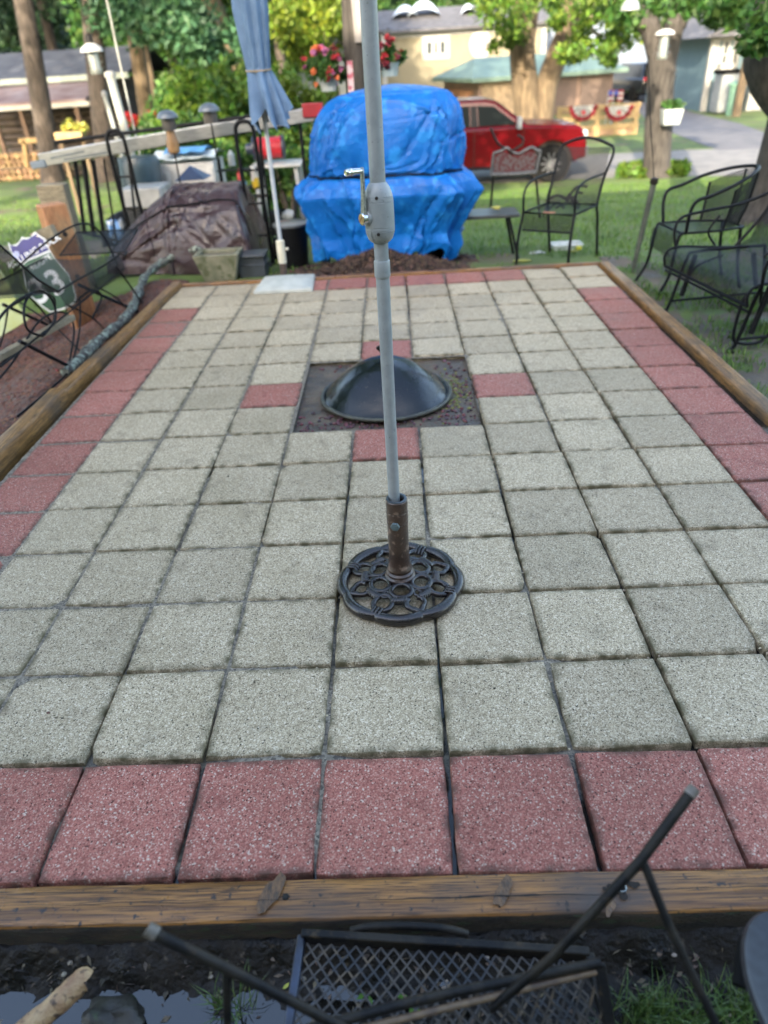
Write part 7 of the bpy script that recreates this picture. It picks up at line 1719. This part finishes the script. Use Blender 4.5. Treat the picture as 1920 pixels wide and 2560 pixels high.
for s_ in (-1,1):
    bb = MB(); bb.box((s_*.70,-2.31,.98), (.42,.06,.14)); bb.build('tail_light', mat('tail_red', (.55,.02,.03), rough=.2, coat=1), cr2, bevel=.02)
    for yy in (-1.45,1.45):
        bb = MB(); bb.lathe([(.2,-.11),(.33,-.11),(.35,-.07),(.35,.07),(.33,.11),(.2,.11)], 26, (s_*.84,yy,.35), Matrix.Rotation(rad(90),3,'Y')); wh = bb.build('wheel', M['rubber'], cr2, smooth=40)
        bb = MB(); bb.lathe([(.01,-.10),(.22,-.11),(.22,.11),(.01,.10)], 20, (s_*.84,yy,.35), Matrix.Rotation(rad(90),3,'Y')); bb.build('rim', M['alu'], wh, smooth=40)
bb = MB(); bb.box((0,-2.33,.86), (.42,.03,.16)); bb.build('number_plate', M['trim'], cr2)
bb = MB(); bb.box((0,-2.33,.50), (1.7,.08,.22)); bb.build('bumper', M['blacksteel'], cr2, bevel=.03)

# ================================================================= HANGING THINGS
WY = 8.0
wpb, wpt = ony(772,200,WY), ony(763,30,WY); dd = (wpt-wpb)/(wpt.z-wpb.z); wb = wpb+dd*(tz(WY)-wpb.z)
wp = empty('basket_post', wb, 'weathered grey trunk post with flower baskets behind the umbrella pole', 'post')
trunk([wb, wpb, wpt+dd*.55], (.125,.115), M['bark_d'], wp, 'post', 16)
q_ = ony(778,20,WY-.1); b = MB(); b.lathe([(.112,-.28),(.118,.35),(.115,.9)], 20, (q_.x,q_.y+.06,q_.z)); b.build('grey_wrap', mat('grey_weathered_board', (.27,.25,.25), (.19,.18,.17), scale=9, rough=.8, stretch=(4,4,.5)), wp, smooth=50, world=True)
hk = [ony(760,120,WY), ony(735,90,WY-.02), ony(712,108,WY-.05)]
b = MB(); b.tube(smoothpath(hk,6), .008, 6); b.build('bracket', M['blackiron'], wp, world=True, smooth=60)
hk2 = [ony(785,90,WY), ony(815,70,WY-.02), ony(841,85,WY-.05)]
b = MB(); b.tube(smoothpath(hk2,6), .008, 6); b.build('bracket', M['blackiron'], wp, world=True, smooth=60)
b = MB(); q_ = ony(757,165,WY-.13); b.grid(lambda u, v: Vector((q_.x-.03+.06*u, q_.y-.01*math.sin(u*6), q_.z+.14-.34*v)), 6, 8); b.build('striped_ribbon', mat('striped_ribbon', (.55,.45,.47), (.42,.08,.12), scale=14, rough=.7, contrast=.1), wp, world=True)
def basket(x_, ytop, ybot, Y, wpx, lab, potm, flow, seed, spread, cat='hanging basket'):
    c = ony(x_, ybot, Y); tpz = ony(x_, ytop, Y).z; r_ = (ony(x_+wpx/2,ybot,Y).x-ony(x_-wpx/2,ybot,Y).x)/2; hgt_ = tpz-c.z
    h = empty('hanging_basket', c, lab, cat, 'hanging baskets')
    b = MB(); b.lathe([(r_*.78,0),(r_*.97,hgt_),(r_*1.03,hgt_),(r_*1.03,hgt_+.012),(r_*.9,hgt_+.012),(r_*.88,hgt_-.03)], 26, (0,0,0)); b.build('pot', potm, h, smooth=40)
    g_ = crown((c.x, c.y, c.z+hgt_+spread*.45), (spread,spread*.8,spread*.7), 26, spread*.32, seed, .2)
    leafmesh('foliage', g_, 60, .026, M['lf_mid'], h, seed, world_off=c)
    for i, (fm, n_) in enumerate(flow):
        g2 = crown((c.x-.02, c.y-spread*.15, c.z+hgt_+spread*.55), (spread*1.12,spread*.9,spread*.9), n_, .03, seed+5+i, .75)
        leafmesh('flowers', g2, 26, .018, fm, h, seed+9+i, aspect=.9, world_off=c)
    b = MB()
    for k in range(3): a_ = k*2.09; b.tube([(r_*math.cos(a_), r_*math.sin(a_), hgt_), (0,0,hgt_+spread*1.9)], .003, 5)
    b.build('hanger_wire', M['blacksteel'], h)
    return h
pk, rd, orr, dr = mat('pink_petals', (.42,.12,.24), (.32,.09,.2), rough=.6), mat('red_petals2', (.40,.03,.045), (.28,.02,.03), rough=.6), mat('orange_petals', (.62,.16,.05), rough=.6), mat('dark_red_leaves', (.26,.025,.05), (.14,.02,.03), rough=.6)
potw, potb = mat('pot_white', (.36,.39,.39), (.3,.33,.33), rough=.4), mat('pot_pale_blue', (.25,.32,.35), (.2,.27,.3), rough=.4)
basket(711, 170, 197, WY-.05, 42, 'white hanging basket of pink and orange flowers left of the trunk post', potw, [(pk,16),(rd,12),(orr,8)], 41, .22)
basket(842, 138, 165, WY-.05, 42, 'pale blue hanging basket of dark red flowers right of the umbrella pole', potb, [(dr,26),(rd,10)], 46, .17)
# planter on the forked tree
p = ony(1450, 250, 16.5); h = empty('tree_planter', p, 'small white planter box of green leaves fixed to the forked tree', 'planter'); 
b = MB(); trough(b, 1, -.17, .13, .34, .22, .42, .28, .03); b.build('pot', potw, h, bevel=.01)
leafmesh('foliage', [(p.x+.1*k, p.y, p.z+.20, .14) for k in (-1,0,1)], 70, .05, M['lf_mid'], h, 47, world_off=p)
b = MB(); b.tube([(-.15,0,.1),(-.02,0,.75),(.05,.2,.8)], .008, 6); b.build('hanger_wire', M['blacksteel'], h)
# tube feeders
def feeder(x0_, y0_, x1_, y1_, Y, wpx, lab, loc_hook):
    a_, c_ = ony(x0_, y0_, Y), ony(x1_, y1_, Y); r_ = (ony(x0_+wpx/2,y0_,Y).x-ony(x0_-wpx/2,y0_,Y).x)/2; L_ = a_.z-c_.z
    f = empty('tube_feeder', (a_.x, Y, c_.z), lab, 'bird feeder', 'tube feeders')
    b = MB(); b.lathe([(r_*.9,0),(r_,.02),(r_,.05),(r_*.86,.055),(r_*.86,L_-.03),(r_,L_-.02)], 22); b.build('tube', mat('steel_mesh_tube', (.36,.38,.37), (.22,.24,.22), scale=30, rough=.35, metal=.6, stretch=(1,1,.15)), f, smooth=40)
    b = MB(); b.lathe([(r_*1.85,L_-.02),(r_*1.7,L_+.02),(r_*.8,L_+.06),(r_*.4,L_+.075)], 22, cap=True); b.build('cap', M['white'], f, smooth=50)
    b = MB(); b.lathe([(r_*.6,L_+.06),(r_*.62,L_+.13),(r_*.3,L_+.16)], 16); b.tube([(0,0,L_+.15),(0,0,loc_hook-c_.z)], .004, 5); b.build('hanger', M['blackiron'], f, smooth=40)
    for zz in (.25,.5,.75): b = MB(); b.tube([(-r_*1.4,0,L_*zz),(r_*1.4,0,L_*zz)], .006, 6); b.build('perch', M['chrome'], f)
    return a_
fa_ = feeder(198, 108, 216, 160, 9.0, 26, 'silver tube bird feeder with a white cap hanging in front of the second pine', 2.55)
feeder(1437, 72, 1433, 128, 14.5, 22, 'pale tube bird feeder with a white cap hanging before the forked tree', 3.6)
b = MB(); xh = fa_.x+.30; b.tube(smoothpath([(xh,9.0,tz(9)),(xh,9.0,1.5),(xh,9.0,2.35),(xh-.1,9.0,2.62),(xh-.26,9.0,2.62),(xh-.30,9.0,2.54)], 6), .011, 8)
tag(b.build('shepherds_hook', mat('pale_hook_pole', (.40,.42,.40), (.3,.3,.28), rough=.5), smooth=60), 'pale metal shepherds hook carrying the silver tube feeder', 'hook')
for (xa, ya, xb, yb2, Y_, r_, lb_) in ((238,163,266,268,9.6,.055,'long pale grey tube post leaning just right of the silver feeder'),(226,205,244,268,9.9,.030,'thinner pale tube just behind the long grey tube post')):
    a_, c_ = ony(xa, ya, Y_), ony(xb, yb2, Y_); d_ = (c_-a_)/(a_.z-c_.z); c2 = c_+d_*(c_.z-tz(Y_))
    t = empty('tube_post', c2, lb_, 'post', 'pale tube posts'); b = MB(); b.tube([a_, c2], r_, 12); b.build('tube', mat('pale_tube', (.40,.42,.40), (.28,.29,.26), scale=9, rough=.6, stretch=(3,3,.4)), t, smooth=60, world=True)
    b = MB(); b.lathe([(r_*1.25,-.02),(r_*1.3,.03),(r_*.6,.05)], 14, a_); b.build('cap', M['trim'], t, smooth=50, world=True)
p = ony(1362, 12, 12); ld_ = empty('glass_bell_feeder', p, 'bell shaped clear dome at the top of the view between two trees', 'bird feeder')
b = MB(); b.lathe([(.14,-.06),(.135,-.02),(.10,.05),(.04,.09),(.01,.10)], 22); b.build('dome', mat('milky_dome', (.5,.52,.5), (.4,.42,.4), rough=.2, trans=.4), ld_, smooth=50)
b = MB(); b.tube([(0,0,.09),(0,0,1.6)], .004, 5); b.build('wire', M['blacksteel'], ld_)

# ================================================================= UNSEEN HOUSE ADDED BEHIND THE CAMERA FOR SHADE
hb2 = empty('added_shade_house', (0, -4.2, -.1), 'large unseen cream house added behind the patio to shade the yard', 'house')
HW, HE, HR = 11.0, 5.9, 8.7
b = MB(); b.box((-1,-3.5,HE/2), (2*HW,7,HE)); b.build('wall', M['cream'], hb2)
b = MB(); b.prism([(0,.6,HE),(0,-7.6,HE),(0,-3.5,HR)], (-HW-1.4,0,0), (HW-.6,0,0)); b.build('roof', M['roofgrey'], hb2)
for x_ in (-8,-4.5,3,6.5):
    for z_ in (.9,3.5):
        b = MB(); b.box((x_,.03,z_+.6), (1.2,.06,1.3)); w = b.build('window', M['trim'], hb2); b = MB(); b.box((x_,.065,z_+.6), (1.0,.02,1.1)); b.build('pane', M['win'], w)
b = MB(); b.box((-.5,.03,1.05), (1.0,.06,2.1)); b.build('door', M['trim'], hb2)
